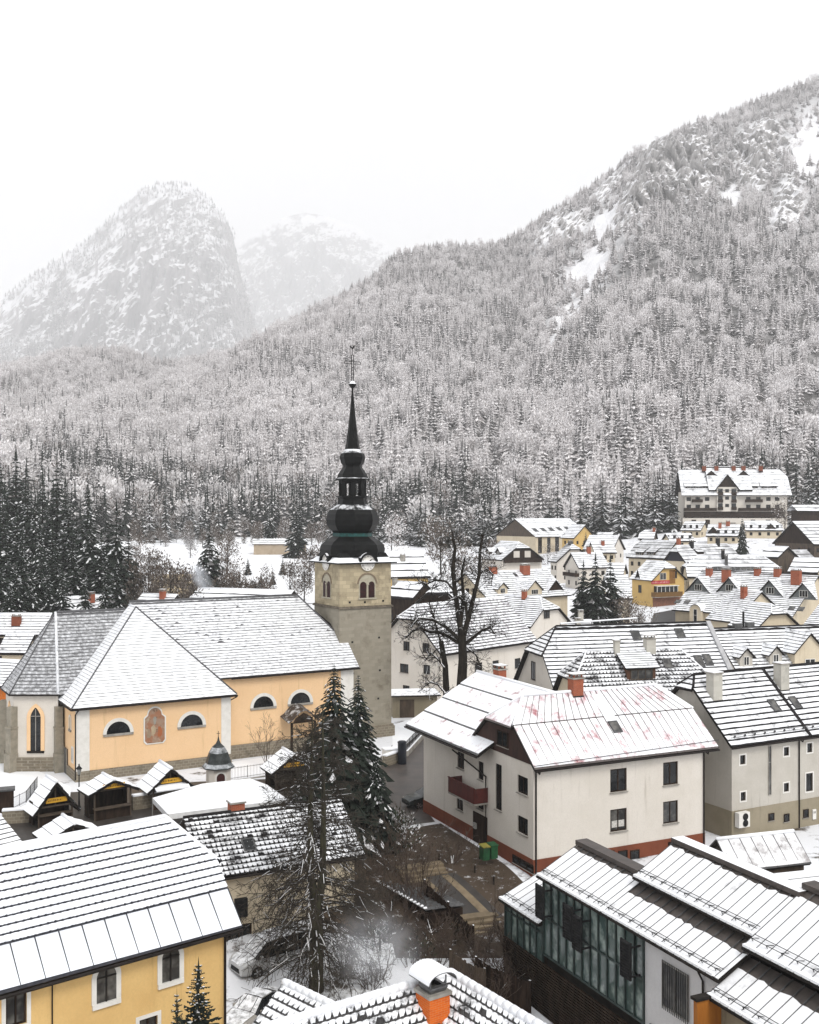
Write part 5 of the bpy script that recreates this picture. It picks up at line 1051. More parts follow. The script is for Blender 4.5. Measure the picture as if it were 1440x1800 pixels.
# yellow shop house with red sign
h = House('yellow_shop', 'yellow_house', 'yellow house with a red sign, white glazed veranda and brown wooden balcony', 'house', W_YELL, (SN, TF), row=.7, lip=.08, cs=1.5, ridge=SNOW, down=3, gutter=False)
h.win('F', 1122, 1028, 1128, 1042, **dk); h.win('R', 1160, 1007, 1171, 1019, proud=1, pw=.02, frame=WHITEW, pane=GLASSC); h.win('R', 1183, 1004, 1190, 1016, proud=1, **dk); h.win('R', 1157, 1055, 1163, 1062, frame=WHITEW, mull=0); h.build()
o, u, n, ln = face_frame(h.L, h.W, 'R'); ua, za = h.onface('R', 1145, 1027); ub, zt = h.onface('R', 1177, 1020)
sb = MB(); sb.obox(o + u * ua + Z * za + n * .02, u * (ub - ua), n * .08, Z * (zt - za), 0)
sgn = sb.build('sign', plain('red_sign', (.42, .02, .035), .5, (.36, .02, .03)), h.root)
tm = MB(); um = (ua + ub) / 2; rr = random.Random(4)
for i in range(16):                        # lettering too small to read in the photo: a row of pale strokes
    x = lerp(ua + .25, ub - .25, i / 15); hh = rr.uniform(.25, .42); tm.obox(o + u * (x - .07) + Z * ((za + zt) / 2 - .2) + n * .11, u * rr.uniform(.05, .16), n * .01, Z * hh, 0)
tm.build('sign_lettering', plain('sign_cream', (.7, .5, .48), .6), sgn)
ua, za = h.onface('R', 1150, 1041); ub, zt = h.onface('R', 1186, 1029); wins = MB(); k = 5; dep = 1.1
for i in range(k + 1): wins.obox(o + u * lerp(ua, ub, i / k) + Z * za + n * (dep - .08), u * .13, n * .1, Z * (zt - za), 0)
wins.obox(o + u * ua + Z * (zt - .05) + n * 0, u * (ub - ua + .3), n * (dep + .3), Z * .14, 0); wins.obox(o + u * ua + Z * za + n * (dep - .07), u * (ub - ua), n * .02, Z * (zt - za), 1); wins.obox(o + u * ua + Z * za, u * .08, n * (dep - .09), Z * (zt - za), 1)
wins.build('veranda', [WHITEW, GLASS], h.root); ub0, zb0 = h.onface('R', 1145, 1049); ub1, _ = h.onface('R', 1193, 1049); h.balcony('R', ub0, ub1, za - 1.0, 1.5, 1.0, plain('honey_boards', (.16, .085, .025), .7))
bs = MB(); zl = za - 1.2; bs.box(h.L + .02, h.L + .1, .1, h.W - .1, -2, zl); bs.build('plinth', plain('pinkish_brick', (.26, .12, .08), .9, (.16, .08, .055), 3), h.root)
dkp = MB(); ux0, zx0 = h.onface('R', 1177, 1026); ux1, zx1 = h.onface('R', 1187, 1002); dkp.obox(o + u * ux0 + Z * zx0 + n * .01, u * (ux1 - ux0), n * .05, Z * (zx1 - zx0), 0); dkp.build('gable_boards', plain('amber_boards', (.22, .10, .02), .7), h.root)
h.dormer(1123, 1015, w=1.5, hw=.2, rise=1.6, win=None, wall=FASCIA)
far('plain_dormers', 'grey_roof_house', 'pale house with thinly snowed roof and two shed dormers behind the yellow house', 'house', W_CREAM, (SNOW_G, TF), (5, 3), 2, dorm=((1124, 976, dict(w=2.6, hw=1.0, rise=1.2, kind='shed', win=(1.6, .8), wall=WOODM)), (1144, 976, dict(w=2.8, hw=1.0, rise=1.2, kind='shed', win=(1.8, .8), wall=WOODM))), row=1.2)
far('dark_gable', 'grey_roof_house', 'house with dark blue black hipped gable and pale grey roof with black chimneys', 'house', W_CREAM, (SNOW_G, TF), (6, 3), 2, chim=((1216, 962, 1.0, 1.6, IRON), (1262, 958, 1.0, 1.8, IRON), (1193, 955, .9, 1.3)), gable=plain('blue_black_boards', (.02, .02, .03), .7), dorm=((1232, 975, dict(w=3, hw=.9, rise=1.0, kind='shed', win=None, wall=WOODD)),), row=1.3)
far('white_hip', 'hipped_house', 'long white hipped roof with a row of skylights behind the red brick chimneys', 'house', W_CREAM, (SN, TF), (6, 3), 2, chim=((1271, 981, .7, 1.8, IRON), (1277, 992, .6, 1.9, SEAM)), sky=[(1257 + i * 10, 1000, 1.2, 1.2) for i in range(8)], row=1.3)
# long house with four pointed dormers and brick chimneys
h = House('dormer_row', 'dormer_house', 'long tiled house with four pointed grey dormers, red brick chimneys and arched bay', 'house', W_CREAM, (SNOW_T, TILE), row=.62, lip=.23, cs=.8, ridge=TILE, down=2, top=.5); h.build()
GD = plain('grey_dormer_boards', (.10, .11, .11), .7, (.16, .17, .17))
for i, q in enumerate(((1228, 1040), (1283, 1041), (1354, 1046), (1413, 1052))): h.dormer(*q, w=4.6, hw=.35, rise=2.5, win=(1.7, 1.3), wall=GD, oh=.5, dz=.1)
for q, w, hh in (((1247, 1012), 1.1, 1.5), ((1277, 1022), 1.6, 2.4), ((1332, 1010), 1.1, 1.2), ((1367, 1012), 1.2, 1.4), ((1400, 1026), 1.8, 2.6)): h.chimney(*q, w=w, d=1.1, h=hh, mat=BRICK)
bay = MB(); p = h.onface('F', 1228, 1090); bx = p[0]; ty = 1.3
arcb = [(bx + ty * math.cos(t), 2.6 + ty * math.sin(t)) for t in [math.pi * i / 12 for i in range(13)]]
bay.poly([(bx + ty, -1.2, -2)] + [(a, -1.2, z) for a, z in arcb] + [(bx - ty, -1.2, -2)], 0)
for s_ in (-1, 1): bay.poly([(bx + s_ * ty, -1.2, -2), (bx + s_ * ty, 0, -2), (bx + s_ * ty, 0, 2.6), (bx + s_ * ty, -1.2, 2.6)], 0)
for (a, z0), (b, z1) in zip(arcb, arcb[1:]): bay.prism([(a * 1.0, -1.4, z0), (b, -1.4, z1), (b, 4.0, z1), (a, 4.0, z0)], (0, 0, .16), 1, 2)
bo = bay.build('arched_bay', [W_CREAM, SNOW, FASCIA], h.root); window(bo, Vector((0, -1.2, 0)), X, FN, bx - .42, bx + .42, -.6, 3.1, back=-.01, frame=WHITEW, trans=True, mull=0, sub=False)
for q in ((1192, 1058), (1208, 1059), (1392, 1070), (1408, 1071)): h.skylight(*q, w=1.2, h=1.2)
h = House('tile_mid', 'tiled_house', 'steep tiled house with red chimney and dark gable in front of the dormer row', 'house', W_CREAM, (SNOW_T, TILE), row=.5, lip=.22, jit=.05, cs=.7, ridge=SNOW, down=2); h.build(); h.chimney(1308, 1050, .9, .9, 1.9)
h = House('tile_halfhip_r', 'tiled_house', 'cream house with tiled half hip gable near the right edge', 'house', W_CREAM, (SNOW_T, TILE), row=.5, lip=.22, jit=.05, cs=.7, ridge=SNOW, down=2); h.grid('R', 3, 2, .9, .9, 1.5, 2.6, **dk); h.build()
h = House('edge_tile', 'tiled_house', 'tiled roof cut off by the right edge beside the half hip gable', 'house', W_CREAM, (SNOW_T, TILE), row=.5, lip=.22, jit=.05, cs=.7, ridge=TILE, down=2); h.build()
far('brown_chalet', 'chalet', 'big dark brown timber chalet with a steep snowy roof at the right edge', 'house', WOODM, (SN, TF), (4, 4), 2, gable=WOODD, row=1.5)
far('behind_a', 'white_roof_house', 'snowy roofed house with small dark dormer just below the hillside hotel', 'house', W_CREAM, (SN, TF), (4, 3), 2, row=1.5, dorm=((1355, 930, dict(w=3.2, hw=.4, rise=1.6, win=None, wall=WOODD)),))
far('behind_b', 'white_roof_house', 'small house with a plain white roof between the grey dormered roofs', 'house', W_CREAM, (SN, TF), (3, 2), 2, row=1.5)
far('behind_c', 'white_roof_house', 'small hipped house with a snowy roof at the foot of the forest', 'house', WOODM, (SN, TF), (3, 2), 1, row=1.5, chim=((1150, 934, .8, 1.2),))
far('behind_d', 'white_roof_house', 'snowy house under the hotel terrace, farthest left of that row', 'house', W_CREAM, (SN, TF), (3, 2), 2, row=1.5)
far('behind_e', 'white_roof_house', 'snowy house with red chimneys and a dark gable under the hotel', 'house', W_CREAM, (SN, TF), (4, 3), 2, row=1.5, chim=((1266, 928, 1.0, 1.8), (1280, 924, 1.3, 1.5)), dorm=((1254, 938, dict(w=3.5, hw=.5, rise=2, win=None, wall=WOODD)),))
far('grey_ridge', 'grey_roof_house', 'low house with bare grey metal roof in front of the brown chalet', 'house', W_CREAM, (snowmat('bare_grey_roof', .25, (.20, .195, .20), .4, sharp=.3), SEAM), (4, 2), 1, row=2)
far('white_right', 'white_roof_house', 'house with a clean white roof above the right end of the dormer row', 'house', W_CREAM, (SNOW, TF), (4, 2), 1, row=2.2)
far('shed_white', 'white_roof_house', 'narrow house with a steep white roof left of the bare grey roof', 'house', WOODM, (SNOW, TF), (3, 2), 1, row=2)
far('v1', 'white_house', 'white gabled house at the forest edge left of the grey dormered roof', 'house', W_WHITE, (SN, TF), (3, 2), 2)
far('v2', 'tiled_house', 'low tiled white roof just left of the yellow house', 'house', W_CREAM, (SNOW_T, TF), (3, 2), 1, row=.7)
far('v3', 'white_roof_house', 'snowy roofed house above the three spruces', 'house', W_CREAM, (SN, TF), (3, 2), 2, chim=((1060, 958, .9, 1.2),), row=1.2)
far('v4', 'white_roof_house', 'small snowy house right of the yellow gable at the forest edge', 'house', WOODM, (SN, TF), (3, 2), 1, row=1.2)
far('v5', 'white_roof_house', 'flat pitched snowy roof between the three spruces and the grey dormered roof', 'house', W_CREAM, (SN, TF), (3, 2), 1, row=1.2)
far('left_a', 'white_roof_house', 'house with red chimneys and dark gable beyond the choir roof', 'house', W_CREAM, (SN, TF), (4, 2), 1, chim=((161, 1058, 1.0, 1.5), (195, 1060, 1.0, 1.0)), row=.9)
far('left_b', 'white_roof_house', 'tiled house with a red chimney at the left edge beyond the choir', 'house', W_CREAM, (SNOW_T, TF), (4, 2), 2, chim=((29, 1098, 1.3, 1.3, W_BRICKR),), row=.6)
far('left_c', 'white_roof_house', 'small tiled lean roof tucked against the choir at left', 'house', W_CREAM, (SNOW_T, TF), (2, 2), 1, row=.5)
far('left_d', 'orange_house', 'orange house with ribbed snowy roof at the left edge beside the choir', 'house', W_ORANGE, (SNOW_T, TF), (3, 2), 1, row=.5, gable=W_ORANGE)
far('behind_nave', 'white_roof_house', 'long low house with a white roof behind the nave ridge', 'house', W_CREAM, (SNOW, TF), (6, 2), 1, row=2)
far('behind_nave2', 'white_roof_house', 'small house with red chimney and white roof behind the church transept', 'house', W_CREAM, (SN, TF), (3, 2), 1, chim=((286, 1052, 1.0, 1.4),), row=1)
far('tower_a', 'white_roof_house', 'house with a big smooth white roof right of the clock', 'house', W_YELL, (SNOW, TF), (4, 3), 2, chim=((708, 985, 1.2, 1.3, CONC),), row=2.5)
far('tower_b', 'white_roof_house', 'low white roofed house with a dark timber wall right of the belfry', 'house', WOODD, (SNOW, TF), (3, 2), 1, chim=((694, 1027, .8, 1.2, CONC),), row=2.5)
far('tower_c', 'white_roof_house', 'white roofed house with dark wide gable behind the gnarled bare tree', 'house', W_CREAM, (SNOW, TF), (3, 3), 1, row=2.5, gable=WOODD)
h = House('far_left_low', 'tiled_outbuilding', 'small tiled roof at the left edge beside the market stalls', 'outbuilding', WOODM, (SNOW_T, TF), row=.45, lip=.12, ridge=SNOW, down=2, gutter=False); h.build()
# ---------------------------------------------------------------- hotel on the slope
FIT['hotel'] = [112.6, 442, R(-4), 41, 15, 10.6, 8.8, 22, .12, .35, [1.5, 1.5], 1.6]
h = House('hotel', 'hotel', 'long white hotel with dark timber balconies and snowy roofs standing up on the forest slope', 'hotel', W_WHITE, (SNOW_F, TILE), row=1.6, lip=.06, cs=4, ridge=SNOW, down=8, gutter=False, gable=WOODD)
for i, q in enumerate([1.6, 5.2, 9.0, 25.5, 29.5, 33.5, 37.0]):
    for r_ in range(2): h.winm('F', q, 3.4 + 3.1 * r_, 1.8, 1.6, frame=WOODD, mull=1)
for i, q in enumerate([2.5, 8.5, 26.5, 33]): h.winm('F', q, -1.2, 2.0, 2.2, frame=WOODD, mull=1)
h.grid('R', 3, 2, 1.0, 1.3, 3.4, 3.1, frame=WOODD); h.build()
for u0, u1 in ((2.8, 7.0), (24.2, 31.0)): h.balcony('F', u0, u1, 6.0, 1.2, 1.1, WOODD)
h.balcony('F', -.5, 12.5, 2.4, 1.6, 1.2, WOODD); h.balcony('F', 21.5, 39, 2.4, 1.6, 1.2, WOODD)
tb = MB(); tb.box(-.5, 39, -2.6, -.06, -.2, 1.9, 0); tb.box(-.5, 39, -2.9, -.05, 1.9, 2.2, 0, top=1)
for x in range(0, 40, 3): tb.box(x - .15, x + .15, -2.75, -2.6, -6, 2.2, 0)
tb.build('terrace', [WOODD, SNOW], h.root)
wb_ = MB(); wb_.box(-1.5, 40, -3.4, -.2, -8, -.5, 0, top=1)
for x in (3, 8.5, 26.5, 32.5): wb_.box(x - .9, x + .9, -3.46, -3.38, -3.4, -1.1, 2)
wb_.build('base_wall', [W_WHITE, SNOW, WOODD], h.root)
gb = MB(); gx0, gx1, gm_ = 12.7, 20.9, 16.8
gb.poly([(gx0, -.9, -4), (gx1, -.9, -4), (gx1, -.9, 11.8), (gm_, -.9, 16.6), (gx0, -.9, 11.8)], 0)
for q in (gx0, gx1): gb.poly([(q, -.9, -4), (q, 3, -4), (q, 3, 11.8), (q, -.9, 11.8)], 0)
gb.poly([(gx0, -.95, 12.2), (gx1, -.95, 12.2), (gm_, -.95, 17)], 1)
for z in (3.2, 6.2, 9.2):
    gb.box(gx0 + .4, gm_ - 1.7, -1.6, -.92, z - .4, z + .9, 1); gb.box(gm_ + 1.7, gx1 - .4, -1.6, -.92, z - .4, z + .9, 1)
    gb.box(gx0 + .5, gm_ - 1.75, -.98, -.93, z + .9, z + 2.3, 2); gb.box(gm_ + 1.75, gx1 - .5, -.98, -.93, z + .9, z + 2.3, 2); gb.box(gm_ - .75, gm_ + .75, -.98, -.93, z + .8, z + 2.1, 2)
for i in range(6): gb.box(gm_ - 4 + i * .6, gm_ + 4 - i * .6, -4.5 + i * .5, -1, -4 + i * .6, -3.4 + i * .6, 3)
gb.box(gm_ - 1.8, gm_ + 1.8, -1.0, -.92, -.4, 2.2, 2)
go = gb.build('gable_bay', [W_WHITE, WOODD, GLASS, CONC], h.root)
rb = MB()
for sg in (-1, 1):
    e0, e1, r1, r0 = Vector((gm_ + sg * 5.1, -1.9, 10.8)), Vector((gm_ + sg * 5.1, 1.0, 10.8)), Vector((gm_, 7, 17.3)), Vector((gm_, -1.9, 17.3)); q = [e0, e1, r1, r0] if sg > 0 else [e1, e0, r0, r1]
    slope(rb, *q, row=2, lip=.05, cs=4); slab(rb, q, .3)
rb.build('bay_roof', [SNOW_F, TILE, FASCIA], go)
for x, w in ((6.5, 6), (3.0, 5), (26, 7), (34, 6)): h.dormer(0, 0, w=w, hw=1.1, rise=2.2, kind='shed', win=(w * .7, .9), wall=WOODD, pos=(x, .9, h.he + .9 * h.s), roofm=(SNOW_F, TILE), row=2, oh=.5)
for x in (11.5, 24.5): h.dormer(0, 0, w=4.4, hw=.2, rise=1.9, win=None, wall=WOODD, pos=(x, 4.2, h.he + 4.2 * h.s + 1.4), roofm=(SNOW_F, TILE), row=2)
cb = MB(); hx0, hx1 = 9.5, 27.0; ez = h.he - 1.0 * h.s + 1.5; rz2 = h.he + h.r + 1.5
for q in ([(hx0, -1.0, ez), (hx1, -1.0, ez), (hx1, 7.5, rz2), (hx0, 7.5, rz2)], [(hx1, 16, ez), (hx0, 16, ez), (hx0, 7.5, rz2), (hx1, 7.5, rz2)]): slope(cb, *q, row=1.6, lip=.06, cs=4, seed=9); slab(cb, q, .9)
cb.build('roof', [SNOW_F, TILE, FASCIA], h.root)
for x in (9, 14, 21, 25, 32): h.chimney(0, 0, w=1.6, d=1, h=1.6, mat=W_BRICKR, pos=(x, 6.3, h.he + 6.3 * h.s + 1.4))
# ---------------------------------------------------------------- glass walled building, bottom right
GB = thing('glass_building', 'modern glass walled building with stepped seamed snowy roofs at the bottom right', 'building', (6.9, 58, 0), R(-65.15))
GS = snowmat('smooth_snow_metal', .985, (.25, .25, .26), .5, sharp=.12, c=(.85, .855, .87)); GT = snowmat('bare_upper_metal', .45, (.12, .085, .07), .8, sharp=.2)
BRN = plain('brown_flashing', (.075, .062, .055), .5, (.05, .042, .038), 2)
def seamroof(name, x0, x1, y0, z0, y1, z1, step=.62, bareband=.14, ridge=True, guard=True, cap=SNOW):
    mb = MB(); k = 1 - bareband; ym, zm = lerp(y0, y1, k), lerp(z0, z1, k); n = Vector((0, -(z1 - z0), y1 - y0)).normalized()
    mb.prism([(x0, y0, z0), (x1, y0, z0), (x1, y1, z1), (x0, y1, z1)], (0, 0, -.16), 2)
    rr = random.Random(int(x0 * 10)); N = int((x1 - x0) / .3); prev = None
    for i in range(N + 1):
        x = lerp(x0, x1, i / N); kk = k + rr.uniform(-.03, .03); a = Vector((x, y0 - .02, z0)) + n * .06; b = Vector((x, lerp(y0, y1, kk), lerp(z0, z1, kk))) + n * .06
        if prev: mb.poly([prev[0], a, b, prev[1]], 0); mb.poly([prev[1], b, b - n * .055, prev[1] - n * .055], 0); mb.poly([prev[0], a, a - n * .055, prev[0] - n * .055], 0)
        prev = (a, b)
    mb.poly([Vector((x0, ym, zm)) + n * .004 - Vector((0, .3, .15)), Vector((x1, ym, zm)) + n * .004 - Vector((0, .3, .15)), Vector((x1, y1, z1)) + n * .004, Vector((x0, y1, z1)) + n * .004], 3)
    for i in range(int(round((x1 - x0) / step)) + 1):
        x = x0 + i * step
        if x <= x1 + .01: mb.obox(Vector((x - .014, y0, z0)) + n * .02, Vector((.028, 0, 0)), Vector((0, y1 - y0, z1 - z0)), n * .065, 1)
    o = mb.build('roof', [GS, SEAM, FASCIA, BRN], GB)
    if ridge: r_ = MB(); r_.obox((x0 - .1, y1 - .16, z1 + .02), (x1 - x0 + .2, 0, 0), (0, .75, .0), (0, 0, .24), 0, top=1); r_.build('ridge_cap', [BRN, cap], o)
    if guard:
        g_ = MB()
        for q in (.10, .17): c = Vector((0, lerp(y0, y1, q), lerp(z0, z1, q))) + n * (.22 if q < .15 else .16); g_.tube([c + X * (x0 + .1), c + X * (x1 - .1)], .018, 4, 0)
        x = x0 + .2
        while x < x1 - .2:
            c = Vector((x, lerp(y0, y1, .10), lerp(z0, z1, .10))); d = Vector((x + .12, lerp(y0, y1, .17), lerp(z0, z1, .17))); g_.tube([c + n * .04, c + n * .24], .02, 4, 0); g_.tube([c + n * .22, d + n * .06], .016, 4, 0); x += .85
        for i in range(int((x1 - x0) / .42)): xx = x0 + i * .42; g_.box(xx + .02, xx + .38, y0 - .10, y0 + .12, z0 + .04, z0 + .15, 1)
        g_.tube([(x0, y0 - .08, z0 - .05), (x1, y0 - .08, z0 - .05)], .07, 6, 2, cap=True)
        g_.build('snow_guard', [IRON, SNOW, FASCIA], o)
    return o
seamroof('roof', 0, 6.0, 0, 4.5, 2.6, 5.8, cap=BRN, guard=True); seamroof('roof', 6.0, 14.3, 0, 4.5, 2.35, 5.68, ridge=False, bareband=.36)
seamroof('roof', 5.8, 14.25, 2.0, 5.92, 4.5, 7.28, cap=SNOW, bareband=.1); seamroof('roof', 14.2, 30, 1.4, 5.62, 4.9, 7.55, cap=BRN); seamroof('roof', 14.2, 30, -.5, 3.9, 1.75, 5.1, ridge=False, bareband=.3)
seamroof('roof', -4.1, .12, 0, 1.92, 2.6, 3.0, ridge=False, bareband=.04, guard=True)
wb = MB()
wb.box(8.9, 14.2, .3, 6, -4, 4.42, 0); wb.box(5.9, 30, 2.3, 6.5, 4.0, 5.9, 2); wb.box(.1, 8.9, .55, 6, -4, 4.45, 2); wb.box(.04, .1, .34, 4, 1.5, 4.4, 2); wb.box(14.4, 30, 0, 6, -4, 4.05, 3); wb.box(6, 30, 4.6, 6.5, 5, 6.9, 2)
for xx in (14.2,): wb.prism([(xx - .02, 2.25, 5.6), (xx - .02, 4.5, 5.6), (xx - .02, 4.5, 7.1)], (.06, 0, 0), 2)
wb.build('wall', [render_wall('white_cladding', (.56, .56, .57), (.5, .5, .51), (.4, .4, .4), .3), W_ORANGE, FASCIA, W_OLIVE], GB)
ob = MB(); ob.box(14.18, 14.42, -1.25, .6, -4, 3.9, 0); ob.box(14.1, 14.5, -1.35, .5, 3.9, 4.02, 1); ob.build('rust_panel', [plain('rust_orange_boards', (.36, .13, .015), .7, (.27, .09, .012), 4, stretch=.15), FASCIA], GB)
GREENF = plain('dark_green_frame', (.018, .03, .028), .4, (.03, .05, .046), 3)
def curtain(x0, x1, y, z0, z1, nx, splits, name='glass_wall'):
    fr_ = MB(); pn_ = MB(); rr = random.Random(int(x0 * 7 + y * 3))
    for i in range(nx + 1): x = lerp(x0, x1, i / nx); fr_.box(x - .045, x + .045, y - .09, y + .03, z0, z1, 0)
    for z in [z0] + [lerp(z0, z1, s) for s in splits] + [z1]: fr_.box(x0, x1, y - .085, y + .025, z - .05, z + .05, 0)
    zs = [z0] + [lerp(z0, z1, s) for s in splits] + [z1]
    for i in range(nx):
        for a, b in zip(zs, zs[1:]):
            xa, xb = lerp(x0, x1, i / nx), lerp(x0, x1, (i + 1) / nx); t1, t2 = rr.uniform(-.012, .012), rr.uniform(-.012, .012); pn_.poly([(xa, y + t1, a), (xb, y - t1, a), (xb, y - t1 + t2, b), (xa, y + t1 + t2, b)], 0)
    o = fr_.build(name, GREENF, GB); pn_.build('pane', GLASSG, o)
curtain(.15, 8.85, .3, .3, 4.3, 12, (.5,)); curtain(-3.95, .05, .3, -.25, 1.75, 6, (.78,))
sb = MB(); sb.box(-4, .1, .34, 4, -4, 1.8, 0)
for i in range(26): sb.box(-4, 8.9, .12, .24, -3.95 + i * .148, -3.87 + i * .148, 1)
sb.build('slatted_base', [WOODD, WOODD], GB)
for px_, z0 in ((.35, 2.5), (3.0, 2.35), (3.85, 2.1), (7.9, 2.3)):
    s_ = MB(); y0 = -.35
    for a, b in ((0, .06), (.74, .8)): s_.box(px_ + a, px_ + b, y0 - .05, y0 + .05, z0, z0 + 1.75)
    for i in range(13): s_.prism([(px_ + .06, y0 - .06, z0 + i * .135), (px_ + .74, y0 - .06, z0 + i * .135), (px_ + .74, y0 + .05, z0 + .09 + i * .135), (px_ + .06, y0 + .05, z0 + .09 + i * .135)], (0, 0, .02))
    for z in (z0 + .15, z0 + 1.5): s_.box(px_ + .74, px_ + .8, y0, .2, z, z + .08)
    s_.build('louvre_shutter', IRON, GB)
wo, wu, wn = Vector((0, .3, 0)), X, Vector((0, -1, 0))
w_ = window(GB, wo, wu, wn, 10.2, 12.0, 1.7, 3.75, back=-.01, frame=GREYW, pane=GLASSC, mull=1)
for i in range(15): pass
gm2 = MB(); [gm2.box(10.25 + i * .125, 10.28 + i * .125, .2, .22, 1.6, 3.8) for i in range(15)]; gm2.build('window_grille', IRON, GB)
window(GB, wo, wu, wn, 9.3, 13.2, -2.4, .5, back=-.01, frame=GREENF, pane=GLASSG, mull=3)
g = MB(); g.tube([(12.9, .05, 4.3), (13.0, .22, 3.9), (13.0, .22, -2)], .05, 6); g.build('downpipe', GUTTER, GB)
# ---------------------------------------------------------------- house below the camera with the orange chimney
ap0 = PD(793, 1714, 39.6); HC = thing('tiled_house', 'dark tiled house with snowy ridge tiles and an orange brick chimney at the bottom edge', 'house', (ap0.x, ap0.y, 0), math.atan2(-3.4, -5.03) + math.pi)
zR = ap0.z                                  # local -x runs along the left ridge, local -y along the right ridge
SW = snowmat('streaky_snow_on_dark_tiles', .74, (.028, .027, .028), 1.2, sharp=.09); wo_ = dict(row=.36, wave=.29, amp=.055, lip=.16, jit=.03, sn=.03, bare=.06, gap=(.4, .8), mi=(0, 1))
rf = MB(); run, pit = 4.2, .78; zE = zR - run * pit
slope(rf, (-11, -run, zE), (-run, -run, zE), (0, 0, zR), (-11, 0, zR), seed=5, **wo_)
slope(rf, (-run, -run, zE), (-run, -11, zE), (0, -11, zR), (0, 0, zR), seed=6, **wo_)
slope(rf, (-11, run, zE), (run, run, zE), (0, 0, zR), (-11, 0, zR), row=.5, cs=3); slope(rf, (run, run, zE), (run, -11, zE), (0, -11, zR), (0, 0, zR), row=.5, cs=3)
for q in ([(-11, -run, zE), (-run, -run, zE), (0, 0, zR), (-11, 0, zR)], [(-run, -run, zE), (-run, -11, zE), (0, -11, zR), (0, 0, zR)], [(-11, run, zE), (run, run, zE), (0, 0, zR), (-11, 0, zR)], [(run, run, zE), (run, -11, zE), (0, -11, zR), (0, 0, zR)]): slab(rf, q)
def ridge_tiles(mb, a, b, r_=.14, mi=2):
    a, b = Vector(a), Vector(b); k = int((b - a).length / .38)
    for i in range(k): p, q = lerp(a, b, i / k), lerp(a, b, (i + 1.04) / k); mb.tube([p, q], [r_, r_ * 1.16], 8, mi, cap=True)
ridge_tiles(rf, (-11, 0, zR + .1), (0, 0, zR + .1)); ridge_tiles(rf, (0, -11, zR + .1), (0, 0, zR + .1))
# lower wing to the left
q0, q1 = PD(499, 1732, 41.4), PD(592, 1770, 39.3); Mh = Matrix.Translation((ap0.x, ap0.y, 0)) @ Matrix.Rotation(HC.rotation_euler[2], 4, 'Z'); Mi_ = Mh.inverted(); q0, q1 = Mi_ @ q0, Mi_ @ q1
zw = (q0.z + q1.z) / 2; d_ = (q1 - q0); d_.z = 0; d_ = d_.normalized(); a_ = Vector((q0.x, q0.y, zw)); b_q = a_ + d_ * 7; sd = Vector((-d_.y, d_.x, 0)); sd = -sd if sd.x > 0 else sd
dn = sd * 4.0 - Z * 2.9; slope(rf, b_q + dn, a_ + dn, a_, b_q, seed=8, **{**wo_, 'amp': .04}); slab(rf, [b_q + dn, a_ + dn, a_, b_q]); dn2 = -sd * 4.0 - Z * 2.9; slope(rf, a_ + dn2, b_q + dn2, b_q, a_, row=.5, cs=3); slab(rf, [a_ + dn2, b_q + dn2, b_q, a_]); ridge_tiles(rf, a_ + Z * .08, b_q + Z * .08, .13)
rf.build('roof', [SW, plain('charcoal_tile', (.03, .029, .03), .75, (.06, .058, .056), 3), SNOW], HC)
wl = MB(); wl.box(-10.6, run - .4, -run + .4, run - .4, -4, zE + .3); wl.box(-run + .4, run - .4, -10.6, -run, -4, zE + .3); c0 = (a_ + b_q) / 2; wl.prism([a_ + sd * 3.6 + d_ * .4 - Z * 0, a_ - sd * 3.6 + d_ * .4, b_q - sd * 3.6, b_q + sd * 3.6], (0, 0, -1)) if False else None
wl.poly([a_ + d_ * .3 + sd * 3.4 - Z * 2.6, a_ + d_ * .3 - sd * 3.4 - Z * 2.6, a_ + d_ * .3 - Z * .15]); 
p4 = [a_ + d_ * .3 + sd * 3.4, a_ + d_ * .3 - sd * 3.4, b_q - sd * 3.4, b_q + sd * 3.4]; p4 = [Vector((p.x, p.y, -4)) for p in p4]; wl.prism(p4, (0, 0, zw - 2.6 + 4)); wl.build('wall', W_CREAM, HC)
ck = MB(); cx, cyy, w = -1.42, -.85, .43; z0, z1 = zR - 2.4, zR + .02
ck.box(cx - w, cx + w, cyy - w, cyy + w, z0, z1, 0)
ck.box(cx - w - .07, cx + w + .07, cyy - w - .07, cyy + w + .07, zR - 2.4, zR - 1.05, 1)
ck.box(cx - w - .06, cx + w + .06, cyy - w - .06, cyy + w + .06, z1, z1 + .12, 2)
cko = ck.build('chimney', [BRICKO, BRN, CONC], HC)
mc = MB(); zc2 = z1 + .12
mc.lathe([(w * 1.05, zc2), (w * 1.25, zc2 + .14), (w * 1.25, zc2 + .2), (w * .75, zc2 + .22)], 4, 0, (cx, cyy), R(45), False)
for sx in (-.33, .33):
    for sy in (-.33, .33): mc.tube([(cx + sx, cyy + sy, zc2 + .15), (cx + sx, cyy + sy, zc2 + .55)], .03, 5, 0)
ar = [(.60 * math.cos(t), .34 * math.sin(t)) for t in [math.pi * i / 10 for i in range(11)]]
for (a, b), (c, d) in zip(ar, ar[1:]): mc.prism([(cx + a, cyy - .62, zc2 + .42 + b), (cx + c, cyy - .62, zc2 + .42 + d), (cx + c, cyy + .62, zc2 + .42 + d), (cx + a, cyy + .62, zc2 + .42 + b)], (0, 0, .03), 0); mc.prism([(cx + a, cyy - .62, zc2 + .455 + b), (cx + c, cyy - .62, zc2 + .455 + d), (cx + c, cyy + .62, zc2 + .455 + d), (cx + a, cyy + .62, zc2 + .455 + b)], (0, 0, .05), 1)
mc.build('chimney_cowl', [plain('galvanised_sheet', (.10, .10, .105), .35, (.18, .18, .18), 3, metal=.6), SNOW], cko)
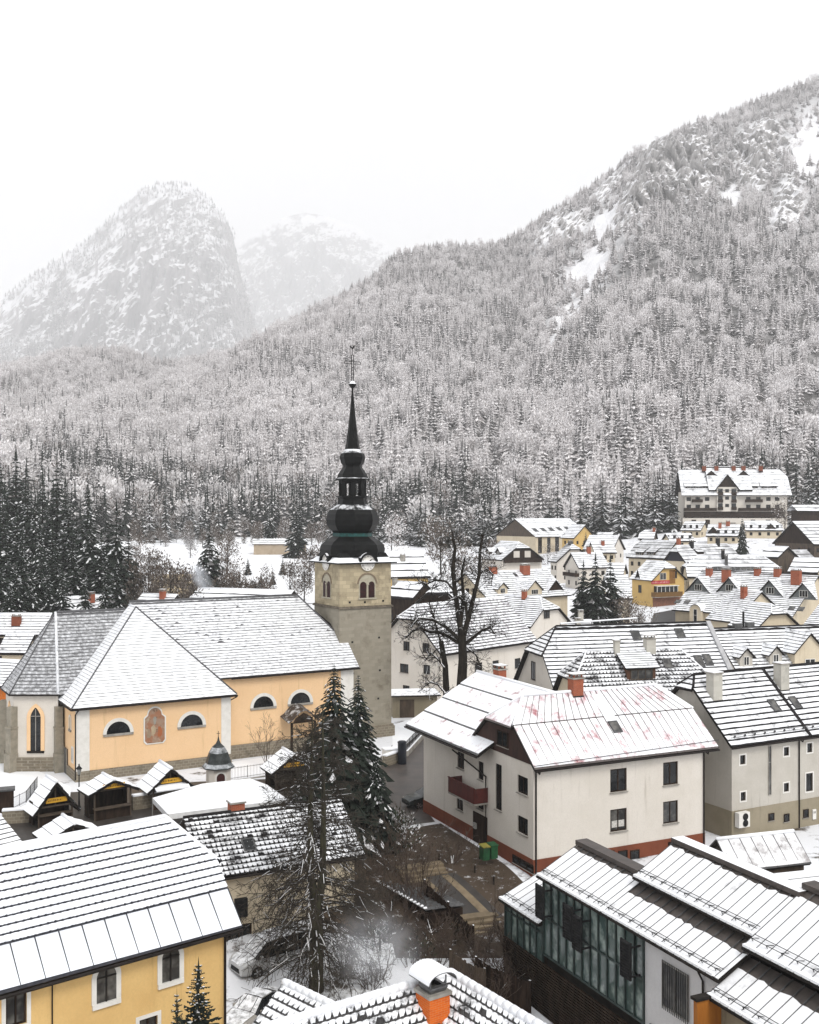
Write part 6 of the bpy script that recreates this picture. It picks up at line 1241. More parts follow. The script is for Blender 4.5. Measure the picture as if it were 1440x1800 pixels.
# ---------------------------------------------------------------- market stalls
SIGNY = plain('yellow_sign', (.62, .34, .03), .6, (.5, .26, .02)); SIGND = plain('sign_ink', (.10, .05, .01), .7)
def stall(key, label, fit=None, sn=1):
    h = House(key, 'market_stall', label, 'stall', WOODD, (SNOW, WOODD), row=.75, lip=.05, sn=.05, cs=3, jit=.01, ridge=SNOW, down=.3, gutter=False, group='wooden market stalls below the church', fit=fit)
    L, Wd, he, r = h.L, h.W, h.he, h.r
    mb = MB(); mb.box(0, L - 1.1, 0, .06, -.3, he); mb.box(0, L - 1.1, Wd - .06, Wd, -.3, he); mb.box(0, .06, .06, Wd - .06, -.3, he)
    mb.poly([(.03, 0, he), (.03, Wd, he), (.03, Wd / 2, he + r)]); mb.box(L - .12, L - .04, .06, Wd - .06, -.3, .85); mb.box(.06, L - .04, .06, Wd - .06, -.28, -.2)
    for z in range(6): mb.box(-.012, L - 1.1, -.012, 0, z * .32 - .1, z * .32 + .16); 
    mb.build('wall', [WOODD], h.root)
    po = MB()
    for y in (.06, Wd - .16): po.box(L - .14, L - .02, y, y + .1, -.3, he)
    po.box(L - .12, L, 0, Wd, he - .06, he + .06); po.box(L - .1, L - .04, Wd / 2 - .05, Wd / 2 + .05, he, he + r * .8); po.build('post', WOODM, h.root)
    ct = MB(); ct.box(L - .5, L + .18, .1, Wd - .1, .85, .91); ct.build('counter', WOODM, h.root)
    if sn: s_ = MB(); s_.box(L + .1, L + .14, Wd * .22, Wd * .8, he + r * .16, he + r * .16 + .36, 0); rr = random.Random(len(label)); [s_.box(L + .142, L + .15, Wd * .28 + i * .13, Wd * .28 + i * .13 + rr.uniform(.03, .09), he + r * .16 + .12, he + r * .16 + rr.uniform(.2, .28), 1) for i in range(int(Wd * .42 / .13))]; s_.build('sign', [SIGNY, SIGND], h.root)
    h.roof(); return h
stall('stall_a', 'steep roofed wooden market stall, leftmost, beside the low stone wall'); stall('stall_b', 'wide open wooden market stall in front of the street lamp'); hc = stall('stall_c', 'wooden market stall with a snowy awning left of the domed shrine')
aw = MB(); aw.prism([(hc.L - .05, .1, hc.he + .02), (hc.L + .75, .1, hc.he - .25), (hc.L + .75, hc.W - .1, hc.he - .25), (hc.L - .05, hc.W - .1, hc.he + .02)], (0, 0, .10)); aw.build('awning', SNOW, hc.root)
stall('stall_e', 'wooden market stall with streaky snow half hidden by the tall spruce')
q = P(72, 1520, 0); f_ = list(FIT['stall_b']); FIT['stall_d'] = f_; stall('stall_d', 'wooden market stall peeping over the ochre house ridge', fit={0: q.x, 1: q.y}, sn=0)
# domed shrine
q = PG(384, 1388); sh = thing('shrine', 'small white shrine with a dark domed tin roof and iron cross', 'shrine', (q.x, q.y, 0), R(22))
m = MB(); o8 = [(-.95, -.6), (-.6, -.95), (.6, -.95), (.95, -.6), (.95, .6), (.6, .95), (-.6, .95), (-.95, .6)]; m.prism([(*p, -.2) for p in o8], (0, 0, 2.3)); m.prism([(p[0] * 1.08, p[1] * 1.08, 1.92) for p in o8], (0, 0, .14)); m.build('wall', W_WHITE, sh)
m = MB(); m.lathe([(1.42, 1.95), (1.40, 2.05), (1.12, 2.35), (1.0, 2.75), (.82, 3.25), (.55, 3.7), (.22, 4.0), (.10, 4.25), (.03, 4.6)], 8, 0, (0, 0), R(22.5), False, [0, 1, 0, 0, 1, 0, 0, 0]); m.build('roof', [plain('old_tin', (.02, .024, .024), .45, (.05, .056, .056), 2, spec=.2), snowmat('thin_snow_tin', .42, (.025, .03, .03), 1.2, c=(.55, .57, .59), sharp=.2)], sh)
m = MB(); m.box(-.02, .02, -.02, .02, 4.55, 5.05); m.box(-.15, .15, -.018, .018, 4.84, 4.88); m.build('cross', IRON, sh)
arched(sh, Vector((0, -.95, 0)), X, FN, 0, .72, .05, 1.25, pane=plain('dark_red_door', (.05, .012, .010), .7), ring=.14, sill=None)
# market tent
q = P(392, 1404, 2.0); tn = thing('market_tent', 'big white market tent with snow on its roof behind the cream house', 'tent', (q.x, q.y, 0), R(26))
m = MB(); A_ = [(-4.8, -2.4, 2.0), (4.4, -2.4, 2.0), (4.4, 2.6, 2.0), (-4.8, 2.6, 2.0)]; r0, r1 = (-1.6, .1, 3.3), (2.2, .1, 3.3)
for f in ([A_[0], A_[1], r1, r0], [A_[2], A_[3], r0, r1], [A_[3], A_[0], r0], [A_[1], A_[2], r1]): m.poly(f)
for a, b in zip(A_, A_[1:] + A_[:1]): m.poly([a, b, (b[0], b[1], 1.6), (a[0], a[1], 1.6)], 1)
m.build('canopy', [SNOW, plain('tent_canvas', (.7, .7, .7), .8)], tn)
for a in A_: m = MB(); m.tube([(a[0], a[1], 0), a], .05, 6); m.build('leg', GREYW, tn)
# street lamp
q = PG(139, 1424); lp = thing('street_lamp', 'black old style street lamp between the first two market stalls', 'street lamp', (q.x, q.y, 0), 0)
m = MB(); m.lathe([(.16, 0), (.16, .25), (.09, .35), (.06, .9), (.045, 2.75), (.08, 2.8), (.05, 2.86)], 10); m.build('pole', IRON, lp)
m = MB(); m.lathe([(.10, 2.86), (.20, 3.3), (.27, 3.34), (.12, 3.5), (.05, 3.56), (.07, 3.64), (.01, 3.75)], 6, 0, (0, 0), 0, False, [1, 0, 0, 0, 0, 0]); m.build('lantern', [IRON, plain('lamp_glass', (.25, .25, .24), .2)], lp)
# metal roofed shed and flat roof on the right
h = House('metal_shed', 'shed', 'old metal roofed shed with thin snow in front of the grey house', 'shed', WOODM, (snowmat('thin_snow_sheet', .72, (.24, .22, .22), 1.0, sharp=.14, c=(.78, .78, .79)), SEAM), row=1.9, lip=.03, sn=.03, cs=.9, jit=.02, down=2, gutter=False, metal=.85); h.build()
a, b, c, d = P(1322, 1540, 1.6), P(1480, 1524, 1.6), P(1560, 1600, 1.2), P(1330, 1640, 1.2); fr_ = thing('flat_roof_annex', 'low annex with a nearly flat snowy seamed roof beside the metal shed', 'annex', (a.x, a.y, 0)); m = MB(); q = [p - Vector((a.x, a.y, 0)) for p in (d, c, b, a)]; slope(m, *q, row=1.2, lip=.05, cs=3); m.build('roof', [GS, SEAM], fr_); m = MB(); m.prism([p - Z * .02 for p in q], (0, 0, -3.5)); m.build('wall', W_OLIVE, fr_)
# garage by the tower
a = PG(700, 1262); gr_ = thing('garage', 'low olive walled garage with a thin snowy roof between tower and white house', 'garage', (a.x, a.y, 0), R(8)); m = MB(); m.box(-.6, 4.6, 0, 4, -.5, 2.5); m.build('wall', W_OLIVE, gr_); m = MB(); m.box(-1, 5, -.5, 4.4, 2.5, 2.66, 0, top=1); m.build('roof', [FASCIA, SNOW_T], gr_); m = MB(); m.box(.2, 1.9, -.04, .0, 0, 2.1); m.build('door', WOODM, gr_)
# ---------------------------------------------------------------- single trees
TS_ = snowmat('branch_snow', c=(.78, .78, .79))
def conifer(label, px, top, y, r=None, base_py=None, group=None, seed=1, snow=.4, mid=.12, whorls=26, nb=11, sub=2, name='spruce', zb=None, h=None, droop=.45, basef=.06, wf=1.0, sk=.8):
    a = (px - 720) / F; x = a * y; z0 = gz(x, y) if zb is None else zb; zt = H - (top - YH) / F * y
    h = h or max(2, zt - z0); r = r or h * .19
    t = thing(name, label, 'tree', (x, y, z0), rnd.uniform(0, 6), group)
    o = conifer_mb(h, r, whorls, nb, seed, snow, sub, basef, mid, droop, wf, sk).build('crown', [NEEDLE, TS_, NEEDLE2], t)
    m = MB(); m.tube([(0, 0, -1), (0, 0, h * .5), (0, 0, h * .96)], [h * .014 + .04, h * .008 + .02, .01], 6); m.build('trunk', BARK, t); return t
def copy_tree(src, px, top, y, label, group=None, wide=1.0, zb=None, z0f=None):
    a = (px - 720) / F; x = a * y; z0 = gz(x, y) if zb is None else zb; h = H - (top - YH) / F * y - z0
    r = dup_tree(src, (x, y, z0), rnd.uniform(0, 6), 1, label, group); hs = src['h']; s = h / hs
    r.scale = (s * wide, s * wide, s); return r
GL = 'dark spruces at the left forest edge'
cs = []
for i in range(3):
    t = conifer('tall dark snow flecked spruce in the left forest edge', (155, 205, 100)[i], (846, 880, 800)[i], (235, 225, 260)[i], seed=60 + i, snow=.24, mid=.03, whorls=34, nb=13, sub=3, wf=1.0, sk=.5, r=(5.8, 5.6, 6.8)[i], group=GL); t['h'] = H - ((846, 880, 800)[i] - YH) / F * (235, 225, 260)[i] - gz((((155, 205, 100)[i]) - 720) / F * (235, 225, 260)[i], (235, 225, 260)[i]); cs.append(t)
for px, top, y in ((62, 868, 230), (28, 786, 300), (8, 850, 240), (92, 918, 205), (120, 870, 250), (40, 930, 200), (12, 945, 195), (72, 965, 190), (130, 940, 205), (178, 930, 210), (185, 985, 195), (55, 1000, 182), (110, 1000, 185), (18, 1010, 178), (150, 995, 190), (226, 930, 235), (-15, 900, 230), (75, 830, 280), (45, 820, 290), (135, 905, 240), (30, 890, 215), (70, 910, 215), (100, 945, 200), (160, 905, 225), (5, 880, 220), (190, 905, 240), (48, 845, 255), (115, 835, 270), (0, 800, 290), (85, 985, 185), (30, 985, 180), (205, 975, 205), (-5, 965, 185)):
    copy_tree(cs[rnd.randrange(3)], px, top, y, 'tall dark snow flecked spruce in the left forest edge', GL, rnd.uniform(.95, 1.3))
t = conifer('pointed dark spruce beside the chimney smoke behind the nave', 368, 920, 255, seed=70, snow=.25, r=5.6, whorls=32, nb=13, sub=3, sk=.5); t['h'] = H - (920 - YH) / F * 255 - gz(-47, 255); cs.append(t)
copy_tree(cs[3], 349, 985, 235, 'shorter dark spruce just left of the pointed spruce in the smoke', None, 1.1)
copy_tree(cs[0], 522, 878, 400, 'broad dark spruce standing left of the spire lantern', None, 1.3)
copy_tree(cs[1], 474, 886, 430, 'slim dark spruce left of the broad spruce by the snowy field', None, 1.0)
for i, (px, top, y) in enumerate(((436, 978, 330), (497, 978, 330), (459, 1004, 300), (480, 1000, 300))): copy_tree(cs[2], px, top, y, 'small snowy spruce on the field behind the nave', 'small field spruces', 1.3)
t = conifer('middle and tallest of the three dark spruces in the village', 1047, 972, 205, r=4.0, seed=80, snow=.2, mid=.03, whorls=36, nb=13, sub=3, sk=.5); t['h'] = H - (972 - YH) / F * 205 - gz(35, 205)
copy_tree(t, 1026, 984, 207, 'left one of the three dark spruces in the village', None, 1.0); copy_tree(t, 1073, 975, 209, 'right one of the three dark spruces in the village', None, 1.0)
copy_tree(t, 1305, 905, 345, 'thin lone spruce in front of the hotel terrace', None, .7); copy_tree(t, 1030, 935, 375, 'small dark spruce in front of the yellow gable', None, .9)
# front row of the hillside forest
GF = 'trees along the foot of the forested hill'
far_p = []
for i in range(3):
    t = conifer('dark snow dusted spruce at the foot of the forested hill', 700 + 40 * i, 860, interp(FDIST, 700 + 40 * i) * .96, seed=90 + i, snow=.45, mid=.15, whorls=18, nb=9, sub=1, group=GF, h=20, r=3.6); t['h'] = 20.0; far_p.append(t)
tr = random.Random(12)
for i in range(120):
    px = 255 + (1440 - 240) * i / 120 + tr.uniform(-8, 8); y = interp(FDIST, px) * tr.uniform(.93, 1.05); hh = tr.uniform(13, 25)
    if 1190 < px < 1400: y = 475 * tr.uniform(1.0, 1.06)
    if 385 < px < 560 and y < 560: y = 580
    x = (px - 720) / F * y; d0, d1 = interp(FDIST, px), interp(CDIST, px); z0 = max(gz(x, y), hill_pt(px, (y - d0) / (d1 - d0)).z if y > d0 else -99) - .5
    s = hh / 20; r = dup_tree(far_p[i % 3], (x, y, z0), tr.uniform(0, 6), 1, None, GF); w = s * tr.uniform(.85, 1.25); r.scale = (w, w, s)
for px, top, y in ((1400, 800, 455), (1422, 822, 450), (1436, 790, 460), (1410, 850, 440), (1165, 815, 440), (1182, 830, 435), (1150, 825, 440), (1128, 838, 430), (1100, 815, 440), (1060, 830, 440), (1020, 850, 440), (980, 840, 450)): r = copy_tree(far_p[tr.randrange(3)], px, top, y, 'dark snow dusted spruce at the foot of the forested hill', GF, tr.uniform(1.0, 1.3))
# ---------------------------------------------------------------- bare trees
def grow(mb, p, d, L, r, lv, rr, o, snow=None, twl=None):
    """one limb and, recursively, its side limbs. o: options"""
    n = max(3, int(L / o['seg'])); pts = [Vector(p)]; d = Vector(d).normalized(); ds = []
    for i in range(n):
        d = (d + Vector((rr.uniform(-1, 1), rr.uniform(-1, 1), rr.uniform(-1, 1))) * o['wig'] + Vector((0, 0, o['up'] * (lv + 1) * .5))).normalized()
        pts.append(pts[-1] + d * L / n); ds.append(d.copy())
    rad = [max(o['rmin'], r * (1 - (1 - o['tip']) * i / n)) for i in range(n + 1)]
    mb.tube(pts, rad, 6 if r > .12 else (4 if r > .04 else 3), 0)
    if snow is not None:
        for i in range(n):
            if rad[i] > .015 and abs(ds[i].z) < .8 and rr.random() < o['snow']:
                s = ds[i].cross(Vector((0, 0, 1))).normalized(); w0, w1 = rad[i] * .8, rad[i + 1] * .8; u = Vector((0, 0, 1))
                a, b = pts[i] + u * rad[i] * 1.02, pts[i + 1] + u * rad[i + 1] * 1.02
                mb.poly([a - s * w0, a + u * w0 * .7, b + u * w1 * .7, b - s * w1], 1); mb.poly([a + u * w0 * .7, a + s * w0, b + s * w1, b + u * w1 * .7], 1)
    if lv <= 0: return
    k = int(o['kids'][len(o['kids']) - lv] * rr.uniform(.8, 1.2)) if isinstance(o['kids'], (list, tuple)) else o['kids']
    for j in range(k):
        t = rr.uniform(o['from'], 1.0); i = min(n - 1, int(t * n)); dd = ds[i]
        s = Vector((rr.uniform(-1, 1), rr.uniform(-1, 1), rr.uniform(-1, 1))); s = (s - dd * s.dot(dd)).normalized()
        nd = dd * math.cos(o['ang']) + s * math.sin(o['ang']); q = pts[i].lerp(pts[i + 1], t * n - i)
        grow(mb, q, nd, L * o['len'] * rr.uniform(.6, 1.15) * (1.1 - .4 * t), min(rad[i] * .7, r * o['rr']), lv - 1, rr, o, snow)
# foreground larch with two stems
ht = 16.0; base = Vector(((556 - 720) / F * 60.5, 60.5, gz(-5.2, 60.5))); lt = thing('bare_larch', 'tall bare larch with two mossy stems in front of the cream house', 'tree', base, 0)
m = MB()
m.tube([(0, 0, -.5), (0, 0, .5), (.03, 0, 3), (.0, 0, 5.2)], [.50, .42, .38, .34], 10); m.tube([(-.02, 0, 4.6), (-.30, .1, 6.5), (-.34, .1, 10), (-.2, .05, ht - .6)], [.27, .22, .15, .02], 8); m.tube([(.06, 0, 4.6), (.36, -.1, 6.3), (.42, -.1, 10), (.36, -.05, ht)], [.27, .21, .14, .02], 8)
m.build('trunk', BARKM, lt)
rr = random.Random(5); cr = MB(); oo = dict(seg=.45, wig=.16, up=.02, rmin=.012, tip=.25, snow=.3, kids=[9, 6], ang=.85, len=.42, rr=.5); oo['from'] = .22
for i in range(230):
    t = i / 230; z = 2.2 + (ht - 2.6) * t; a = rr.uniform(0, 6.283); L = (5.4 * (1 - t) ** .65 + .4) * rr.uniform(.55, 1.1); sx = 0 if z < 4.8 else (-.32 if rr.random() < .5 else .38)
    oo['up'] = -.07 if t < .55 else .02; grow(cr, (sx, 0, z), (math.cos(a), math.sin(a), rr.uniform(-.25, .25)), L, .05 * (1 - .5 * t), 2, rr, oo, True)
cr.build('branches', [plain('larch_twigs', (.045, .036, .026), .9, (.03, .025, .02), 4), TS_], lt)
# two tall spruces by the church
conifer('tallest dark snow specked spruce in front of the church nave', 588, 1166, 78, r=4.7, seed=101, snow=.09, mid=.05, whorls=72, nb=19, sub=4, wf=.55, sk=.8, zb=-1.0, droop=.5, basef=.04)
conifer('slim dark spruce growing in front of the bell tower', 630, 1184, 82, r=3.6, seed=102, snow=.09, mid=.05, whorls=66, nb=18, sub=4, wf=.55, sk=.8, zb=-.5, droop=.5, basef=.03)
conifer('shorter shaggy spruce low on the left of the two tall church spruces', 541, 1300, 75, r=3.0, seed=105, snow=.10, mid=.08, whorls=52, nb=17, sub=4, zb=-1.2, droop=.5, basef=.03, wf=.6)
conifer('shaggy dark spruce low on the right of the two tall church spruces', 662, 1330, 77, r=2.8, seed=106, snow=.10, mid=.08, whorls=50, nb=17, sub=4, zb=-1.0, droop=.5, basef=.03, wf=.6)
conifer('small young spruce in front of the ochre house wall', 349, 1690, 38.5, r=1.9, seed=103, snow=.10, mid=.0, whorls=44, nb=16, sub=4, wf=.55, zb=-1.5, droop=-.05, basef=.25)
conifer('smaller leaning young spruce left of the young spruce by the ochre house', 311, 1742, 37.5, r=1.5, seed=104, snow=.12, mid=.0, whorls=36, nb=15, sub=4, wf=.55, zb=-1.5, droop=-.05, basef=.25)
# gnarled linden behind the white house
def stem(mb, pts, r, n=8): mb.tube(pts, r, n, 0)
yb = 112; q = lambda px, py, dy=0: Vector(((px - 812) / F * yb, dy, (1262 - py) / F * yb - 0)); lb = Vector(((812 - 720) / F * yb, yb, H - (1262 - YH) / F * yb)); ln_t = thing('gnarled_tree', 'big gnarled bare linden with crooked snow edged limbs behind the white house', 'tree', lb, 0)
m = MB(); stem(m, [q(808, 1275), q(811, 1215), q(814, 1160), q(812, 1115)], [.70, .56, .48, .44], 10); stem(m, [q(790, 1275, 2), q(786, 1230, 2), q(784, 1175, 2), q(776, 1130, 1.5)], [.45, .36, .30, .26]); m.build('trunk', BARK, ln_t)
limbs = [([(812, 1120), (806, 1080), (800, 1040), (796, 1000), (800, 965), (795, 935)], .48, 0), ([(814, 1118), (824, 1085), (832, 1050), (842, 1010), (843, 970), (848, 940)], .44, -1), ([(808, 1125), (795, 1112), (780, 1098), (760, 1088), (735, 1085), (722, 1100)], .34, -2), ([(806, 1130), (790, 1120), (772, 1112), (755, 1112), (740, 1105), (725, 1112), (712, 1125)], .30, 1.5), ([(820, 1130), (834, 1118), (848, 1106), (862, 1102), (868, 1112)], .30, -1.5), ([(816, 1120), (822, 1090), (818, 1060), (805, 1048), (790, 1055)], .30, -1), ([(782, 1175), (770, 1160), (758, 1150), (748, 1165)], .16, 2), ([(784, 1220), (770, 1205), (757, 1202), (745, 1212)], .17, 2), ([(800, 1040), (785, 1022), (765, 1020), (748, 1028), (735, 1020)], .20, 0), ([(810, 1095), (815, 1050), (812, 1010), (818, 980)], .34, 1), ([(776, 1132), (765, 1095), (755, 1062), (762, 1030)], .16, 1.5), ([(842, 1010), (856, 1000), (866, 1010), (862, 1030)], .16, -1), ([(822, 1140), (836, 1150), (845, 1170), (842, 1190)], .16, -1.5)]
cr = MB(); rr = random.Random(8); oo = dict(seg=.5, wig=.28, up=.0, rmin=.014, tip=.3, snow=.28, kids=[4, 4], ang=1.0, len=.55, rr=.45); oo['from'] = .15
for pts, r, dy in limbs:
    r *= .68
    P3 = [q(a, b, dy * (i / len(pts))) for i, (a, b) in enumerate(pts)]; n = len(P3); rad = [r * (1 - .62 * i / (n - 1)) for i in range(n)]; cr.tube(P3, rad, 7, 0)
    for i in range(n - 1):
        d = (P3[i + 1] - P3[i]).normalized()
        if abs(d.z) < .93:
            s = d.cross(Z).normalized(); w0, w1 = rad[i] * .7, rad[i + 1] * .7; a, b = P3[i] + Z * rad[i], P3[i + 1] + Z * rad[i + 1]; cr.poly([a - s * w0, a + Z * .05, b + Z * .05, b - s * w1], 1); cr.poly([a + Z * .05, a + s * w0, b + s * w1, b + Z * .05], 1)
        for k in range(9 if i else 3):
            t = rr.random(); d2 = (Vector((rr.uniform(-1, 1), rr.uniform(-1, 1), rr.uniform(-.5, .9)))).normalized(); grow(cr, P3[i].lerp(P3[i + 1], t), d2, rr.uniform(.9, 2.3), rr.uniform(.025, .06), 2, rr, oo, True)
cr.build('branches', [BARK, TS_], ln_t)
# shrubs and small bare trees
def shrub(label, p, h, n, spread, seed, name='bare_shrub', group=None, snow=.25, r=.03, mats=None, lv=2, kids=(5, 4)):
    t = thing(name, label, 'shrub', p, 0, group); rr = random.Random(seed); m = MB(); oo = dict(seg=.3, wig=.2, up=.05, rmin=.010, tip=.25, snow=snow, kids=list(kids), ang=.6, len=.5, rr=.55); oo['from'] = .25
    for i in range(n):
        a = rr.uniform(0, 6.283); s = spread * rr.uniform(.1, 1); grow(m, (math.cos(a) * .15 * spread, math.sin(a) * .15 * spread, -.1), (math.cos(a) * s, math.sin(a) * s, 1), h * rr.uniform(.6, 1.1), r, lv, rr, oo, True)
    m.build('branches', mats or [TWIG, TS_], t); return t
def leafbush(label, p, r, h, n, seed, frost=.35, mats=None, name='evergreen_bush', size=.16, group=None):
    t = thing(name, label, 'bush', p, 0, group); leafy_mb(h, r, n, seed, frost, .0, size).build('foliage', mats or [NEEDLE, TS_, plain('leaf_green', (.05, .06, .03), .6, (.03, .035, .02), 3)], t); m = MB(); m.tube([(0, 0, -.3), (0, 0, h * .5)], .06, 5); m.build('stem', BARK, t); return t
gp = lambda px, py: PG(px, py)
leafbush('round rhododendron bush with snow on its leaves by the white house corner', gp(712, 1492), 1.6, 2.4, 900, 1, .30, size=.12)
leafbush('small dark bush in front of the wooden steps', gp(735, 1690), 1.1, 1.4, 300, 2, .15)
leafbush('dark box bush beside the snowy yard', gp(668, 1672), 1.0, 1.6, 300, 3, .25)
shrub('bare multi stemmed shrub rising in front of the white house door', gp(742, 1575), 4.0, 9, .5, 4, snow=.10); shrub('tall thin bare shrub at the top of the garden path', gp(716, 1560), 4.6, 6, .3, 5, snow=.1)
shrub('spreading bare fruit tree with long snowy shoots beside the path', gp(700, 1640), 3.6, 8, 1.1, 6, snow=.35, r=.045); shrub('tangled snowy shrub left of the glass wall', gp(905, 1760), 3.2, 14, 1.3, 7, snow=.28, r=.035); shrub('tangled snowy shrub under the slatted wall', gp(880, 1700), 2.6, 12, 1.4, 8, snow=.28)
shrub('thin bare tree beside the path steps', gp(862, 1655), 3.4, 3, .25, 9, snow=.1); shrub('thin bare bush against the nave wall', gp(470, 1345), 4.2, 7, .5, 10, snow=.2, r=.035)
for i, (px, py, h_) in enumerate(((690, 1530, 3.2), (660, 1540, 2.8), (725, 1600, 3.0), (760, 1600, 2.4), (800, 1690, 3.0), (840, 1700, 2.6), (770, 1700, 2.6), (720, 1700, 2.4), (690, 1590, 2.8), (880, 1740, 3.0), (640, 1600, 2.6), (900, 1680, 2.4), (795, 1520, 2.2), (930, 1720, 2.6), (815, 1760, 2.4), (860, 1790, 2.6))): shrub('tangled bare brown shrub in the dark garden below the white house', gp(px, py), h_, 12, 1.1, 40 + i, group='garden shrubs', snow=.16, r=.03)
LITTER = [TWIG, plain('dry_leaves', (.10, .06, .035), .9, (.05, .035, .022), 3), plain('dark_leaves', (.03, .034, .02), .8, (.02, .02, .014), 3)]
for i, (px, py, r_, h_, lb) in enumerate(((905, 1592, 1.0, 1.2, 'brown hedge bush at the corner of the glass building'), (868, 1556, .9, 1.1, 'brown hedge bush below the green bins'), (835, 1535, .8, 1.0, 'low brown bush left of the green bins'), (772, 1520, 1.1, 1.5, 'brown leafy bush behind the upper steps'), (690, 1600, 1.2, 1.6, 'dark leafy bush left of the woodshed roof'), (905, 1650, 1.1, 1.3, 'brown leafy bush under the low glass wing'), (800, 1660, 1.0, 1.4, 'dark leafy bush left of the lower steps'), (745, 1530, .9, 1.2, 'dark leafy bush at the left end of the upper steps'))): leafbush(lb, gp(px, py), r_, h_, 420, 70 + i, .3, LITTER, 'garden_bush', .10)
shrub('low dark bare shrub behind the chimney house ridge', gp(650, 1738), 1.6, 14, 1.2, 11, snow=.3); shrub('bare thorny shrub beside the snowy yard', gp(610, 1725), 2.4, 8, .9, 12, snow=.4)
shrub('bare little tree in the snowy yard near the chimney', gp(668, 1725), 2.2, 4, .8, 13, snow=.3, r=.05)
for i, (px, py, n, s) in enumerate(((770, 1655, 16, 1.5), (745, 1640, 12, 1.3))): shrub(('brush heap of snowy cut branches by the wooden shed', 'lower brush heap of cut branches beside the path')[i], gp(px, py), 1.7, n, 2.2, 20 + i, name='brush_heap', snow=.28, r=.04)
shrub('brush pile covered with snow behind the smoke', gp(655, 1645), 1.5, 18, 2.4, 23, name='brush_heap', snow=.6, r=.03)
def leafless(label, px, top, y, seed, frost=.1, brown=True, group=None, r=None, n=1500, name='bare_tree'):
    x = (px - 720) / F * y; z0 = gz(x, y); h = H - (top - YH) / F * y - z0; t = thing(name, label, 'tree', (x, y, z0 - .3), rnd.uniform(0, 6), group)
    leafy_mb(h, r or h * .3, n, seed, frost, .08, .055).build('crown', [TWIG, FROST, plain('greyish_twigs', (.17, .145, .125), .9, (.10, .085, .07), 2)] if brown else LEAFMATS, t); m = MB(); m.tube([(0, 0, 0), (.1, 0, h * .45), (0, .1, h * .85)], [h * .016 + .05, h * .01, .03], 5)
    rr = random.Random(seed)
    for i in range(9): a = rr.uniform(0, 6.28); z = h * rr.uniform(.25, .7); m.tube([(0, 0, z), (math.cos(a) * h * .1, math.sin(a) * h * .1, z + h * .12), (math.cos(a) * h * .19, math.sin(a) * h * .19, z + h * .26)], [h * .006 + .02, .03, .012], 4)
    m.build('trunk', BARK, t); return t
GBt = 'bare brown trees beyond the church'
for i, (px, top, y, fr_) in enumerate((*[(245 + 15 * k + (k * 37) % 11, 905 + (k * 53) % 32, 455 + (k * 29) % 40, .04 + .02 * (k % 6)) for k in range(22)], (420, 985, 232, .03), (450, 1002, 226, .02), (470, 990, 250, .03), (510, 985, 262, .03), (385, 975, 262, .03), (235, 1000, 215, .02), (222, 985, 230, .02), (262, 962, 290, .05), (300, 985, 225, .02), (322, 990, 215, .02), (345, 1000, 210, .02), (395, 1000, 220, .03), (415, 1005, 225, .03), (440, 1012, 240, .04), (268, 1005, 215, .02), (560, 960, 330, .05), (575, 990, 280, .04), (500, 960, 460, .1), (560, 940, 470, .12), (465, 950, 500, .1), (330, 945, 500, .1), (270, 940, 480, .12), (400, 935, 320, .05), (335, 935, 400, .12), (285, 975, 235, .05), (250, 985, 225, .03), (412, 990, 270, .05), (545, 945, 300, .08), (535, 985, 260, .06), (240, 940, 330, .2), (300, 900, 520, .2), (430, 905, 520, .15), (380, 890, 540, .2), (455, 915, 480, .15), (610, 905, 500, .2), (575, 900, 510, .2))): leafless('bare brown tree beyond the church roofs', px, top, y, 200 + i, fr_, group=GBt)
leafless('rounded frosted bare tree right of the onion dome', 688, 905, 390, 230, .45, False, r=5.5); leafless('bare brown tree in front of the dark forest left of the large hall', 775, 905, 330, 231, .1); leafless('wide bare brown tree behind the gnarled linden', 800, 935, 290, 232, .12, r=5); leafless('pale frosted tree by the large hall', 870, 940, 330, 233, .25); leafless('olive green bare tree at the right end of the hotel', 1380, 880, 425, 234, .05, r=6.5)
leafless('greyish bare tree in front of the large hall windows', 963, 958, 360, 235, .15, r=4); leafless('frosted pale larch at the edge of the forest', 942, 884, 440, 236, .5, False, r=3); leafless('round brown hedge tree by the yard of the yellow house', 1105, 1045, 200, 237, .03, r=3.4); leafless('low brown hedge beside the three spruces', 1122, 1060, 196, 238, .02, r=3.0)
leafless('bare snowy tree between the village roofs, left of the pale chalet', 845, 955, 260, 239, .2, r=3.5)
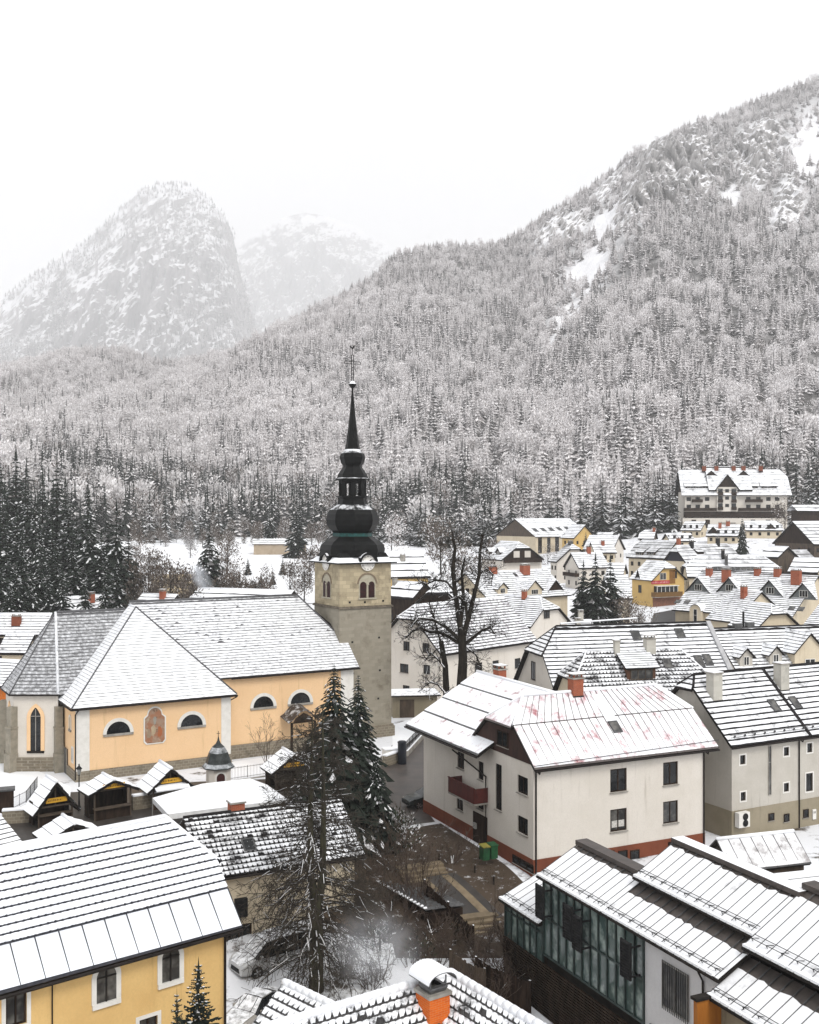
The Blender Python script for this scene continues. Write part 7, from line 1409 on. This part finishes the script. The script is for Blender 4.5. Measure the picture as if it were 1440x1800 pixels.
# ---------------------------------------------------------------- cars
def car(name, label, p, rz, L, Wd, prof, paint, wheels, glassrange, snow=True, cat='car', wr=.33):
    """prof: stations (x, sill z, belt z, roof z, half sill, half belt, half roof); front at +x"""
    t = thing(name, label, cat, p, rz); b = MB(); rings = []
    for x, zs, zb, zr, hs, hb_, hr in prof:
        rings.append([Vector((x, -hs * .92, zs)), Vector((x, -hs, zs + .12)), Vector((x, -hb_, zb)), Vector((x, -hr, zr)), Vector((x, -hr * .6, zr + .03)), Vector((x, hr * .6, zr + .03)), Vector((x, hr, zr)), Vector((x, hb_, zb)), Vector((x, hs, zs + .12)), Vector((x, hs * .92, zs))])
    sn = []
    for i in range(len(rings) - 1):
        A, B = rings[i], rings[i + 1]; cab = glassrange[0] <= i < glassrange[1]; ws = abs(prof[i][3] - prof[i + 1][3]) > .25
        for j in range(9):
            q = [A[j], B[j], B[j + 1], A[j + 1]]
            if j in (2, 6) and cab and not ws: b.poly(q, 1, False)
            elif j in (2, 6) and ws: b.poly(q, 1 if cab else 0)
            elif 3 <= j <= 5 and ws and cab:
                b.poly(q, 1)
                if snow and prof[i][0] > 0:
                    if j == 3: sn.append([MB(), -9])
                    sn[-1][0].poly([lerp(v, sum(q, Vector()) / 4, .08) + Vector((.02, 0, .03)) for v in q], 0)
            else: b.poly(q, 0, True)
            if snow and 3 <= j <= 5 and not ws:
                if j == 3 and (not sn or sn[-1][1] != i - 1): sn.append([MB(), i])
                sn[-1][1] = i; sn[-1][0].poly([Vector((v.x, v.y * .96, v.z + .035)) for v in q], 0)
        b.poly([A[0], B[0], B[9], A[9]], 2)
        if cab and not ws and i % 2 == 0:
            for s_ in (2, 6): pA, pB = A[s_], A[s_ + 1]; b.tube([pA, pB], .035, 4, 0)
    b.poly(rings[0], 0); b.poly(rings[-1][::-1], 0); b.build('body', [paint, GLASS, IRON], t)
    for sm, _ in sn: sm.build('snow_cover', snowmat('thin_car_snow', .62, (.2, .2, .2), 2.5, sharp=.15), t)
    for wx in wheels:
        for s_ in (-1, 1):
            w = MB(); y = s_ * (Wd / 2 - .10); ring = [(wr * math.cos(a), wr * math.sin(a)) for a in [6.283 * i / 18 for i in range(18)]]
            w.prism([(wx + a, y - .1 * s_ - .0, wr + c) for a, c in ring], (0, .22 * s_, 0), 0); wo = w.build('wheel', plain('tyre', (.012, .012, .012), .8), t)
            k = MB(); k.prism([(wx + a * .66, y + .122 * s_, wr + c * .66) for a, c in ring], (0, .006 * s_, 0), 1)
            for i in range(5): a = 6.283 * i / 5; d = Vector((math.cos(a), 0, math.sin(a))); e = Vector((-d.z, 0, d.x)); c = Vector((wx, y + .13 * s_, wr)); k.prism([c - e * .035, c + e * .035, c + d * wr * .66 + e * .05, c + d * wr * .66 - e * .05], (0, .012 * s_, 0), 0)
            k.build('rim', [plain('alloy', (.45, .45, .46), .3, metal=.7), IRON], wo)
    xf, zf = prof[-1][0], prof[-1][2]; hb_ = prof[-2][5]
    for s_ in (-1, 1):
        l = MB(); c = Vector((prof[-2][0] + .1, s_ * hb_ * .80, prof[-2][2] - .16)); l.prism([c + Vector((-.25, s_ * .10, .10)), c + Vector((.14, -s_ * .03, .04)), c + Vector((.16, -s_ * .18, -.10)), c + Vector((.0, s_ * .08, -.10))], (0.02, s_ * .05, .05)); l.build('headlight', plain('lamp_lens', (.55, .56, .58), .1), t)
        mi = MB(); kx = prof[glassrange[1]][0] - .35; mi.box(kx - .07, kx + .07, s_ * (Wd / 2) - .05, s_ * (Wd / 2) + .14, prof[glassrange[1]][2] - .02, prof[glassrange[1]][2] + .16); mi.build('mirror', paint, t)
    gr_ = MB(); gr_.box(xf - .02, xf + .03, -.45, .45, prof[-1][2] - .28, prof[-1][2] - .10); gr_.box(xf - .02, xf + .025, -.5, .5, prof[-1][1] + .08, prof[-1][1] + .18); gr_.build('grille', IRON, t)
    return t
SILV = plain('silver_paint', (.46, .46, .455), .3, (.40, .40, .395), 1, metal=.35, spec=.5); SILVW = plain('warm_silver_paint', (.36, .34, .31), .3, (.3, .285, .26), 1, metal=.3, spec=.5); DARKC = plain('dark_green_paint', (.010, .016, .016), .25, (.02, .026, .026), 1, spec=.5)
VAN = [(-2.4, .35, .95, 1.55, .80, .88, .72), (-2.3, .28, 1.02, 1.86, .90, .95, .78), (-1.2, .26, 1.05, 1.92, .93, .96, .80), (0, .26, 1.05, 1.92, .93, .96, .80), (.75, .26, 1.06, 1.84, .93, .96, .76), (1.6, .26, 1.10, 1.16, .93, .95, .84), (2.15, .27, .92, .98, .90, .92, .74), (2.42, .30, .72, .78, .78, .80, .58)]
SED = [(-2.2, .38, .80, .84, .72, .76, .60), (-2.05, .28, .90, .98, .82, .86, .68), (-1.5, .25, .93, 1.08, .85, .88, .64), (-.75, .24, .93, 1.42, .86, .88, .58), (.15, .24, .92, 1.44, .86, .88, .58), (1.0, .24, .92, .97, .86, .87, .74), (1.75, .25, .80, .86, .84, .85, .66), (2.15, .30, .62, .68, .72, .74, .52)]
def at_ground(px, py): p = PG(px, py); return Vector((p.x, p.y, gz(p.x, p.y)))
# heading from two ground pixels: rear then front
def head(a, b): a, b = at_ground(*a), at_ground(*b); return math.atan2(b.y - a.y, b.x - a.x)
f_ = at_ground(404, 1722); rz = head((540, 1690), (430, 1738)); car('silver_van', 'silver people carrier with snow on its windscreen parked beside the cream house', f_ + Vector((math.cos(rz) * -2.0, math.sin(rz) * -2.0, .0)) + Vector((.6, .5, 0)), rz, 4.85, 1.92, VAN, SILV, (-1.55, 1.5), (1, 5), cat='van', wr=.35)
q = at_ground(436, 1800); car('silver_car', 'silver car with snowy roof between the van and the tiled ridge', q + Vector((.35, .2, 0)), R(-118), 4.3, 1.76, SED, SILVW, (-1.35, 1.35), (2, 5))
q = at_ground(731, 1416); car('dark_car', 'dark green car parked behind the white house wall', q + Vector((1.1, .2, 0)), R(205), 4.2, 1.76, SED, DARKC, (-1.35, 1.35), (2, 5), snow=False)
q = at_ground(452, 1030); car('dark_car', 'small dark car parked on the snow beyond the nave ridge', Vector(((452 - 720) / F * 290, 290, gz(-41, 290))), R(20), 4.3, 1.76, SED, DARKC, (-1.35, 1.35), (2, 5))
# bins
BG = plain('bin_green', (.015, .085, .03), .5, (.01, .05, .02), 3)
for i, (px, py) in enumerate(((852, 1521), (866, 1518))):
    q = at_ground(px, py); q.z += .35; t = thing('wheelie_bin', ('green wheelie bin nearest the white house door', 'green wheelie bin nearest the brown basement wall')[i], 'bin', q, R(25), 'green bins'); m = MB(); m.prism([(-.25, -.3, .06), (.25, -.3, .06), (.25, .3, .06), (-.25, .3, .06)], (0, 0, .85)); m.build('body', BG, t); m = MB(); m.prism([(-.29, -.36, .92), (.29, -.36, .92), (.29, .34, 1.0), (-.29, .34, 1.0)], (0, 0, .05)); m.build('lid', plain('lid_yellow', (.22, .20, .04), .5) if i == 0 else BG, t); m = MB(); [m.tube([(x - .03, .3, .1), (x + .03, .3, .1)], .1, 8, cap=True) for x in (-.22, .22)]; m.build('wheel', IRON, t)
# ---------------------------------------------------------------- garden path, steps, walls, fences
G3 = lambda px, py: G2(px, py)
sheet('path', ([G3(735, 1545), G3(820, 1632)], [G3(800, 1535), G3(885, 1612)]), PAVE, .05)
SANDP = plain('sandy_slabs', (.20, .155, .10), .9, (.13, .10, .065), 1.5)
for i, (a, b, c, d) in enumerate((((735, 1546), (818, 1634), (748, 1544), (835, 1630)), ((776, 1541), (858, 1621), (788, 1539), (872, 1617)))): sheet('path_edging', ([G3(*a), G3(*b)], [G3(*c), G3(*d)]), SANDP, .07)
def steps(label, a, b, n, up, wd, run=.38, rise=.17):
    a, b = at_ground(*a), at_ground(*b); u = (b - a); u.z = 0; ln = u.length; u = u.normalized(); bk = Vector((-u.y, u.x, 0)); t = thing('garden_steps', label, 'steps', a, 0); m = MB()
    for i in range(n): m.obox(bk * i * run + Z * (-.4), u * ln, bk * (run * (1 if i < n - 1 else 2)), Z * (.4 + rise * (i + 1)), 0)
    m.build('steps', SANDP, t)
steps('lower sandy stone steps at the end of the garden path', (822, 1648), (890, 1632), 4, 0, 0); steps('upper sandy stone steps at the top of the garden path', (712, 1556), (792, 1541), 4, 0, 0)
def plankfence(label, a, b, h, cap=None, mat=WOODD, name='plank_fence', sn=False, n=None):
    a, b = at_ground(*a), at_ground(*b); t = thing(name, label, 'fence', a, 0); d = b - a; L = d.length; n = n or int(L / .16); rr = random.Random(n); m = MB(); u = d.normalized(); s = Vector((-u.y, u.x, 0)).normalized()
    for i in range(n): p = d * (i / n); hh = h * rr.uniform(.93, 1.04); m.obox(p - Z * .2, d / n * .9, s * .03, Z * (hh + .2), 0)
    m.build('boards', [mat], t)
    m = MB(); k = max(2, int(L / 2) + 1)
    for i in range(k): p = d * (i / (k - 1)); m.obox(p - u * .06 + s * .035 - Z * .2, u * .12, s * .1, Z * (h + .3), 0, top=1)
    m.build('post', [mat, SNOW], t); m = MB(); [m.obox(Z * (h * f) + s * .032, d, s * .05, Z * .09, 0, top=1) for f in (.25, .8)]; m.build('rail', [mat, SNOW], t)
plankfence('dark plank fence behind the chimney house on the right', (835, 1745), (930, 1790), 1.9); plankfence('dark plank fence running along the garden path', (745, 1585), (830, 1668), 1.3); plankfence('tall weathered plank fence between yard and brush heap', (790, 1725), (850, 1760), 1.7, mat=WOODM)
# dark lean-to shed with corrugated edge
a, b = P(664, 1548, -.2), P(752, 1610, -.6); t = thing('woodshed', 'dark wooden shed with a corrugated roof edge outlined in snow', 'shed', (a.x, a.y, -3), math.atan2(b.y - a.y, b.x - a.x)); L = math.hypot(b.x - a.x, b.y - a.y)
m = MB(); m.box(0, L, .3, 2.6, -.5, 2.4)
for i in range(int(L / .25)): m.box(i * .25 + .02, i * .25 + .22, .26, .3, -.5, 2.4)
m.build('wall', WOODD, t); m = MB(); k = 60
for i in range(k):
    x0, x1 = L * i / k, L * (i + 1) / k; z0, z1 = .05 * math.sin(i * 1.57), .05 * math.sin((i + 1) * 1.57); m.prism([(x0, -.1, 2.75 + z0), (x1, -.1, 2.75 + z1), (x1, 2.8, 2.5 + z1), (x0, 2.8, 2.5 + z0)], (0, 0, .02), 0)
    if i % 4 < 2: m.prism([(x0, -.14, 2.77 + z0), (x1, -.14, 2.77 + z1), (x1, .1, 2.76 + z1), (x0, .1, 2.76 + z0)], (0, 0, .04), 1)
m.build('roof', [SEAM, SNOW], t)
def ironfence(label, pts, h=1.0, low=.0, wall=None, dz=0):
    ps = [at_ground(*p) for p in pts]; o = ps[0]; t = thing('iron_fence', label, 'fence', o, 0); m = MB()
    for a, b in zip(ps, ps[1:]):
        d = b - a; L = d.length; n = int(L / .14)
        for z in (.12, h - .1): m.tube([a - o + Z * (z + low), b - o + Z * (z + low)], .018, 4)
        for i in range(n + 1): p = a - o + d * (i / n); m.tube([p + Z * low, p + Z * (h + low)], .011 if i % 12 else .03, 3)
    m.build('railing', IRON, t)
    if low:
        m = MB()
        for a, b in zip(ps, ps[1:]): d = b - a; s = Vector((-d.y, d.x, 0)).normalized(); m.obox(a - o - s * .18 - Z * .3, d, s * .36, Z * (low + .3), 0, top=1)
        m.build('base_wall', [wall or CONC, SNOW], t)
ironfence('thin iron railing right of the domed shrine', [(404, 1374), (466, 1365)], 1.1, .15); ironfence('iron railing at the left edge behind the low stone wall', [(14, 1428), (46, 1412), (66, 1386)], 1.0, .05)
ironfence('iron fence on a low wall right of the bell tower', [(714, 1330), (748, 1292)], .95, .55)
def lowwall(label, pts, h, mat=RUBBLE, w=.45):
    ps = [at_ground(*p) for p in pts]; o = ps[0]; t = thing('stone_wall', label, 'wall', o, 0); m = MB(); c = MB()
    for a, b in zip(ps, ps[1:]): d = b - a; s = Vector((-d.y, d.x, 0)).normalized(); m.obox(a - o - s * w / 2 - Z * .3, d, s * w, Z * (h + .3), 0); c.obox(a - o - s * (w / 2 + .05) + Z * h, d, s * (w + .1), Z * .12, 0)
    m.build('masonry', mat, t); c.build('coping', SNOW, t)
lowwall('low rubble wall with snowy top at the left edge by the steep stall', [(4, 1448), (52, 1445)], 1.0); lowwall('low rubble churchyard wall behind the market stalls', [(232, 1424), (258, 1420), (330, 1404)], 1.1); lowwall('low stone wall in front of the bell tower base', [(676, 1348), (704, 1338)], 1.0)
q = at_ground(707, 1343); t = thing('notice_pillar', 'dark blue black pillar box standing beside the tower wall', 'pillar', q, R(20)); m = MB(); m.lathe([(.42, 0), (.42, 2.0), (.45, 2.02), (.45, 2.12), (.3, 2.2), (.01, 2.24)], 12); m.build('body', plain('navy_black', (.008, .010, .016), .4), t)
q = at_ground(690, 1338); t = thing('white_container', 'small white box container beside the dark pillar', 'container', q, R(20)); m = MB(); m.box(-.9, .9, -.5, .5, .1, 1.2, 0); m.build('body', WHITEW, t); m = MB(); m.box(-.95, .95, -.55, .55, 1.2, 1.3); m.build('lid', SNOW, t)
q = at_ground(10, 1440); t = thing('dark_kiosk', 'narrow dark timber box at the left edge by the railing', 'kiosk', q, R(20)); m = MB(); m.box(-.6, .6, -.5, .5, -.2, 2.3); m.build('wall', WOODD, t); m = MB(); m.box(-.7, .7, -.6, .6, 2.3, 2.42); m.build('roof', SEAM, t)
# churchyard snow
sheet('churchyard_snow', ([G2(-40, 1470), G2(60, 1425), G2(120, 1430)], [G2(-60, 1330), G2(60, 1352), G2(125, 1385)]), SNOW, .03)
sheet('churchyard_snow', ([G2(404, 1372), G2(480, 1362), G2(560, 1350)], [G2(404, 1340), G2(480, 1330), G2(560, 1318)]), SNOW, .03); sheet('tower_snow', ([G2(690, 1330), G2(738, 1288)], [G2(690, 1275), G2(730, 1262)]), SNOW, .03)
SOIL = plain('dark_garden_soil', (.085, .06, .04), .95, (.035, .027, .018), .9, bmp=.6); SOIL2 = snowmat('soil_with_snow_specks', .08, (.06, .043, .03), 1.6, sharp=.1)
sheet('garden_soil', ([G2(640, 1470), G2(640, 1600), G2(700, 1700), G2(720, 1830)], [G2(775, 1448), G2(880, 1515), G2(960, 1600), G2(970, 1830)]), SOIL2, .03, n=30)
sheet('garden_soil', ([G2(560, 1480), G2(560, 1560), G2(575, 1640)], [G2(648, 1470), G2(648, 1570), G2(660, 1650)]), SOIL, .035)
sheet('yard_snow', ([G2(560, 1770), G2(560, 1650)], [G2(720, 1770), G2(690, 1660)]), snowmat('trampled_snow', .66, (.09, .075, .055), 1.2, sharp=.12), .04)
# snowy fields beyond
sheet('snow_field', ([(-140, 250), (-170, 420), (-230, 560)], [(30, 260), (0, 420), (0, 560)]), SNOW, .15, n=24)
sheet('stubble_field', ([PD(268, 1025, 240)[:2], PD(265, 1000, 330)[:2]], [PD(345, 1025, 240)[:2], PD(345, 1000, 330)[:2]]), plain('dry_reeds', (.28, .21, .12), .9, (.4, .33, .22), .4), .4)
x = (490 - 720) / F * 420; t = thing('long_barn', 'long low beige building on the snowy field left of the tower', 'barn', (x - 9, 415, gz(x, 415) - 1), R(6)); m = MB(); m.box(0, 20, 0, 9, -2, 5.2); m.build('wall', plain('beige_boards', (.42, .34, .25), .9, (.34, .27, .19), .5), t); m = MB(); slope(m, (-.5, -.5, 5.1), (20.5, -.5, 5.1), (20.5, 4.5, 7.2), (-.5, 4.5, 7.2), row=2, cs=5); slope(m, (20.5, 9.5, 5.1), (-.5, 9.5, 5.1), (-.5, 4.5, 7.2), (20.5, 4.5, 7.2), row=2, cs=5); m.build('roof', [SNOW_F, TILE], t)
x = (1428 - 720) / F * 400; t = thing('hillside_cabin', 'dark timber cabin with a snowy roof right of the hotel', 'cabin', PD(1428, 916, 400), R(10)); m = MB(); m.box(-5, 6, 0, 6, -4, 4); m.build('wall', WOODD, t); m = MB(); slope(m, (-6.5, -1.2, 3.6), (7.5, -1.2, 3.6), (7.5, 3, 6), (-6.5, 3, 6), row=2, cs=4); slope(m, (7.5, 7, 3.6), (-6.5, 7, 3.6), (-6.5, 3, 6), (7.5, 3, 6), row=2, cs=4); m.build('roof', [SNOW_F, TILE], t)
# ---------------------------------------------------------------- smoke
def smoke(label, c, r, dens, seed, col=(.8, .83, .88), stretch=(1, 1, 1), rot=(0, 0, 0)):
    me = bpy.data.meshes.new('smoke'); mb = MB(); mb.lathe([(math.sin(a) + .001, -math.cos(a)) for a in [math.pi * i / 10 for i in range(11)]], 16); me.from_pydata(mb.v, [], mb.f)
    m, t, b = newmat('smoke_' + str(seed)); t.nodes.remove(b); pv_ = t.nodes.new('ShaderNodeVolumePrincipled'); pv_.inputs['Color'].default_value = rgb(col); pv_.inputs['Anisotropy'].default_value = 0
    tc = t.nodes.new('ShaderNodeTexCoord'); gr_ = t.nodes.new('ShaderNodeTexGradient'); gr_.gradient_type = 'SPHERICAL'; t.links.new(tc.outputs['Object'], gr_.inputs[0]); n = noisen(t, tc.outputs['Object'], 1.7, 4, .6)
    mu_ = t.nodes.new('ShaderNodeMath'); mu_.operation = 'MULTIPLY'; t.links.new(ramp(t, gr_.outputs[0], 0, .8), mu_.inputs[0]); t.links.new(ramp(t, n, .36, .72), mu_.inputs[1]); m2 = t.nodes.new('ShaderNodeMath'); m2.operation = 'MULTIPLY'; t.links.new(mu_.outputs[0], m2.inputs[0]); m2.inputs[1].default_value = dens; t.links.new(m2.outputs[0], pv_.inputs['Density'])
    t.links.new(pv_.outputs[0], t.nodes['Material Output'].inputs['Volume']); me.materials.append(m); o = bpy.data.objects.new('smoke', me); COL.objects.link(o); o.location = c; o.scale = (r * stretch[0], r * stretch[1], r * stretch[2]); o.rotation_euler = rot; return tag(o, label, 'smoke', kind='stuff')
smoke('grey chimney smoke drifting over the snowy yard', PD(665, 1670, 50), 2.0, .42, 1, stretch=(1.35, 1.0, 1.2), rot=(0, R(35), 0))
smoke('bluish smoke plume rising behind the nave ridge', PD(350, 1012, 205), 3.2, .6, 3, stretch=(.65, .8, 1.5), rot=(0, R(-35), 0)); smoke('bluish smoke drifting among the bare trees left', PD(318, 960, 215), 5.5, .06, 4, stretch=(1.2, 1, .8))
# ---------------------------------------------------------------- haze
hz = MB(); hz.box(-20000, 20000, -300, 30000, -60, 7500); hm_, t_, b_ = newmat('haze'); t_.nodes.remove(b_); pv_ = t_.nodes.new('ShaderNodeVolumePrincipled'); pv_.inputs['Color'].default_value = (.985, .985, .99, 1); pv_.inputs['Density'].default_value = .00013; pv_.inputs['Anisotropy'].default_value = 0
t_.links.new(pv_.outputs[0], t_.nodes['Material Output'].inputs['Volume']); tag(hz.build('haze', hm_), 'pale mist hanging in the valley and over the mountains', 'haze', kind='stuff')
